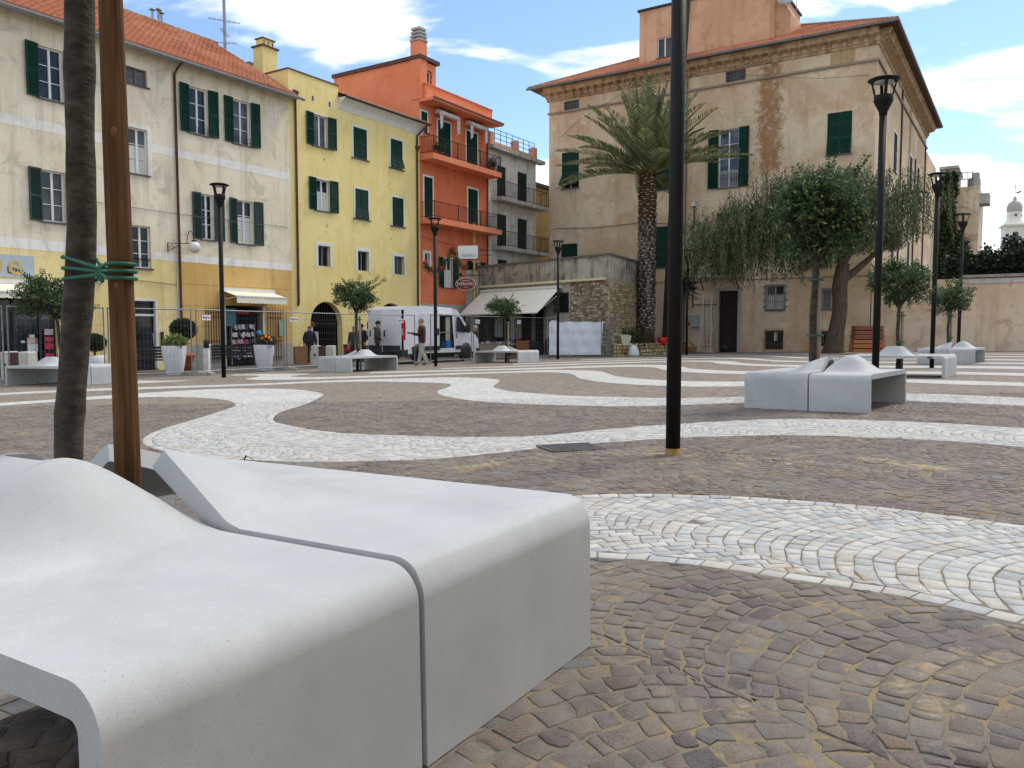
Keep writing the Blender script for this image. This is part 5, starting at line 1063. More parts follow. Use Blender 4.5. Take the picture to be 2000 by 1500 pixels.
m.extr(prof, -.12, FW+.12, 0, 'x'); m.obj('cornice', CORN, G7)
m = MB(); m.extr([(FW-p[0], p[1]) for p in prof], -.12, SW_, 0, 'y'); m.obj('cornice', CORN, G7)
m = MB(); m.extr([(p[0], p[1]) for p in prof], -.12, SW_, 0, 'y'); m.obj('cornice', CORN, G7)
mb_ = MB(); mb_.extr([(-.2, 16.8), (-.52, 16.98), (-.52, 17.04), (-.2, 17.0)], -.09, .09, 0, 'x'); mb_.box(-.09, .09, -.24, -.2, 16.66, 16.82); bm_ = mb_.mesh('bracket'); bm_.materials.append(CORN)
for i in range(38): o = link('bracket', bm_, G7, (.25+i*.545, 0, 0))
for i in range(44): o = link('bracket', bm_, G7, (FW, .3+i*.57, 0)); o.rotation_euler = (0, 0, R(90))
pit = .45; dk = M('deck', (.12, .06, .04), .9); H7 = 17.36; ov = 1.05
m = MB(); m.add([(-ov, -ov, H7), (FW+ov, -ov, H7), (FW+ov, SW_+.5, H7), (-ov, SW_+.5, H7)], [(0, 3, 2, 1)])
m.add([(-ov, -ov, H7+.02), (FW+ov, -ov, H7+.02), (FW-5.6, 5.6, H7+.02+6.65*pit), (5.6, 5.6, H7+.02+6.65*pit)], [(0, 1, 2, 3)]); m.add([(FW+ov, -ov, H7+.02), (FW+ov, SW_+.5, H7+.02), (FW-5.6, SW_+.5, H7+.02+6.65*pit), (FW-5.6, 5.6, H7+.02+6.65*pit)], [(0, 1, 2, 3)])
m.add([(-ov, -ov, H7+.02), (5.6, 5.6, H7+.02+6.65*pit), (5.6, SW_, H7+.02+6.65*pit), (-ov, SW_, H7+.02)], [(0, 1, 2, 3)]); m.obj('roof_deck', dk, G7, fix=False)
La = FW+2*ov; Lu = math.hypot(6.65, 6.65*pit); cs = 6.65/Lu
tiles(G7, (-ov, -ov, H7+.03), (1, 0, 0), (0, 1, pit), La, Lu, .26, .36, lambda a, b: b*cs < a < La-b*cs)
tiles(G7, (FW+ov, -ov, H7+.03), (0, 1, 0), (-1, 0, pit), SW_+1, Lu, .26, .36, lambda a, b: a > b*cs)
tiles(G7, (-ov, SW_, H7+.03), (0, -1, 0), (1, 0, pit), SW_+1, Lu, .26, .36, lambda a, b: SW_+1-a > b*cs)
m = MB(); RT = M('ridge_tile', S(150, 128, 110), .9)
for (p, q2) in (((-ov, -ov, H7+.06), (5.6, 5.6, H7+6.65*pit+.08)), ((FW+ov, -ov, H7+.06), (FW-5.6, 5.6, H7+6.65*pit+.08)), ((5.6, 5.6, H7+6.65*pit+.08), (FW-5.6, 5.6, H7+6.65*pit+.08))):
    p, q2 = Vector(p), Vector(q2); n = int((q2-p).length/.4)
    for i in range(n): m.tube([p.lerp(q2, i/n), p.lerp(q2, (i+1.1)/n)], [.12, .10], 8)
m.obj('ridge_tiles', plaster('ridge_tile2', S(158, 132, 112), S(110, 90, 78), .6), G7)
m = MB(); m.box(-ov-.1, FW+ov+.1, -ov-.12, -ov, H7-.08, H7+.04); m.box(FW+ov, FW+ov+.12, -ov, SW_, H7-.08, H7+.04); m.obj('gutter', M('gutter_grey', (.14, .14, .14), .6), G7)
PNK = plaster('penthouse_pink', S(210, 164, 130), S(172, 122, 92), .5, S(220, 178, 146)); 
wall(G7, 'penthouse_front', PNK, 6.1, 14.75, 17.6, 21.7, [(7.35, 8.35, 18.55, 19.8)], .2, 1.2); f_ = win(G7, 7.35, 8.35, 18.55, 19.8, None, bars=0); f_.location = (0, 1.2, 0)
hollow(G7, 6.1, 14.75, 1.2, 7.5, 17.4, 21.7, PNK, 'penthouse_sides'); m = MB(); m.box(5.98, 14.87, 1.08, 7.6, 21.7, 21.82); m.obj('penthouse_coping', IRON, G7)
m = MB(); m.extr([(14.75, 18.0), (15.6, 18.0), (15.6, 19.9), (14.75, 21.3)], 1.6, 6.0); m.obj('penthouse_stair', PNK, G7)
ds = thing('satellite_dish', 'grey satellite dish beside the rooftop room of the palazzo', 'dish', PAL+Vector((.8418, -.5397, 0))*15.4+Vector((.5397, .8418, 0))*1.1+Vector((0, 0, 20.6)), RB)
m = MB(); m.lathe([(0, .12), (.2, .1), (.38, .04), (.48, -.03), (.48, -.05), (.36, .02), (.2, .07), (0, .09)], 20); o = m.obj('reflector', M('dish_grey', (.42, .44, .46), .5), ds); o.rotation_euler = (R(75), 0, R(20))
m = MB(); m.tube([(.1, .2, -1.4), (.1, .2, .1)], .03, 6); m.tube([(.6, .2, -1.4), (.6, .2, 1.2)], .02, 6); m.bar((.4, .2, .6), (.85, .2, .9), .02, .02); m.obj('mast', GREYM, ds)
# garden wall to the right, hedge above it
GW = thing('garden_wall', 'long ochre stained garden wall with a stone coping at the right', 'wall', PAL+Vector((.8418, -.5397, 0))*FW, RB); GW['kind'] = 'thing'
GWM = plaster('garden_render', S(220, 190, 156), S(190, 154, 120), .7, S(234, 210, 184), .40, .4)
wall(GW, 'render', GWM, .05, 18, -1, 3.72, [], .2, .04)
m = MB(); m.box(4.3, 18, -.015, .04, 3.45, 3.72); m.obj('damp_top', plaster('grey_damp', S(204, 198, 188), S(160, 152, 142), .6), GW)
m = MB(); m.box(4.3, 18.1, -.1, .5, 3.76, 3.9); m.obj('coping', M('coping_stone', S(150, 148, 142), .9, .2, 4, .3, 30), GW); m = MB(); m.box(4.3, 18.1, -.05, .4, 3.7, 3.76); m.obj('brick_course', M('brick_course', S(136, 84, 72), .9, .3, 8), GW)
m = MB(); m.box(0, 18, .3, .5, -1, 3.7); m.obj('rear_face', GWM, GW)
hd = thing('hedge', 'dense dark hedge growing above the garden wall', 'hedge', GW.location, RB)
n = 26000; P = np.stack([rng.uniform(3.5, 18, n), rng.uniform(.8, 5, n), rng.uniform(3.0, 6.0, n)], 1); top = 5.5+.35*np.sin(P[:, 0]*1.1)+.2*np.sin(P[:, 0]*2.9+1)+.25*np.sin(P[:, 0]*6.1); P = P[P[:, 2] < top+rng.normal(0, .1, n)]
sur = (P[:, 1] < 2.2) | (P[:, 2] > 4.9); P = P[sur]; leaves('foliage', P, rng.normal(0, 1, (len(P), 3))+np.array([0, -.3, .4]), rng.uniform(.14, .26, len(P)), .12, HEDGE, hd)
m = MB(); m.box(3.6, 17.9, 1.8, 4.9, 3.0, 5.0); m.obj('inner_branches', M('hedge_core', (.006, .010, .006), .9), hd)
# ivy covered ruin beyond, and the church tower
IV = thing('ivy_house', 'crumbling ivy covered building end behind the weeping tree', 'house', (40.6, 75.5, 0), RB); IVM = plaster('ivy_render', S(206, 186, 152), S(160, 124, 84), .8, S(224, 214, 196))
m = MB(); m.box(-2.2, 2.6, 0, 8, -1, 14.2); m.obj('wall', IVM, IV); m = MB(); m.box(-.6, .7, .2, 6, 14.2, 16.0); m.box(-.75, .85, 0, 6.2, 16.0, 16.25); m.obj('chimney_block', CONC, IV); m = MB(); m.box(2.6, 3.4, 0, 2.5, 12.6, 13.5); m.obj('balcony', CONC, IV); m = MB(); m.box(1.6, 2.6, .2, 1.8, 14.2, 14.9); m.box(1.9, 2.5, .4, 1.6, 14.9, 15.5); m.obj('parapet', CONC, IV)
m = MB()
for z in (14.9, 15.5): m.box(.85, 2.1, .1, .16, z, z+.06)
for i in range(6): m.box(.95+i*.2, .98+i*.2, .1, .16, 14.2, 15.5)
m.obj('railing', IRON, IV)
n = 7000; P = np.stack([rng.uniform(-2.3, 2.5, n), rng.uniform(-.35, .0, n), 15*rng.random(n)**.8], 1); P = P[(P[:, 2] < 14.2-4.5*np.maximum(P[:, 0]-.3, 0)+np.sin(P[:, 0]*5))]; P = np.vstack([P, np.stack([rng.uniform(-.6, .75, 900), rng.uniform(-.1, .1, 900), rng.uniform(13.6, 15.7, 900)], 1)])
leaves('ivy', P, rng.normal(0, .5, (len(P), 3))+np.array([0, -.4, -.6]), .4, .26, IVY, IV)
CH = thing('church_tower', 'distant cream church bell tower with a small dome and cross', 'tower', (87.0, 140, 0), R(-20)); CHM = M('church_cream', S(226, 220, 204), .8, .08, 1); DOM = M('dome_grey', S(168, 160, 152), .6, .1, 2)
m = MB()
for (w, z0_, z1_) in ((1.95, -2, 14.6), (2.35, 14.6, 15.2), (1.62, 15.2, 18.9), (1.95, 18.9, 19.2)): m.box(-w, w, -w, w, z0_, z1_)
m.lathe([(1.75, 19.2), (1.35, 19.8), (1.12, 20.2), (1.12, 21.4), (1.25, 21.5)], 8, smooth=False); m.obj('shaft', CHM, CH)
m = MB(); m.lathe([(1.2, 21.5), (1.22, 22.2), (1.0, 22.9), (.5, 23.3), (.25, 23.5), (.3, 23.8), (.1, 24.1), (0, 24.1)], 16); dm = m.obj('dome', DOM, CH)
m = MB(); m.bar((0, 0, 24), (0, 0, 26.2), .06, .06); m.bar((-.6, 0, 25.7), (.6, 0, 25.7), .06, .06); m.bar((.2, 0, 24.7), (.9, 0, 24.9), .05, .25); m.obj('cross', IRON, CH)
for rz_ in (0, 90):
    m = MB(); ps = [(-.42, 15.8), (.42, 15.8), (.42, 17.5)]+[(.42*math.cos(a), 17.5+.42*math.sin(a)) for a in np.linspace(.3, math.pi-.3, 6)]+[(-.42, 17.5)]; m.extr(ps, -1.66, -1.6); o = m.obj('bell_opening', M('bell_dark', (.10, .10, .11), .8), CH, rz=R(rz_))
    m = MB(); ps = [(-.7, 12.6), (.7, 12.6), (.7, 13.4)]+[(.7*math.cos(a), 13.4+.7*math.sin(a)) for a in np.linspace(.3, math.pi-.3, 6)]+[(-.7, 13.4)]; m.extr(ps, -1.99, -1.93); o = m.obj('arch_opening', M('bell_dark', (.10, .10, .11), .8), CH, rz=R(rz_))
    m = MB(); m.lathe([(0, 0), (.22, 0), (.22, .05), (0, .05)], 12); o = m.obj('round_opening', M('bell_dark', (.10, .10, .11), .8), CH); o.location = ((0, -1.13, 20.8) if rz_ == 0 else (1.13, 0, 20.8)); o.rotation_euler = (R(90), 0, R(rz_))
# ======== low shop with rubble corner, planter and palms
LS = thing('corner_shop', 'low shop with grey parapet, cream awning and rubble stone corner', 'shop', (4.9, 40.2, 0), math.atan2(-.766, .643))
PAR = plaster('parapet_grey', S(156, 150, 136), S(82, 78, 70), .9, S(188, 182, 168), .44, .9)
wall(LS, 'parapet', PAR, -13, 0, 3.62, 4.76, [], .2)
wall(LS, 'front_wall', plaster('shop_render', S(176, 172, 160), S(124, 120, 110), .6), -13, -2.85, -1, 3.62, [(-11.4, -4.75, -1, 2.3), (-4.12, -2.95, 1.95, 3.0)], .3)
wall(LS, 'rubble_base', plaster('mortar', S(158, 148, 124), S(110, 100, 82), .6), -2.85, 0, -1, 3.62, [], .2)
m = MB(); m.box(-12, -4, 2.6, 2.64, -1, 2.4); m.box(-12, -11.9, .3, 2.6, -1, 2.4); m.box(-4.2, -4.1, .3, 2.6, -1, 2.4); m.box(-12, -4.1, .3, 2.6, 2.32, 2.36); so_ = m.obj('shop_interior', DARK, LS)
for (a, b, c, d, col) in ((-9.6, -8.9, .6, 1.75, (.42, .42, .42)), (-8.3, -7.2, .5, 1.9, (.34, .30, .24)), (-6.3, -6.0, -.5, 2.2, (.16, .17, .18)), (-10.6, -10.2, -.5, 2.2, (.10, .10, .11)), (-5.3, -4.9, -.5, 2.2, (.2, .2, .2))):
    m = MB(); m.box(a, b, .32, .38, c, d); m.obj('display_panel', M('panel%d' % int(col[0]*100), col, .6, .4, 7), LS)
m = MB(); m.box(-4.12, -2.95, .25, .27, 1.95, 3.0); w_ = m.obj('window', GLASS, LS); m = MB()
for i in range(8): x = -4.06+i*.15; m.box(x-.012, x+.012, -.04, -.016, 1.9, 3.05)
for z in (2.1, 2.5, 2.85): m.box(-4.2, -2.87, -.045, -.02, z, z+.025)
m.obj('bars', IRON, w_)
# rubble stones of the corner, front and side, thick enough to stand proud
RUBM, rnt, rb = nodes('rubble'); rv = NN(rnt, 'ShaderNodeTexCoord').outputs['Object']; rat = NN(rnt, 'ShaderNodeAttribute', attribute_name='tone').outputs['Color']
rnt.links.new(mixn(rnt, .5, rat, ramp(rnt, noise(rnt, rv, 14, 6, .7), .3, .7, (.55, .55, .55, 1), (1.2, 1.2, 1.2, 1)), 'MULTIPLY'), rb.inputs['Base Color']); rb.inputs['Roughness'].default_value = .95; bump(rnt, noise(rnt, rv, 40, 5), .6, .01, rb)
def rubble(x0, x1, z0, z1, rw, rh, pal, fn=None, single=0):
    """courses of irregular stones standing proud of the plane y=0 (facing -y): list of (verts, faces, colour)"""
    out = []; z = z0; F_ = [(0, 1, 2, 3, 4, 5)]+[(i, i+6, (i+1) % 6+6, (i+1) % 6) for i in range(6)]
    while z < z1-.03:
        h = min(rng.uniform(*rh), z1-z); x = x0+rng.uniform(0, .05)
        while x < x1-.05:
            w = min(rng.uniform(*rw), x1-x)
            if fn is None or fn(x+w/2, z+h/2):
                cx, cz = x+w/2, z+h/2; k = 6; pts = []
                for i in range(6):
                    a = 2*math.pi*(i+.5)/6+rng.normal(0, .12); rr = rng.uniform(.80, 1.04); pts.append((cx+math.copysign(abs(math.cos(a))**.7, math.cos(a))*w*.5*rr, cz+math.copysign(abs(math.sin(a))**.7, math.sin(a))*h*.5*rr))
                d = rng.uniform(.02, .07)
                out.append(([(cx+(p[0]-cx)*.86, -d, cz+(p[1]-cz)*.86) for p in pts]+[(p[0], .02, p[1]) for p in pts], F_, np.array(pal[rng.integers(len(pal))])*rng.uniform(.7, 1.2)))
            x += w
        z += h
    return out
def put_rubble(P, st, name, rot=None, single=False):
    if single:
        for v, f, c in st:
            me = bpy.data.meshes.new('stone'); me.from_pydata([v_ for v_ in v], [], f); me.materials.append(RUBM); a = me.attributes.new('tone', 'FLOAT_COLOR', 'FACE'); a.data.foreach_set('color', np.tile([*c, 1], len(f)).astype(np.float32)); o = link('stone', me, P)
            if rot: o.matrix_local = rot
        return
    V = []; F = []; cols = []
    for v, f, c in st: o_ = len(V); V += v; F += [tuple(i+o_ for i in q_) for q_ in f]; cols += [[*c, 1]]*len(f)
    me = bpy.data.meshes.new(name); me.from_pydata(V, [], F); me.materials.append(RUBM); a = me.attributes.new('tone', 'FLOAT_COLOR', 'FACE'); a.data.foreach_set('color', np.array(cols, np.float32).ravel()); o = tag(link(name, me, P), kind='stuff')
    if rot: o.matrix_local = rot
RP = [S(204,196,176), S(168, 156, 128), S(150, 140, 118), S(180, 170, 146), S(128, 116, 98), S(168, 148, 118), S(196, 188, 170), S(132, 124, 112), S(186, 176, 152), S(160, 116, 92)]
put_rubble(LS, rubble(-2.8, -.02, -.5, 3.5, (.09, .34), (.06, .17), RP), 'rubble_stones')
# side face of the shop
SD = math.atan2(.909, .417)-math.atan2(-.766, .643); RS = Matrix.Rotation(SD, 4, 'Z')
w_ = wall(LS, 'side_wall', plaster('mortar', S(158, 148, 124), S(110, 100, 82), .6), 0, 5.6, -1, 3.62); w_.matrix_local = RS
w_ = wall(LS, 'side_parapet', PAR, 0, 5.6, 3.62, 4.76); w_.matrix_local = RS
put_rubble(LS, rubble(.02, 5.5, -.5, 3.4, (.16, .42), (.1, .2), [S(176, 160, 120), S(160, 144, 108), S(186, 172, 136), S(146, 128, 96)]), 'rubble_stones', RS)
for k, mm in ((0, None), (1, RS)):
    m = MB(); m.box(-13 if k == 0 else .08, 0.08 if k == 0 else 5.6, -.08, .3, 4.76, 4.86); o = m.obj('coping', M('coping_dark', S(104, 100, 92), .9, .3, 4), LS)
    if mm: o.matrix_local = mm
m = MB(); m.box(-10.5, -.25, -.16, -.01, 3.54, 3.66); m.obj('light_strip', M('cream_strip', S(214, 206, 172), .6, .08), LS)
m = MB(); m.box(-10.6, -3.4, -.06, -.005, 3.02, 3.16); m.obj('lintel', M('lintel_dark', (.12, .115, .10), .8), LS)
AW = awning(LS, -10.4, -3.55, 3.28, 1.92, 1.7, AWN, 0, True)
m = MB(); m.add([(0, 0, 4.7), (5.6*math.cos(SD), 5.6*math.sin(SD), 4.7), (-13, 6, 4.7), (-13, 0, 4.7)], [(0, 1, 2, 3)]); m.obj('flat_roof', CONC, LS, fix=False)
RED = M('red_brick', S(150, 88, 66), .9, .3, 9); m = MB()
for i in range(11): m.box(-2.75+i*.25, -2.53+i*.25, -.045, .0, 3.42, 3.5)
m.obj('brick_course', RED, LS)
# planter with warm stones
PLN = Vector((4.95, 40.0, 0)); PR_ = math.atan2(44.05-40.13, 8.61-5.02)
pw = thing('stone_planter', 'low planter wall of honey coloured rubble below the palms', 'planter', (5.05, 40.35, gz(5, 40)), PR_)
m = MB(); m.box(0, 5.4, .0, .35, -.2, .62); m.obj('core', plaster('mortar2', S(120, 108, 86), S(90, 80, 62), .6), pw)
put_rubble(pw, rubble(.02, 5.38, -.02, .66, (.2, .42), (.13, .24), [S(196, 172, 120), S(186, 160, 108), S(204, 186, 140), S(170, 146, 104), S(200, 190, 160)]), 'stone', None, True)
m = MB(); m.box(.6, 5.4, .35, 1.0, -.2, .5); m.obj('soil', M('soil', (.03, .022, .016), .95, .4, 6, .6, 20), pw)
def palm(label, x, y, h, r0, r1, nf, fl, lean=(0, 0), old=False):
    t = thing('palm_tree', label, 'palm', (x, y, gz(x, y)+.3)); m = MB(); zz = np.linspace(-.3, h, 24)
    cx = lambda z: (lean[0]*(z/h)**1.3, lean[1]*(z/h)**1.3)
    m.tube([(*cx(max(z, 0)), z) for z in zz], [r0+(r1-r0)*max(z, 0)/h+(.12 if z < .4 else 0) for z in zz], 14); m.obj('trunk', M('palm_trunk', (.06, .035, .024), .95, .4, 8, .8, 20), t)
    if not old:                                # pale cut leaf bases spiralling up the trunk
        V = []; F = []; cols = []; k = 0; z = .9
        while z < h+.15:
            for j in range(11):
                a = 2*math.pi*(j+.5*(k % 2))/11+rng.normal(0, .11); rr = r0+(r1-r0)*z/h; c, s = math.cos(a), math.sin(a); ox, oy = cx(z); w = rng.uniform(.09, .15); hh = rng.uniform(.12, .30); o = len(V); top = z/h > .72
                px = lambda e, u, q: (ox+c*(rr+e)-s*u, oy+s*(rr+e)+c*u, q)
                V += [px(-.03, -w, z), px(-.03, w, z), px(.10, w*.55, z+hh), px(.10, -w*.55, z+hh), px(.02, -w*.5, z+hh+.05), px(.02, w*.5, z+hh+.05)]
                F += [(o, o+1, o+2, o+3), (o+3, o+2, o+5, o+4)]
                b = np.array(S(128, 96, 70) if top else S(176, 166, 150))*rng.uniform(.6, 1.1); cols += [[*(b*.5), 1], [*(np.array(S(200, 170, 120)) if top else b*1.15), 1]]
            z += .2; k += 1
        me = bpy.data.meshes.new('leaf_bases'); me.from_pydata(V, [], F); me.materials.append(RUBM); a = me.attributes.new('tone', 'FLOAT_COLOR', 'FACE'); a.data.foreach_set('color', np.array(cols, np.float32).ravel()); tag(link('leaf_bases', me, t), kind='stuff')
    else:
        m = MB()
        for i in range(int(h/.16)): z = i*.16; m.lathe([(r0+(r1-r0)*z/h+.0, z), (r0+(r1-r0)*z/h+.025, z+.08), (r0+(r1-r0)*z/h, z+.15)], 12, (*cx(z), 0))
        m.obj('ring_scars', M('palm_scars', (.055, .042, .032), .95, .3, 6), t)
    hx, hy = cx(h); head = np.array([hx, hy, h+.1])
    for i in range(nf):
        az = 2*math.pi*(i*.381966)+rng.normal(0, .15); el = R(87-76*(i/nf)**1.05+rng.normal(0, 4)); L = fl*rng.uniform(.85, 1.05)
        ts = np.linspace(0, 1, 15); d0 = np.array([math.cos(az)*math.cos(el), math.sin(az)*math.cos(el), math.sin(el)]); droop = rng.uniform(.16, .34)*(.25+math.cos(el))
        pts = np.array([head+d0*L*s+np.array([0, 0, -1])*droop*L*s*s*.95 for s in ts]); mb2 = MB(); mb2.tube(pts, list(np.linspace(.045, .006, 15)), 5); o = mb2.obj('frond', M('frond_rib', (.16, .17, .06), .6, .2, 3), t)
        P = []; D = []; LL = []
        for s in np.linspace(.16, 1, 58):
            p = head+d0*L*s+np.array([0, 0, -1])*droop*L*s*s*.95; tg = d0-np.array([0, 0, 2*droop*s*.95]); tg /= np.linalg.norm(tg); sd0 = np.cross(tg, [0, 0, 1]); sd0 /= max(np.linalg.norm(sd0), 1e-3); upv = np.cross(sd0, tg)
            for sg in (-1, 1): P.append(p); D.append(sd0*sg*.85+tg*.75+upv*.45+rng.normal(0, .06, 3)); LL.append(.62*math.sin(math.pi*min(1, .22+.78*s)**.9)+.16)
        leaves('leaflets', np.array(P), np.array(D), np.array(LL), .055, PALML, o, .12)
    return t
palm('large date palm with an arching crown in front of the palazzo', 7.45, 44.5, 9.4, .46, .44, 60, 5.9)
palm('tall slender dark palm trunk rising beside the date palm', 9.0, 46.5, 26, .27, .20, 26, 3.4, (1.3, .2), True)
# pepper tree
def pepper():
    t = thing('pepper_tree', 'weeping pepper tree with a thick brown trunk before the palazzo', 'tree', (16.6, 41.2, gz(16.6, 41.2))); m = MB()
    m.tube([(-.05, 0, -.1), (0, 0, .4), (.1, 0, 1.2), (.25, 0, 2.2), (.2, 0, 3.4), (.35, 0, 4.6)], [.62, .48, .40, .36, .38, .33], 14)
    br = [((.35, 0, 4.4), (-.9, -.3, 6.2), (-3.0, -.4, 7.4), (-5.0, -.2, 7.3)), ((.35, 0, 4.6), (1.1, .1, 6.0), (1.9, 0, 7.6), (2.6, .3, 8.9)), ((.2, 0, 3.6), (1.5, .2, 4.6), (2.6, .2, 5.4), (3.3, 0, 7.0)), ((2.0, 0, 7.4), (3.0, .2, 8.0), (4.0, .3, 8.5), (4.8, .3, 8.2)), ((-.4, -.2, 5.6), (-1.2, -.6, 7.2), (-2.0, -.6, 8.2), (-2.9, -.5, 8.6)), ((1.6, 0, 7.0), (.8, -.4, 8.2), (.0, -.5, 8.9), (-.8, -.5, 9.1)), ((-3.0, -.4, 7.3), (-4.6, -.8, 7.0), (-6.0, -.5, 6.4), (-6.8, -.3, 5.9))]
    tips = []
    for b in br:
        p = cat([q_ for q_ in b], False, .4) if 0 else np.array(b); pts = [Vector(b[0])+(Vector(b[3])-Vector(b[0]))*0 for _ in range(0)]; ts = np.linspace(0, 1, 9); B = [((1-s)**3)*np.array(b[0])+3*s*(1-s)**2*np.array(b[1])+3*s*s*(1-s)*np.array(b[2])+s**3*np.array(b[3]) for s in ts]
        m.tube(B, list(np.linspace(.22, .04, 9)), 8); tips += B[2:]
    m.obj('trunk', OLD, t); tips = np.array(tips); P = []; D = []; LL = []; T = []; twig = MB()
    for i in range(3100):
        o = tips[rng.integers(len(tips))]
        if o[0] > 1.6 and rng.random() < (.45 if o[0] < 3.2 else .8): continue
        o = o+rng.normal(0, 1, 3)*np.array([.8, .9, .35]); L = rng.uniform(1.0, 3.4)*(.75 if o[2] < 6.2 else 1); o[2] = min(o[2]+.3, 9.3); n = int(L/.06); ph = rng.random()*6; tone = rng.uniform(.15, .85)
        lim_ = 3.3+.5*math.sin(o[0]*1.7)+(1.5 if o[0] > -1.6 else 0)+(1.0 if o[0] > 1.5 else 0)
        for j in range(n):
            s = j/n; p = o+np.array([.18*math.sin(ph+2*s), .18*math.cos(ph+2.4*s), -L*s])
            if p[2] < lim_: break
            a = rng.random()*6.28; P.append(p); D.append((math.cos(a)*.7, math.sin(a)*.7, -1.0)); LL.append(rng.uniform(.10, .19)); T.append(tone)
    leaves('crown', np.array(P), np.array(D), np.array(LL)*1.25, .040, PEPPER, t, .1, np.array(T)); print('pepper leaves', len(P)); return t
pepper()
# dark yucca behind the near post
yc = thing('yucca', 'spiky dark yucca between the palms and the meter boxes', 'plant', (9.4, 44.6, gz(9.4, 44.6)+.3)); m = MB(); m.tube([(0, 0, -.3), (.1, 0, 1.5), (.15, 0, 3.4)], [.14, .11, .09], 8); m.obj('stem', OLD, yc)
P = np.array([.15, 0, 3.2])+rng.normal(0, .2, (240, 3))*np.array([.5, .5, 1.6])+np.array([0, 0, .3]); D = rng.normal(0, 1, (240, 3))*np.array([1, 1, .5]); leaves('spikes', P, D, rng.uniform(.7, 1.1, 240), .05, HEDGE, yc)
sh = thing('planter_shrub', 'low green shrub behind the pale pot in the stone planter', 'shrub', (6.4, 42.2, gz(6.4, 42)+.5)); P = rng.normal(0, .3, (700, 3))*np.array([1.3, 1, .8])+np.array([0, 0, .45]); leaves('foliage', P, rng.normal(0, 1, (700, 3)), .13, .06, BOX, sh)

# ======== unseen house row, added to shade the near bench; closes the square's right
G8 = thing('added_shade_house', 'long pale rendered house added out of view to shade the near bench', 'house', Vector((.8418, -.5397, 0))*10.6+AX*16+Vector((0, 0, 0)), RA+math.pi)
H8 = [(x, x+.95, z, z+1.6) for x in (2, 5.5, 9, 12.5, 16, 19.5, 23, 26.5, 30) for z in (4.2, 7.6)]; D8 = [(x, x+1.2, -1, 2.3) for x in (3, 10, 17, 24, 31)]
wall(G8, 'wall', plaster('shade_house_render', S(206, 188, 156), S(168, 150, 122), .5), 0, 34, -1, 10.6, H8+D8, .2)
for w in H8: win(G8, *w, 'closed')
for w in D8: m = MB(); m.box(w[0], w[1], .15, .19, -1, 2.3); m.obj('door', M('door_brown', (.06, .035, .022), .6, .3, 4), G8)
hollow(G8, 0, 34, 0, 9, -1, 10.6, CREAM); m = MB(); m.box(-.4, 34.4, -.6, 0, 10.6, 10.78); m.obj('eave', CONC, G8)
deck(G8, [(-.4, -.6, 10.8), (34.4, -.6, 10.8), (34.4, 4.5, 13), (-.4, 4.5, 13)], TILE, 'roof'); deck(G8, [(-.4, 4.5, 13), (34.4, 4.5, 13), (34.4, 9.6, 10.8), (-.4, 9.6, 10.8)], TILE, 'roof')
# ---------------- site fence
GALV = M('galvanised', (.22, .225, .23), .45, .2, 6, .1, 30, .6); BLOCK = M('fence_block', S(150, 146, 136), .95, .2, 8, .4, 40)
LAB = M('label_white', (.78, .78, .78), .6, .03); LBLUE = M('label_blue', (.02, .12, .55), .6); LRED = M('label_red', (.6, .02, .03), .6)
def fence(a, b, label, plate=True, sheet_=False, base=0.13):
    a = Vector(a); b = Vector(b); L = (b-a).length; za, zb = gz(*a), gz(*b); t = thing('wire_fence', label, 'fence', (a.x, a.y, za), math.atan2(b.y-a.y, b.x-a.x), 'temporary wire fence panels')
    sl = (zb-za)/L; z = lambda x, h: h+sl*x; m = MB(); r = .019
    for x in (.02, L-.02): m.tube([(x, 0, z(x, .02)), (x, 0, z(x, 2.02))], r, 8)
    for h in (base, 1.99): m.tube([(.02, 0, z(0, h)), (L-.02, 0, z(L, h))], r, 8)
    m.obj('frame', GALV, t); m = MB(); n = int(L/.105); w = .0013
    for i in range(1, n): x = L*i/n; m.bar((x, 0, z(x, base)), (x, 0, z(x, 1.99)), w*2, w*2)
    for i in range(1, 8): h = base+(1.99-base)*i/8; m.bar((0.02, .004, z(0, h)), (L-.02, .004, z(L, h)), w*2, w*2)
    tag(m.obj('wire_mesh', M('fence_wire', (.16, .165, .17), .6, .2, 6), t, fix=False), kind='stuff')
    if plate:
        x = L-.55 if plate is True else plate; m = MB(); m.box(x-.16, x+.16, -.012, -.006, z(x, 1.68), z(x, 1.84)); p_ = m.obj('label', LAB, t)
        text('lettering', 'Big', .115, LBLUE, p_, (x-.07, -.016, z(x, 1.765)), (R(90), 0, 0), .002); text('lettering', 'Mat', .115, LRED, p_, (x+.07, -.016, z(x, 1.765)), (R(90), 0, 0), .002)
    if sheet_:
        nx, nz = 26, 14; V = [(.1+(L-.35)*i/nx-(.12*(1-j/nz) if i == nx else 0), -.035-.02*math.sin(i*.9+j*.5)-.015*math.sin(j*1.3), z(0, .16+1.62*j/nz)+(.02*math.sin(i*.8) if j == nz else 0)) for i in range(nx+1) for j in range(nz+1)]
        F = [(i*(nz+1)+j, (i+1)*(nz+1)+j, (i+1)*(nz+1)+j+1, i*(nz+1)+j+1) for i in range(nx) for j in range(nz)]; m = MB(); m.add(V, F, 0, True); m.obj('white_sheet', M('white_netting', (.66, .69, .74), .8, .1, 5, .4, 30), t, fix=False)
    return t
FN = [(-15.2, 17.6), (-12.9, 20.3), (-9.58, 23.95), (-7.75, 27.2), (-5.9, 30.2), (-3.95, 32.6)]
fence(FN[0], FN[1], 'wire fence panel at the left edge, before the jeweller'); fence((-12.85, 20.36), (-11.25, 22.1), 'narrow wire fence panel behind the left bench', False); fence((-11.2, 22.16), FN[2], 'wire fence panel before the first white planter', .5)
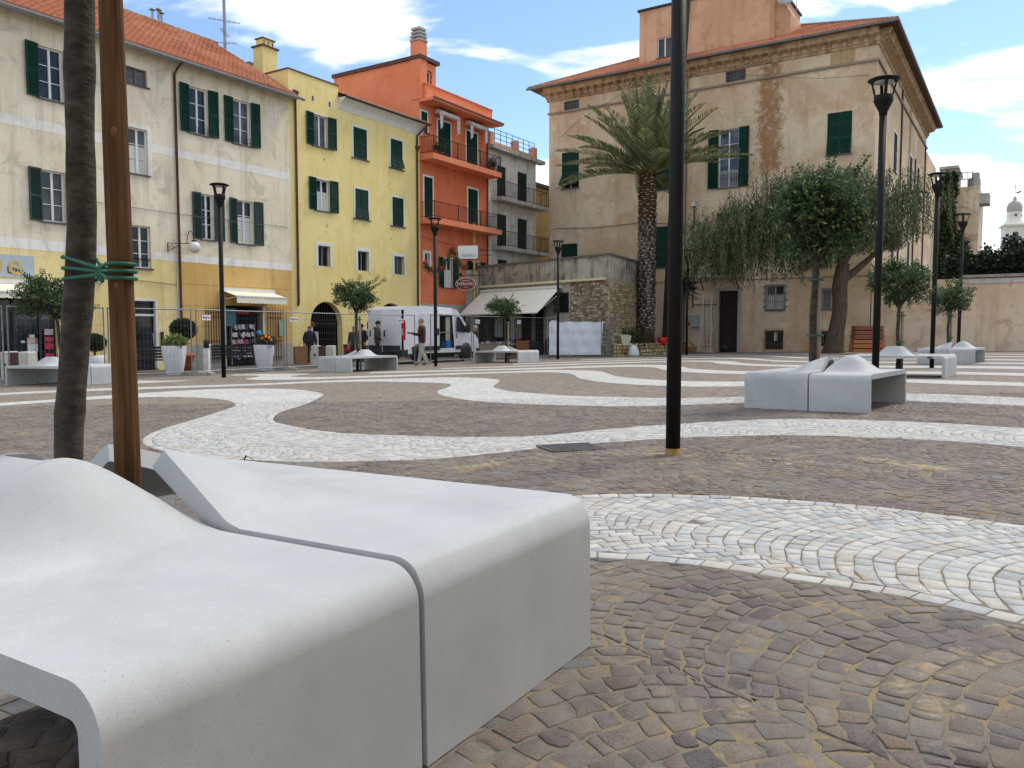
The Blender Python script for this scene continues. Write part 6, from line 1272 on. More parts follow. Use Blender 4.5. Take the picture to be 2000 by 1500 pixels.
fence((-9.5, 24.05), FN[3], 'wire fence panel before the black bench and clothing shop', .4); fence((-7.7, 27.28), FN[4], 'wire fence panel before the first yellow arch', .35); fence((-5.85, 30.27), FN[5], 'wire fence panel before the rear of the van', 2.2)
fence((-3.3, 32.3), (-1.75, 35.0), 'wire fence panel along the side of the van', False); fence((-1.7, 35.1), (0, 37.5), 'wire fence panel right of the van, before the shop table', .3); fence((.05, 37.58), (1.65, 40.0), 'wire fence panel before the wooden sign stand', .5)
fence((1.72, 39.3), (4.75, 39.55), 'wire fence panel covered with a white sheet', .35, True)
for i in range(3): fence((4.35+.10*i, 39.1-.05*i), (4.95+.12*i, 39.9), 'spare fence panel leaning by the rubble corner, %s of three' % ('left', 'middle', 'right')[i], False).rotation_euler.x = R(4*i)
def foot(x, y, rz, label):
    t = thing('concrete_block', label, 'block', (x, y, gz(x, y)), rz, 'concrete feet of the site fence'); m = MB(); m.extr([(-.36, 0), (.36, 0), (.36, .09), (.12, .14), (-.12, .14), (-.36, .09)], -.11, .11); m.obj('block', BLOCK, t)
for x, y, l in ((-12.87, 20.3, 'concrete fence foot behind the left bench'), (-9.55, 23.95, 'double concrete fence foot left of the lamp post'), (-7.72, 27.2, 'concrete fence foot right of the second white planter'), (-5.87, 30.2, 'concrete fence foot behind the middle left bench'), (-3.6, 32.3, 'concrete fence foot behind the man in pale trousers'), (-1.72, 35.0, 'concrete fence foot by the front wheel of the van'), (1.66, 39.7, 'concrete fence foot at the white sheet')): foot(x, y, R(8), l)
foot(-9.35, 24.2, R(-20), 'second concrete fence foot stacked beside the lamp post')
# ---------------- street furniture behind the fence
CONB = M('cast_concrete', S(196, 192, 182), .9, .15, 6, .3, 50); BLW = M('black_slat', (.012, .012, .013), .5, .3, 5); BRW = M('brown_slat', (.085, .032, .026), .6, .3, 6)
PLW = M('planter_white', (.70, .71, .72), .4, .05, 2)
def planter(x, y, label, h=.92, r=.36, lime=True):
    t = thing('white_planter', label, 'planter', (x, y, gz(x, y)), 0, 'tall white planters'); m = MB(); m.lathe([(0, 0), (r*.62, 0), (r*.66, .04), (r*.86, h*.45), (r*.98, h*.8), (r*1.0, h-.03), (r*.97, h), (r*.88, h), (r*.88, h-.06), (0, h-.06)], 24); m.obj('pot', PLW, t)
    n = 900; P = rng.normal(0, 1, (n, 3)); P /= np.linalg.norm(P, axis=1)[:, None]; P = P*np.array([r*1.05, r*1.0, .26])*rng.uniform(.5, 1, (n, 1))+np.array([.06, 0, h+.08]); P = P[P[:, 2] > h-.1]; leaves('foliage', P, rng.normal(0, 1, (len(P), 3))+np.array([0, 0, .5]), .10, .05, LIME if lime else BOX, t)
planter(-10.36, 24.5, 'white planter with lime green succulents left of the fence feet'); planter(-8.5, 27.4, 'white planter with green and orange flowers by the ochre shop', .9, .34, False)
fl = [o for o in C.objects if o.get('label', '').startswith('white planter with green and orange')][0]
for k, (dx_, dz_) in enumerate(((.12, .28), (.24, .24), (.02, .22), (.3, .16))): m = MB(); m.ball((dx_, -.2, .9+dz_), .06, 8); m.obj('flower', M('flower_orange', (.75, .22, .02), .6), fl)
def park_bench(x, y, rz, L, label):
    t = thing('slat_bench', label, 'bench', (x, y, gz(x, y)), rz, 'black slat benches with concrete ends')
    for s in (-1, 1):
        m = MB(); m.extr([(-.28, 0), (.16, 0), (.2, .45), (.12, .9), (.0, .95), (-.06, .85), (-.02, .48), (-.3, .42)], s*L/2-.07, s*L/2+.07, 0, 'x'); bevel(m.obj('concrete_end', CONB, t), .03)
    for i, (yy, zz) in enumerate(((-.2, .45), (-.08, .45), (.04, .46))): m = MB(); m.box(-L/2+.07, L/2-.07, yy-.05, yy+.05, zz-.02, zz+.02); m.obj('seat_slat', BLW, t)
    for i in range(4): m = MB(); m.box(-L/2+.07, L/2-.07, .1+.0*i, .14, .52+i*.1, .6+i*.1); m.obj('back_slat', BLW, t)
park_bench(-11.75, 26.1, R(200), 1.7, 'black slat bench beside the dark glass door'); park_bench(-9.75, 28.2, R(200), 1.75, 'black slat bench below the clothing shop window')
bo = thing('bollard', 'white bollard with a black cap left of the lamp post', 'bollard', (-9.75, 25.5, gz(-9.7, 25.5))); m = MB(); m.box(-.08, .08, -.08, .08, 0, .82); m.obj('post', M('bollard_white', (.7, .7, .68), .6), bo); m = MB(); m.lathe([(0, .82), (.085, .82), (.085, 1.05), (.06, 1.1), (0, 1.1)], 12); m.obj('cap', BLW, bo)
def bin_(x, y, rz, label):
    t = thing('litter_bin', label, 'bin', (x, y, gz(x, y)), rz, 'concrete litter bins with brown slats')
    for s in (-1, 1): m = MB(); m.box(s*.3-.16, s*.3+.16, -.2, .2, 0, .82); bevel(m.obj('concrete_side', CONB, t), .05, 3)
    for i in range(5): m = MB(); m.box(-.135+i*.056, -.09+i*.056, -.17, -.13, .05, .8); m.obj('slat', BRW, t)
    m = MB(); m.lathe([(0, 0), (.05, 0), (.05, .012), (0, .012)], 12); o = m.obj('badge', BLW, t, (-.3, -.2, .45)); o.rotation_euler = (R(90), 0, 0)
bin_(-14.2, 23.0, R(-10), 'concrete litter bin with brown slats before the jeweller window'); bin_(-7.5, 31.8, R(-5), 'concrete litter bin with brown slats beside the woman in black')
def topiary(x, y, r, h, label, pot='t', n=2600):
    t = thing('topiary', label, 'shrub', (x, y, gz(x, y)), 0, 'clipped box balls in pots'); m = MB()
    if pot == 't': m.lathe([(0, 0), (.24, 0), (.33, .5), (.40, .52), (.40, .6), (.34, .6), (0, .56)], 16, sx=1, sy=1); m.obj('pot', M('terracotta', S(176, 88, 56), .8, .15, 9), t)
    else: m.lathe([(0, 0), (.26, 0), (.36, .6), (.32, .62), (0, .58)], 20); m.obj('pot', PLW, t)
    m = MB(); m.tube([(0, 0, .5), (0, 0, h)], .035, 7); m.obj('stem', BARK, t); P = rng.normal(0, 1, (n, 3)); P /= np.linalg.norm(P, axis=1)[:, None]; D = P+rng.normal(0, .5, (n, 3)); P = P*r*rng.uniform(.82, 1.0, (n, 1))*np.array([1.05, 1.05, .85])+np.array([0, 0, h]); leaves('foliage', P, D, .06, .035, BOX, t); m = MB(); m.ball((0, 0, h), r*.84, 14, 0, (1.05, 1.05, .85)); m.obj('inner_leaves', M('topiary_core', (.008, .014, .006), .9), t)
topiary(-11.9, 29.0, .44, 1.5, 'clipped box ball in a terracotta pot between the shops'); topiary(-13.7, 28.3, .42, 1.55, 'clipped box ball before the dark glass door, behind the stake'); topiary(-14.1, 27.0, .34, 1.05, 'small clipped bush in a white pot left of the stake', 'w', 1800)
# clothing on display
ds_ = thing('clothes_display', 'hanging display of shoes, hats and pink slippers in the shop door', 'display', LROW+AX*-3.35, RA); m = MB()
for z in (-.1, .25, .6, .95): m.box(-.35, .85, -.28, -.25, z+.28, z+.30)
m.box(-.36, -.33, -.28, -.25, -.45, 1.3); m.box(.83, .86, -.28, -.25, -.45, 1.3); m.obj('rack', GREYM, ds_)
pal_ = [(.62, .58, .55), (.5, .45, .44), (.6, .03, .12), (.7, .25, .4), (.03, .035, .07), (.25, .3, .6), (.68, .66, .64), (.08, .08, .09), (.35, .12, .14)]
for r_ in range(5):
    for c_ in range(8):
        x, z = -.28+c_*.14+rng.normal(0, .02), 1.12-r_*.30+rng.normal(0, .03); k = min(8, max(0, int(rng.integers(9)) if r_ > 1 else [0, 1, 6, 7][rng.integers(4)])); m = MB(); m.ball((x, -.30, z), .085, 8, 0, (.8, .55, 1.25)); m.ball((x+.02, -.34, z-.07), .06, 8, 0, (.9, .7, .7)); m.obj('garment', M('garment%d' % k, pal_[k], .8, .2, 12), ds_)
for i, (x, z, col) in enumerate(((1.15, .9, (.05, .35, .7)), (1.28, .75, (.3, .5, .2)), (1.2, .5, (.05, .06, .2)), (1.05, .5, (.3, .12, .08)), (1.3, .55, (.1, .08, .3)))): m = MB(); m.ball((x, -.15, z), .12, 10); m.obj('ball', M('toy%d' % i, col, .5), ds_)
# signs over the lane
sb = thing('lightbox_sign', 'white lightbox sign reading TAGGIASCO hung over the lane', 'sign', (-2.25, 41.4, 5.0), R(-8)); m = MB(); m.box(-.55, .55, -.09, .09, -.36, .36); bevel(m.obj('case', M('sign_case', (.10, .11, .13), .5), sb), .08, 4); m = MB(); m.box(-.52, .52, -.1, -.088, -.33, .33); bevel(m.obj('face', M('sign_face', (.74, .75, .74), .4, .03), sb), .07, 4)
text('lettering', 'TAGGIASCO', .22, M('sign_ink', (.16, .17, .17), .6), sb, (.04, -.105, -.17), (R(90), 0, 0), .002, 'CENTER', .62)
m = MB(); m.bar((.55, 0, .1), (1.2, .1, .1), .03, .03); m.bar((.55, 0, -.15), (1.2, .1, -.15), .03, .03); m.obj('bracket', IRON, sb)
os_ = thing('oval_sign', "dark red oval sign reading CALZATURE D'ERAMO on an iron arm", 'sign', (-2.38, 41.3, 3.38), R(-6))
def oval(m, a, b, y0, y1): m.extr([(a*math.copysign(abs(math.cos(t))**.9, math.cos(t)), b*math.copysign(abs(math.sin(t))**1.15, math.sin(t))) for t in np.linspace(0, 2*math.pi, 33)[:-1]], y0, y1)
m = MB(); oval(m, .53, .32, -.03, .03); m.obj('rim', M('sign_rim', (.62, .55, .5), .6), os_); m = MB(); oval(m, .50, .29, -.042, -.031); m.obj('face', M('sign_red', (.16, .018, .02), .5, .1), os_)
SIW = M('sign_cream', (.7, .66, .6), .6); text('lettering', "D'ERAMO", .21, SIW, os_, (0, -.048, 0), (R(90), 0, 0), .002, 'CENTER', .98); text('lettering', 'CALZATURE', .085, SIW, os_, (0, -.048, .17), (R(90), 0, 0), .002); text('lettering', 'dal 1962', .06, SIW, os_, (0, -.048, -.17), (R(90), 0, 0), .002)
m = MB(); m.bar((-.6, 0, .42), (1.1, .05, .46), .035, .035)
for x in (-.3, .3): m.bar((x, 0, .26), (x, 0, .43), .015, .015)
m.lathe([(0, .42), (.09, .42), (.07, .58), (0, .6)], 8, (-.25, 0, 0)); m.tube([(.5+.18*math.cos(a), 0, .56+.14*math.sin(a)) for a in np.linspace(0, 6, 12)], .018, 5); m.obj('iron_arm', IRON, os_)
yp = thing('yellow_pipe', 'yellow pipe running up the shop corner beside the signs', 'pipe', (-2.25, 48.0, 0)); m = MB(); m.tube([(0, 0, 2.2), (0, 0, 7.4)], .07, 8); m.obj('tube', M('pipe_yellow', (.5, .36, .08), .6, .3, 5), yp); m = MB(); m.box(-.55, .25, .08, .7, -.5, 4.6); m.obj('pillar', PAR, yp)
ga = thing('garland', 'dark green festive garland strung across the lane with red bows', 'garland', (0, 0, 0)); gp = [(-4.35, 40, 4.35), (-4.15, 40, 4.05), (-3.85, 40, 3.9), (-3.5, 40, 4.1), (-3.15, 40, 4.6), (-2.98, 40, 5.05), (-2.8, 40, 4.7), (-2.55, 40, 4.25), (-2.3, 40, 4.05)]
P = np.concatenate([np.array(gp[i])+(np.array(gp[i+1])-np.array(gp[i]))*rng.random((170, 1))+rng.normal(0, .07, (170, 3)) for i in range(8)]); leaves('needles', P, rng.normal(0, 1, (len(P), 3)), .11, .025, IVY, ga); m = MB(); m.tube(gp, .02, 5); m.obj('wire', OLD, ga)
for p in (gp[0], gp[5], gp[3]): m = MB(); m.ball(p, .1, 8); m.ball((p[0]+.1, p[1], p[2]+.05), .07, 8); m.obj('bow', M('bow_red', (.5, .01, .02), .6), ga)
# ---------------- goods in front of the low shop
tb = thing('sales_table', 'low sales table with small goods under the cream awning', 'table', (-.75, 41.6, gz(-.7, 41.6)), R(-35)); m = MB(); m.box(-.95, .95, -.4, .4, .68, .74); m.obj('top', M('table_top', (.3, .26, .2), .7), tb)
m = MB(); m.box(-.9, .9, -.38, -.36, 0, .68); m.obj('cloth', M('table_cloth', (.34, .30, .23), .9, .15, 6), tb)
for i in range(16): m = MB(); x = -.85+.11*i; m.box(x, x+.09, -.3+.1*(i % 3), -.12+.1*(i % 3), .741, .80+.02*(i % 4)); m.obj('goods', M('goods%d' % (i % 5), [(.6, .6, .58), (.5, .06, .08), (.1, .12, .3), (.55, .5, .4), (.3, .3, .32)][i % 5], .7), tb)
af = thing('sign_stand', 'wooden slatted sign stand beside the black motorbike', 'sign', (.55, 41.3, gz(.5, 41.3)), R(-10)); WOOD = M('red_wood', S(150, 84, 44), .6, .25, 5, .3, 30, stretch=(.3, 3, 3))
for i in range(6): m = MB(); z = .1+i*.13; m.box(-.38+.012*i, .38-.012*i, -.24+.035*i, -.2+.035*i, z, z+.115); m.obj('slat', WOOD, af)
for s in (-1, 1): m = MB(); m.bar((s*.3, -.2, 0), (s*.27, .02, .92), .04, .04); m.bar((s*.3, .3, 0), (s*.27, .04, .92), .04, .04); m.obj('leg', WOOD, af)
def bike(name, label, x, y, rz, body, scooter=False):
    t = thing(name, label, 'scooter' if scooter else 'motorbike', (x, y, gz(x, y)), rz); R_ = .24 if scooter else .31; BK = M('tyre', (.012, .012, .012), .9)
    for xx in (-.62, .62): m = MB(); m.lathe([(R_-.10, -.05), (R_, -.05), (R_+.01, 0), (R_, .05), (R_-.10, .05), (R_-.10, -.05)], 20); o = m.obj('wheel', BK, t, (xx, 0, R_)); o.rotation_euler = (R(90), 0, 0)
    m = MB(); m.extr([(-.85, .55), (-.7, .8), (-.2, .82), (.1, .7), (.3, .72), (.5, 1.05), (.62, 1.0), (.5, .5), (.35, .28), (-.2, .25), (-.5, .35)], -.16, .16); bevel(m.obj('body', body, t), .06, 3)
    m = MB(); m.extr([(-.85, .82), (-.3, .84), (.05, .78), (-.3, .76), (-.85, .76)], -.14, .14); m.obj('seat', BK, t); m = MB(); m.tube([(.5, -.34, 1.1), (.48, 0, 1.06), (.5, .34, 1.1)], .018, 6); m.tube([(.62, 0, R_), (.5, 0, 1.08)], .03, 6); m.obj('handlebar', GREYM, t); m = MB(); m.ball((.62, 0, .88), .1, 10); m.obj('headlight', LENS, t)
bike('motorbike', 'black motorbike parked under the cream awning', 1.55, 42.3, R(35), M('bike_black', (.015, .015, .016), .3, .2)); bike('scooter', 'red and white scooter parked in the first yellow arch', -7.5, 38.2, R(70), M('scooter_red', (.45, .02, .03), .35, .1), True)
m = MB(); m.extr([(.3, .3), (.42, .3), (.62, 1.0), (.5, 1.12), (.4, .9)], -.2, .2); o = m.obj('leg_shield', M('machine_white', (.6, .61, .62), .4), [q_ for q_ in C.objects if q_.name == 'scooter'][0])
# things by the palazzo
ld = thing('ladder', 'aluminium step ladder standing beside the palazzo door', 'ladder', (11.75, 48.3, gz(11.7, 48.3)), RB); ALU = M('aluminium', (.62, .63, .64), .4, .1, 6, metal=.1)
for s in (-1, 1): m = MB(); m.bar((s*.38, -.35, 0), (s*.24, .1, 3.45), .05, .03); m.obj('stile', ALU, ld); m = MB(); m.bar((s*.34, .75, 0), (s*.22, .14, 3.2), .04, .025); m.obj('rear_leg', GREYM, ld)
for i in range(11): f_ = (i+.6)/11.3; m = MB(); m.bar((-.38+.14*f_, -.35+.45*f_, 3.45*f_), (.38-.14*f_, -.35+.45*f_, 3.45*f_), .05, .028); m.obj('rung', ALU, ld)
m = MB(); m.box(-.6, .6, -.4, -.32, 0, .06); m.obj('foot_bar', ALU, ld)
cb = thing('cardboard_box', 'open cardboard box on the ground beside the ladder', 'box', (10.6, 48.2, gz(10.6, 48)), RB); m = MB(); CARD = M('cardboard', S(150, 108, 72), .9, .15, 6); m.box(-.45, .45, -.3, .3, 0, .35); m.obj('box', CARD, cb)
for s in (-1, 1): m = MB(); m.add([(s*.45, -.3, .35), (s*.45, .3, .35), (s*.15, .3, .62), (s*.15, -.3, .62)], [(0, 1, 2, 3)]); m.obj('flap', CARD, cb)
tubx = thing('black_tub', 'black plastic tub at the foot of the palazzo door', 'tub', (12.75, 47.9, gz(12.7, 47.9)), RB); m = MB(); m.lathe([(0, 0), (.2, 0), (.26, .42), (.24, .42), (.19, .05), (0, .05)], 16); m.obj('tub', BLW, tubx)
rb_ = thing('red_bucket', 'bright red bucket standing in the stone planter', 'bucket', (8.25, 43.9, gz(8.2, 44)+.5)); m = MB(); m.lathe([(0, 0), (.2, 0), (.27, .45), (.25, .45), (.19, .03), (0, .03)], 18); m.obj('bucket', M('bucket_red', (.55, .012, .015), .4), rb_)
pp = thing('stone_pot', 'pale square stone pot standing on the planter wall', 'pot', (5.75, 41.3, gz(5.7, 41)+.55), R(25)); m = MB(); m.extr([(-.2, 0), (.2, 0), (.32, .5), (.1, .56), (-.1, .56), (-.32, .5)], -.26, .26); m.obj('pot', M('pot_stone', S(190, 184, 160), .9, .12, 6), pp)
wb = thing('white_bag', 'white plastic bag on the ground before the stone planter', 'bag', (6.25, 41.05, gz(6.2, 41))); m = MB(); m.lathe([(0, 0), (.26, 0), (.30, .12), (.24, .35), (.14, .5), (.05, .58), (0, .5)], 14, sy=.7); m.bar((-.1, 0, .45), (-.16, 0, .66), .05, .015); m.bar((.1, 0, .45), (.16, 0, .66), .05, .015); smoothob(m.obj('bag', M('bag_white', (.72, .73, .75), .5, .05, 8, .5, 14), wb))
wc = thing('wooden_crate_box', 'slatted brown wooden tree box beside the pepper tree', 'box', (16.95, 38.2, gz(17, 38.2)), R(-12))
for i in range(6):
    z = .1+i*.215; w = .70-.02*i
    for s, dpt in ((-1, 1), (1, 1)): m = MB(); m.box(-w, w, s*w*.8-.03, s*w*.8+.03, z, z+.17+.02*(i % 2)); m.obj('slat', M('box_wood%d' % (i//3), S(160, 96, 56) if i < 3 else S(122, 72, 52), .6, .2, 4, .3, 30, stretch=(.3, 3, 3)), wc)
    for s in (-1, 1): m = MB(); m.box(s*w*.98-.03, s*w*.98+.03, -w*.76, w*.76, z, z+.18); m.obj('slat', M('box_wood%d' % (i//3), S(160, 96, 56), .6, .2, 4), wc)
m = MB(); m.box(-.6, .6, -.45, .45, .12, 1.2); m.obj('liner', DARK, wc)
# ---------------- delivery van
vo_ = Vector((-4.5, 33.3))+Vector((-.8418, .5397))*1.02
vn_ = thing('delivery_van', 'white delivery van with open side door parked by the yellow house', 'van', (vo_.x, vo_.y, gz(vo_.x, vo_.y)), RA)
VW = M('van_white', (.68, .69, .70), .28, .03, 2, spec=.5); VB = M('van_black', (.022, .023, .025), .6, .2); YW = 1.0
prof = [(.04, .42), (.0, 1.0), (.06, 1.7), (.14, 2.28), (.26, 2.42), (1.5, 2.47), (3.5, 2.44), (3.85, 2.34), (4.15, 2.05), (4.72, 1.42), (5.15, 1.22), (5.38, 1.02), (5.46, .7), (5.42, .42)]
def inset(z): return .0 if z < 1.2 else .10*(z-1.2)/1.25
m = MB(); n = len(prof); ring = [[(x, sgn*(YW-inset(z)-(.07 if i in (4, 5, 6) else 0)), z) for i, (x, z) in enumerate(prof)] for sgn in (1, -1)]
vs_ = ring[0]+ring[1]; m.add(vs_, [(i, i+1, n+i+1, n+i) for i in range(3, n-1)]+[(n-1, 0, n, 2*n-1)], 0, False)
m.add(ring[0], [tuple(range(n))])                       # left flank
def side_pt(x, z): return (x, -(YW-inset(z)), z)
top = lambda x: float(np.interp(x, [p[0] for p in prof[3:]], [p[1] for p in prof[3:]]))
DX0, DX1, DZ0, DZ1 = 2.45, 3.55, .62, 2.12
rear_p = [p for p in prof if p[0] < DX0]; rear_p = prof[:6]+[(DX0, top(DX0)), (DX0, .42)]
front_p = [(DX1, .42), (DX1, top(DX1))]+[p for p in prof if p[0] > DX1+.01]
for poly in (rear_p, front_p, [(DX0, .42), (DX0, DZ0), (DX1, DZ0), (DX1, .42)], [(DX0, DZ1), (DX0, top(DX0)), (DX1, top(DX1)), (DX1, DZ1)]): m.add([side_pt(*p)[:1]+(side_pt(*p)[1]+(.07 if p[1] > 2.41 else 0),)+side_pt(*p)[2:] for p in poly], [tuple(range(len(poly)))])
bod = m.obj('body', VW, vn_); bevel(bod, .035, 3, 25); smoothob(bod); wn_ = bod.modifiers.new('wn', 'WEIGHTED_NORMAL')
m = MB(); m.box(.3, 3.9, -.2, .85, .5, 2.3); inn = m.obj('cargo_space', M('van_inside', (.05, .05, .05), .9), vn_)
m = MB(); m.box(3.2, 3.5, -.78, -.72, .8, 2.0); m.obj('curtain', M('van_curtain', (.42, .40, .30), .9, .2, 9, .4, 10, stretch=(1, 1, .1)), inn); m = MB(); m.box(2.5, 3.5, -.8, -.3, 1.3, 1.34); m.obj('shelf', GREYM, inn); m = MB(); m.box(3.1, 3.4, -.9, -.6, .64, .95); m.obj('crate', M('crate_blue', (.02, .13, .42), .5), inn)
m = MB(); m.extr([(1.15, .72), (1.15, 2.16), (2.38, 2.2), (2.38, .72)], -YW-.06, -YW-.005); sdv = m.obj('sliding_door', VW, vn_); bevel(sdv, .02); m = MB(); m.box(2.2, 2.3, -YW-.09, -YW-.06, 1.2, 1.5); m.obj('handle', VB, sdv)
for (a, b) in ((.55, 2.4), (3.62, 4.1)): m = MB(); m.box(a, b, -YW-.03 if a > 3 else -YW-.075, -YW-.002, .55, .72); m.obj('rub_strip', VB, vn_)
for k, (y0, y1, ang) in enumerate(((.03, .93, 0), (-.93, -.03, 16))):
    m = MB(); m.box(-.06, -.005, y0, y1, .5, 2.3); rd = m.obj('rear_door', VW, vn_); bevel(rd, .03, 2)
    if ang: rd.location = (-.02, -.93, 0); rd.data.transform(Matrix.Translation((.0, .93, 0))); rd.rotation_euler = (0, 0, R(ang))
    m = MB(); yy = (y0+y1)/2+(.93 if ang else 0); m.box(-.085, -.06, yy+.28, yy+.34, 1.15, 1.42); m.obj('handle', VB, rd); m = MB(); m.box(-.075, -.058, yy-.4, yy+.4, .5, .78); m.obj('sill', VB, rd)
m = MB(); m.box(-.01, .02, -.9, .9, .5, 2.28); m.obj('rear_opening', DARK, vn_)
for s in (-1, 1):
    m = MB(); m.extr([(-.03, 1.0), (.10, 1.0), (.13, 1.7), (.06, 1.85), (-.03, 1.7)], s*.96-.06, s*.96+.06); tl = m.obj('tail_light', M('tail_red', (.4, .01, .012), .25), vn_); m = MB(); m.box(-.045, -.028, s*.96-.05, s*.96+.05, 1.2, 1.48); m.obj('reverse_light', LENS, tl)
m = MB(); m.box(-.1, .3, -1.02, 1.02, .30, .62); bevel(m.obj('rear_bumper', VB, vn_), .05); m = MB(); m.box(5.2, 5.55, -1.0, 1.0, .28, .62); bevel(m.obj('front_bumper', VB, vn_), .05)
m = MB(); m.add([side_pt(*p)[:1]+(side_pt(*p)[1]-.006,)+side_pt(*p)[2:] for p in ((3.72, 1.35), (3.78, 2.02), (4.0, 2.02), (4.55, 1.42), (4.5, 1.32))], [(0, 1, 2, 3, 4)]); m.obj('side_window', GLASS, vn_)
m = MB(); m.add([(4.19, .82, 2.03), (4.19, -.82, 2.03), (4.72, -.9, 1.46), (4.72, .9, 1.46)], [(0, 1, 2, 3)]); wsn = m.obj('windscreen', GLASS, vn_); wsn.location = (.01, 0, .012)
m = MB(); m.box(3.66, 3.70, -YW-.035, -YW-.004, 1.05, 1.28); m.obj('door_handle', VB, vn_); m = MB(); m.box(4.28, 4.42, -YW-.28, -YW-.06, 1.3, 1.68); m.bar((4.4, -YW, 1.35), (4.36, -YW-.1, 1.4), .06, .06); bevel(m.obj('mirror', VB, vn_), .03)
for x in (.98, 4.42):
    for s in (-1, 1):
        m = MB(); m.lathe([(.2, -.1), (.33, -.1), (.35, -.06), (.35, .06), (.33, .1), (.2, .1)], 24); o = m.obj('wheel', M('tyre', (.012, .012, .012), .9), vn_, (x, s*.92, .35)); o.rotation_euler = (R(90), 0, 0)
        m = MB(); m.lathe([(0, .06*-s), (.2, .08*-s), (.21, 0), (0, 0)], 16); m.obj('rim', GREYM, o); m = MB(); m.lathe([(.0, 0), (.43, 0), (.43, .01), (0, .01)], 24); a_ = m.obj('wheel_arch', VB, vn_, (x, s*(YW+.004 if s > 0 else YW-.006)-(0.0 if s > 0 else 0), .42)); a_.rotation_euler = (R(90), 0, 0)
# ---------------- people
SKIN = M('skin', (.42, .24, .17), .6, .1, 9); HAIRG = M('hair_grey', (.22, .21, .20), .8, .3, 30); HAIRB = M('hair_brown', (.10, .055, .03), .8, .3, 30)
def person(label, x, y, face, top, legs, shoe, h=1.75, pose=None, hair=None, hat=None, bulk=1.0, long=False, sleeve=None):
    """one continuous skinned body; materials follow the nearest bone"""
    t = thing('person', label, 'person', (x, y, gz(x, y)), face); s = h/1.75
    J = {'pel': (0, 0, .96), 'spi': (0, 0, 1.14), 'che': (0, 0, 1.34), 'nek': (0, .0, 1.48), 'hd0': (0, .02, 1.56), 'hd1': (0, .03, 1.64), 'hd2': (0, .015, 1.70)}
    for k, g in (('L', -1), ('R', 1)):
        J.update({'sh'+k: (g*.18, 0, 1.41), 'el'+k: (g*.25, -.03, 1.14), 'wr'+k: (g*.25, .08, .92), 'ha'+k: (g*.24, .11, .84), 'hi'+k: (g*.095, 0, .90), 'kn'+k: (g*.11, .02, .50), 'an'+k: (g*.12, -.02, .09), 'to'+k: (g*.14, .14, .045)})
    J.update(pose or {}); rad = {'pel': (.165, .13), 'spi': (.16, .125), 'che': (.175, .13), 'nek': (.06, .06), 'hd0': (.072, .08), 'hd1': (.082, .098), 'hd2': (.062, .075), 'sh': (.085, .085), 'el': (.062, .062), 'wr': (.045, .045), 'ha': (.032, .045), 'hi': (.105, .105), 'kn': (.075, .075), 'an': (.055, .055), 'to': (.045, .038)}
    E = [('pel', 'spi'), ('spi', 'che'), ('che', 'nek'), ('nek', 'hd0'), ('hd0', 'hd1'), ('hd1', 'hd2')]
    for k in 'LR': E += [('che', 'sh'+k), ('sh'+k, 'el'+k), ('el'+k, 'wr'+k), ('wr'+k, 'ha'+k), ('pel', 'hi'+k), ('hi'+k, 'kn'+k), ('kn'+k, 'an'+k), ('an'+k, 'to'+k)]
    names = list(J); me = bpy.data.meshes.new('body'); me.from_pydata([tuple(c*s for c in J[n]) for n in names], [(names.index(a), names.index(b)) for a, b in E], []); o = bpy.data.objects.new('tmp', me); C.objects.link(o)
    sk = o.modifiers.new('sk', 'SKIN'); sk.use_smooth_shade = True; sv = me.skin_vertices[0].data
    for i, n in enumerate(names):
        r = rad.get(n) or rad[n[:2]]; b = bulk if n in ('pel', 'spi', 'che') or n[:2] in ('sh', 'el') else 1; sv[i].radius = (r[0]*s*b, r[1]*s*b); sv[i].use_root = n == 'pel'
    o.modifiers.new('ss', 'SUBSURF').levels = 2; o.modifiers['ss'].render_levels = 2
    dg = bpy.context.evaluated_depsgraph_get(); bm_ = bpy.data.meshes.new_from_object(o.evaluated_get(dg)); bpy.data.objects.remove(o)
    for k in 'LR':                             # fingers, rooted in the palm
        wv, hv = Vector(J['wr'+k])*s, Vector(J['ha'+k])*s; d = (hv-wv).normalized(); sx_ = d.cross(Vector((0, 1, 0))).normalized() if abs(d.y) < .9 else Vector((1, 0, 0)); mb2 = MB()
        for i in range(4): off = sx_*(i-1.5)*.018; L = (.07, .085, .08, .062)[i]; c_ = d.cross(sx_)*.02; mb2.tube([hv+off, hv+off+d*L*.55, hv+off+d*L+c_], [.010, .009, .007], 6)
        mb2.tube([wv+(hv-wv)*.5+sx_*.02, hv+sx_*.055, hv+sx_*.06+d*.03], [.012, .010, .008], 6); fm = mb2.mesh('f'); b2 = bmesh.new(); b2.from_mesh(bm_); b2.from_mesh(fm); b2.to_mesh(bm_); b2.free()
    bm_.materials.clear()
    for mt in (top, legs, SKIN, shoe): bm_.materials.append(mt)
    seg = [(np.array(J[a])*s, np.array(J[b])*s, a, b) for a, b in E]; mi = []
    for p in bm_.polygons:
        c = np.array(p.center); best = None
        for a, b, na, nb in seg:
            e = b-a; u = np.clip(np.dot(c-a, e)/np.dot(e, e), 0, 1); dd = np.linalg.norm(c-a-e*u)
            if best is None or dd < best[0]: best = (dd, na, nb, u)
        _, na, nb, u = best
        if nb in ('hd0', 'hd1', 'hd2'): k = 2 if c[2] > 1.475*s else 0
        elif nb[:2] == 'ha' or (nb[:2] == 'wr' and u > .92): k = 2
        elif nb[:2] == 'to' or (nb[:2] == 'an' and u > .95): k = 3
        elif nb[:2] in ('kn', 'an', 'hi'): k = 0 if (c[2] > (.84 if not long else .55)*s) else 1
        else: k = 0
        mi.append(k)
    bm_.polygons.foreach_set('material_index', mi); bm_.polygons.foreach_set('use_smooth', [True]*len(mi)); body = link('body', bm_, t)
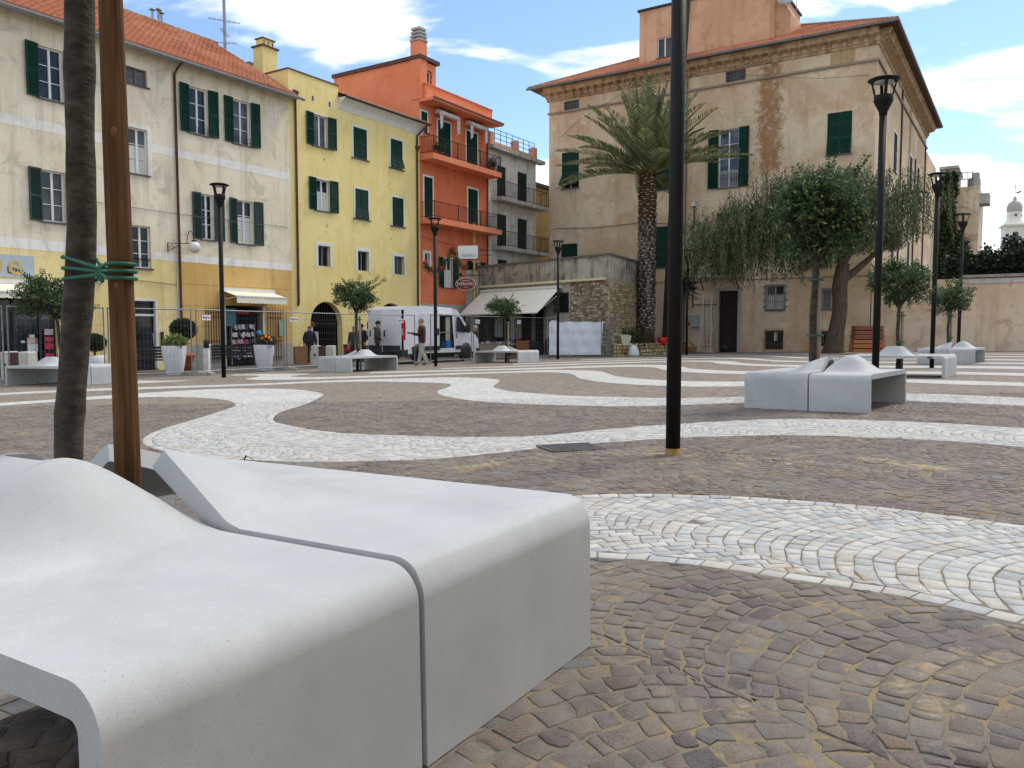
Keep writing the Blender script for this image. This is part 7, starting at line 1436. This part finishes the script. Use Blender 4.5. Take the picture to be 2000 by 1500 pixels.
    hc = Vector(J['hd1'])*s; m = MB(); m.ball(hc+Vector((0, .098, -.015))*s, .018*s, 8, 0, (.8, 1, 1.2)); m.obj('nose', SKIN, t)
    m = MB()
    for g in (-1, 1): m.ball(hc+Vector((g*.032, .088, .012))*s, .011*s, 6)
    m.ball(hc+Vector((0, .085, -.055))*s, .016*s, 6, 0, (1.5, .5, .5)); m.obj('eyes_and_mouth', M('eye_dark', (.05, .03, .03), .5), t)
    for g in (-1, 1): m = MB(); m.ball(hc+Vector((g*.083, -.005, -.01))*s, .026*s, 8, 0, (.4, .7, 1.1)); m.obj('ear', SKIN, t)
    if hair: m = MB(); m.ball(hc+Vector((0, -.022, .028))*s, .098*s, 14, 0, (.92, 1.02, .95)); m.obj('hair', hair, t)
    if hat: m = MB(); m.ball(hc+Vector((0, -.008, .045))*s, .102*s, 14, 0, (.95, 1.05, .95)); m.lathe([(.099*s, .0), (.104*s, .02*s), (.099*s, .05*s)], 16, (hc.x, hc.y-.005*s, hc.z+.012*s), sy=1.1); m.obj('hat', hat, t)
    return t
JB = M('jacket_maroon', (.045, .014, .014), .8, .2, 14); JD = M('puffer_brown', (.035, .020, .016), .45, .25, 6, .5, 12); KH = M('trousers_khaki', (.40, .38, .33), .9, .12, 7, .3, 12); JN = M('jeans_dark', (.012, .015, .028), .9, .2, 9); BKC = M('cloth_black', (.010, .010, .012), .9, .3, 9); SHO = M('shoe_dark', (.03, .026, .022), .7); SHG = M('shoe_grey', (.16, .15, .14), .8)
L90 = R(90)
mA = person('grey-haired man in maroon jacket and pale trousers, arms raised before him', -3.42, 30.4, R(82), JB, KH, SHG, 1.80, {'elL': (-.27, .06, 1.14), 'wrL': (-.14, .30, 1.20), 'haL': (-.06, .37, 1.22), 'elR': (.27, .04, 1.13), 'wrR': (.14, .30, 1.16), 'haR': (.05, .37, 1.19), 'anL': (-.1, .12, .09), 'toL': (-.1, .28, .045), 'anR': (.1, -.14, .09), 'toR': (.11, .03, .045)}, HAIRG, None, 1.12)
m = MB(); m.tube([(-.1, .42, 1.24), (.0, .55, 1.26)], .03, 8); m.obj('glove', BKC, mA)
mB = person('man in brown puffer jacket and black beanie standing behind the van', -5.55, 33.0, R(-80), JD, JN, SHO, 1.78, {'elL': (-.28, -.02, 1.12), 'wrL': (-.19, .16, 1.02), 'haL': (-.14, .2, .98), 'elR': (.28, -.02, 1.12), 'wrR': (.2, .17, 1.02), 'haR': (.15, .21, .98)}, None, BKC, 1.28); m = MB(); m.lathe([(.10, 1.42), (.16, 1.45), (.15, 1.52), (.09, 1.54)], 14, (0, -.03, 0)); m.obj('fur_collar', M('fur', (.12, .09, .07), .95, .4, 60, .9, 90), mB); m = MB(); m.lathe([(.172, .86), (.18, .90), (.17, .94)], 16, sy=.8); m.obj('hem', M('sweater_tan', (.28, .17, .09), .9), mB)
wo_ = person('woman in black coat with purple scarf and paper bag by the yellow arch', -8.75, 34.6, R(205), BKC, BKC, SHO, 1.64, {'elL': (-.26, .02, 1.12), 'wrL': (-.28, .03, .88), 'haL': (-.28, .04, .8)}, HAIRB, None, 1.3, True)
m = MB(); m.lathe([(.09, 1.36), (.13, 1.38), (.12, 1.45), (.08, 1.47)], 14); m.obj('scarf', M('scarf_purple', (.10, .02, .22), .9), wo_)
pb = thing('paper_bag', 'tall brown paper bag beside the woman in black', 'bag', (-9.05, 34.3, gz(-9, 34.3)), R(20)); m = MB(); m.extr([(-.24, 0), (.24, 0), (.27, .78), (-.27, .78)], -.12, .12); m.obj('bag', CARD, pb); m = MB(); m.tube([(-.1, -.12, .78), (-.08, -.12, .92), (.08, -.12, .92), (.1, -.12, .78)], .01, 5); m.obj('handle', CARD, pb)
person('dark-coated person half hidden at the left rear of the van', -6.75, 36.0, R(150), BKC, BKC, SHO, 1.72, None, None, BKC, 1.15)
person('person in dark jacket partly hidden behind the young tree trunk', -6.55, 33.2, R(170), M('coat_slate', (.03, .035, .04), .8, .2), BKC, SHO, 1.6, None, HAIRG, None, 1.1)
person('person in grey cap and black coat by the sales table', -1.78, 38.6, R(-100), BKC, BKC, SHO, 1.62, None, None, M('cap_grey', (.42, .42, .40), .8), 1.25)
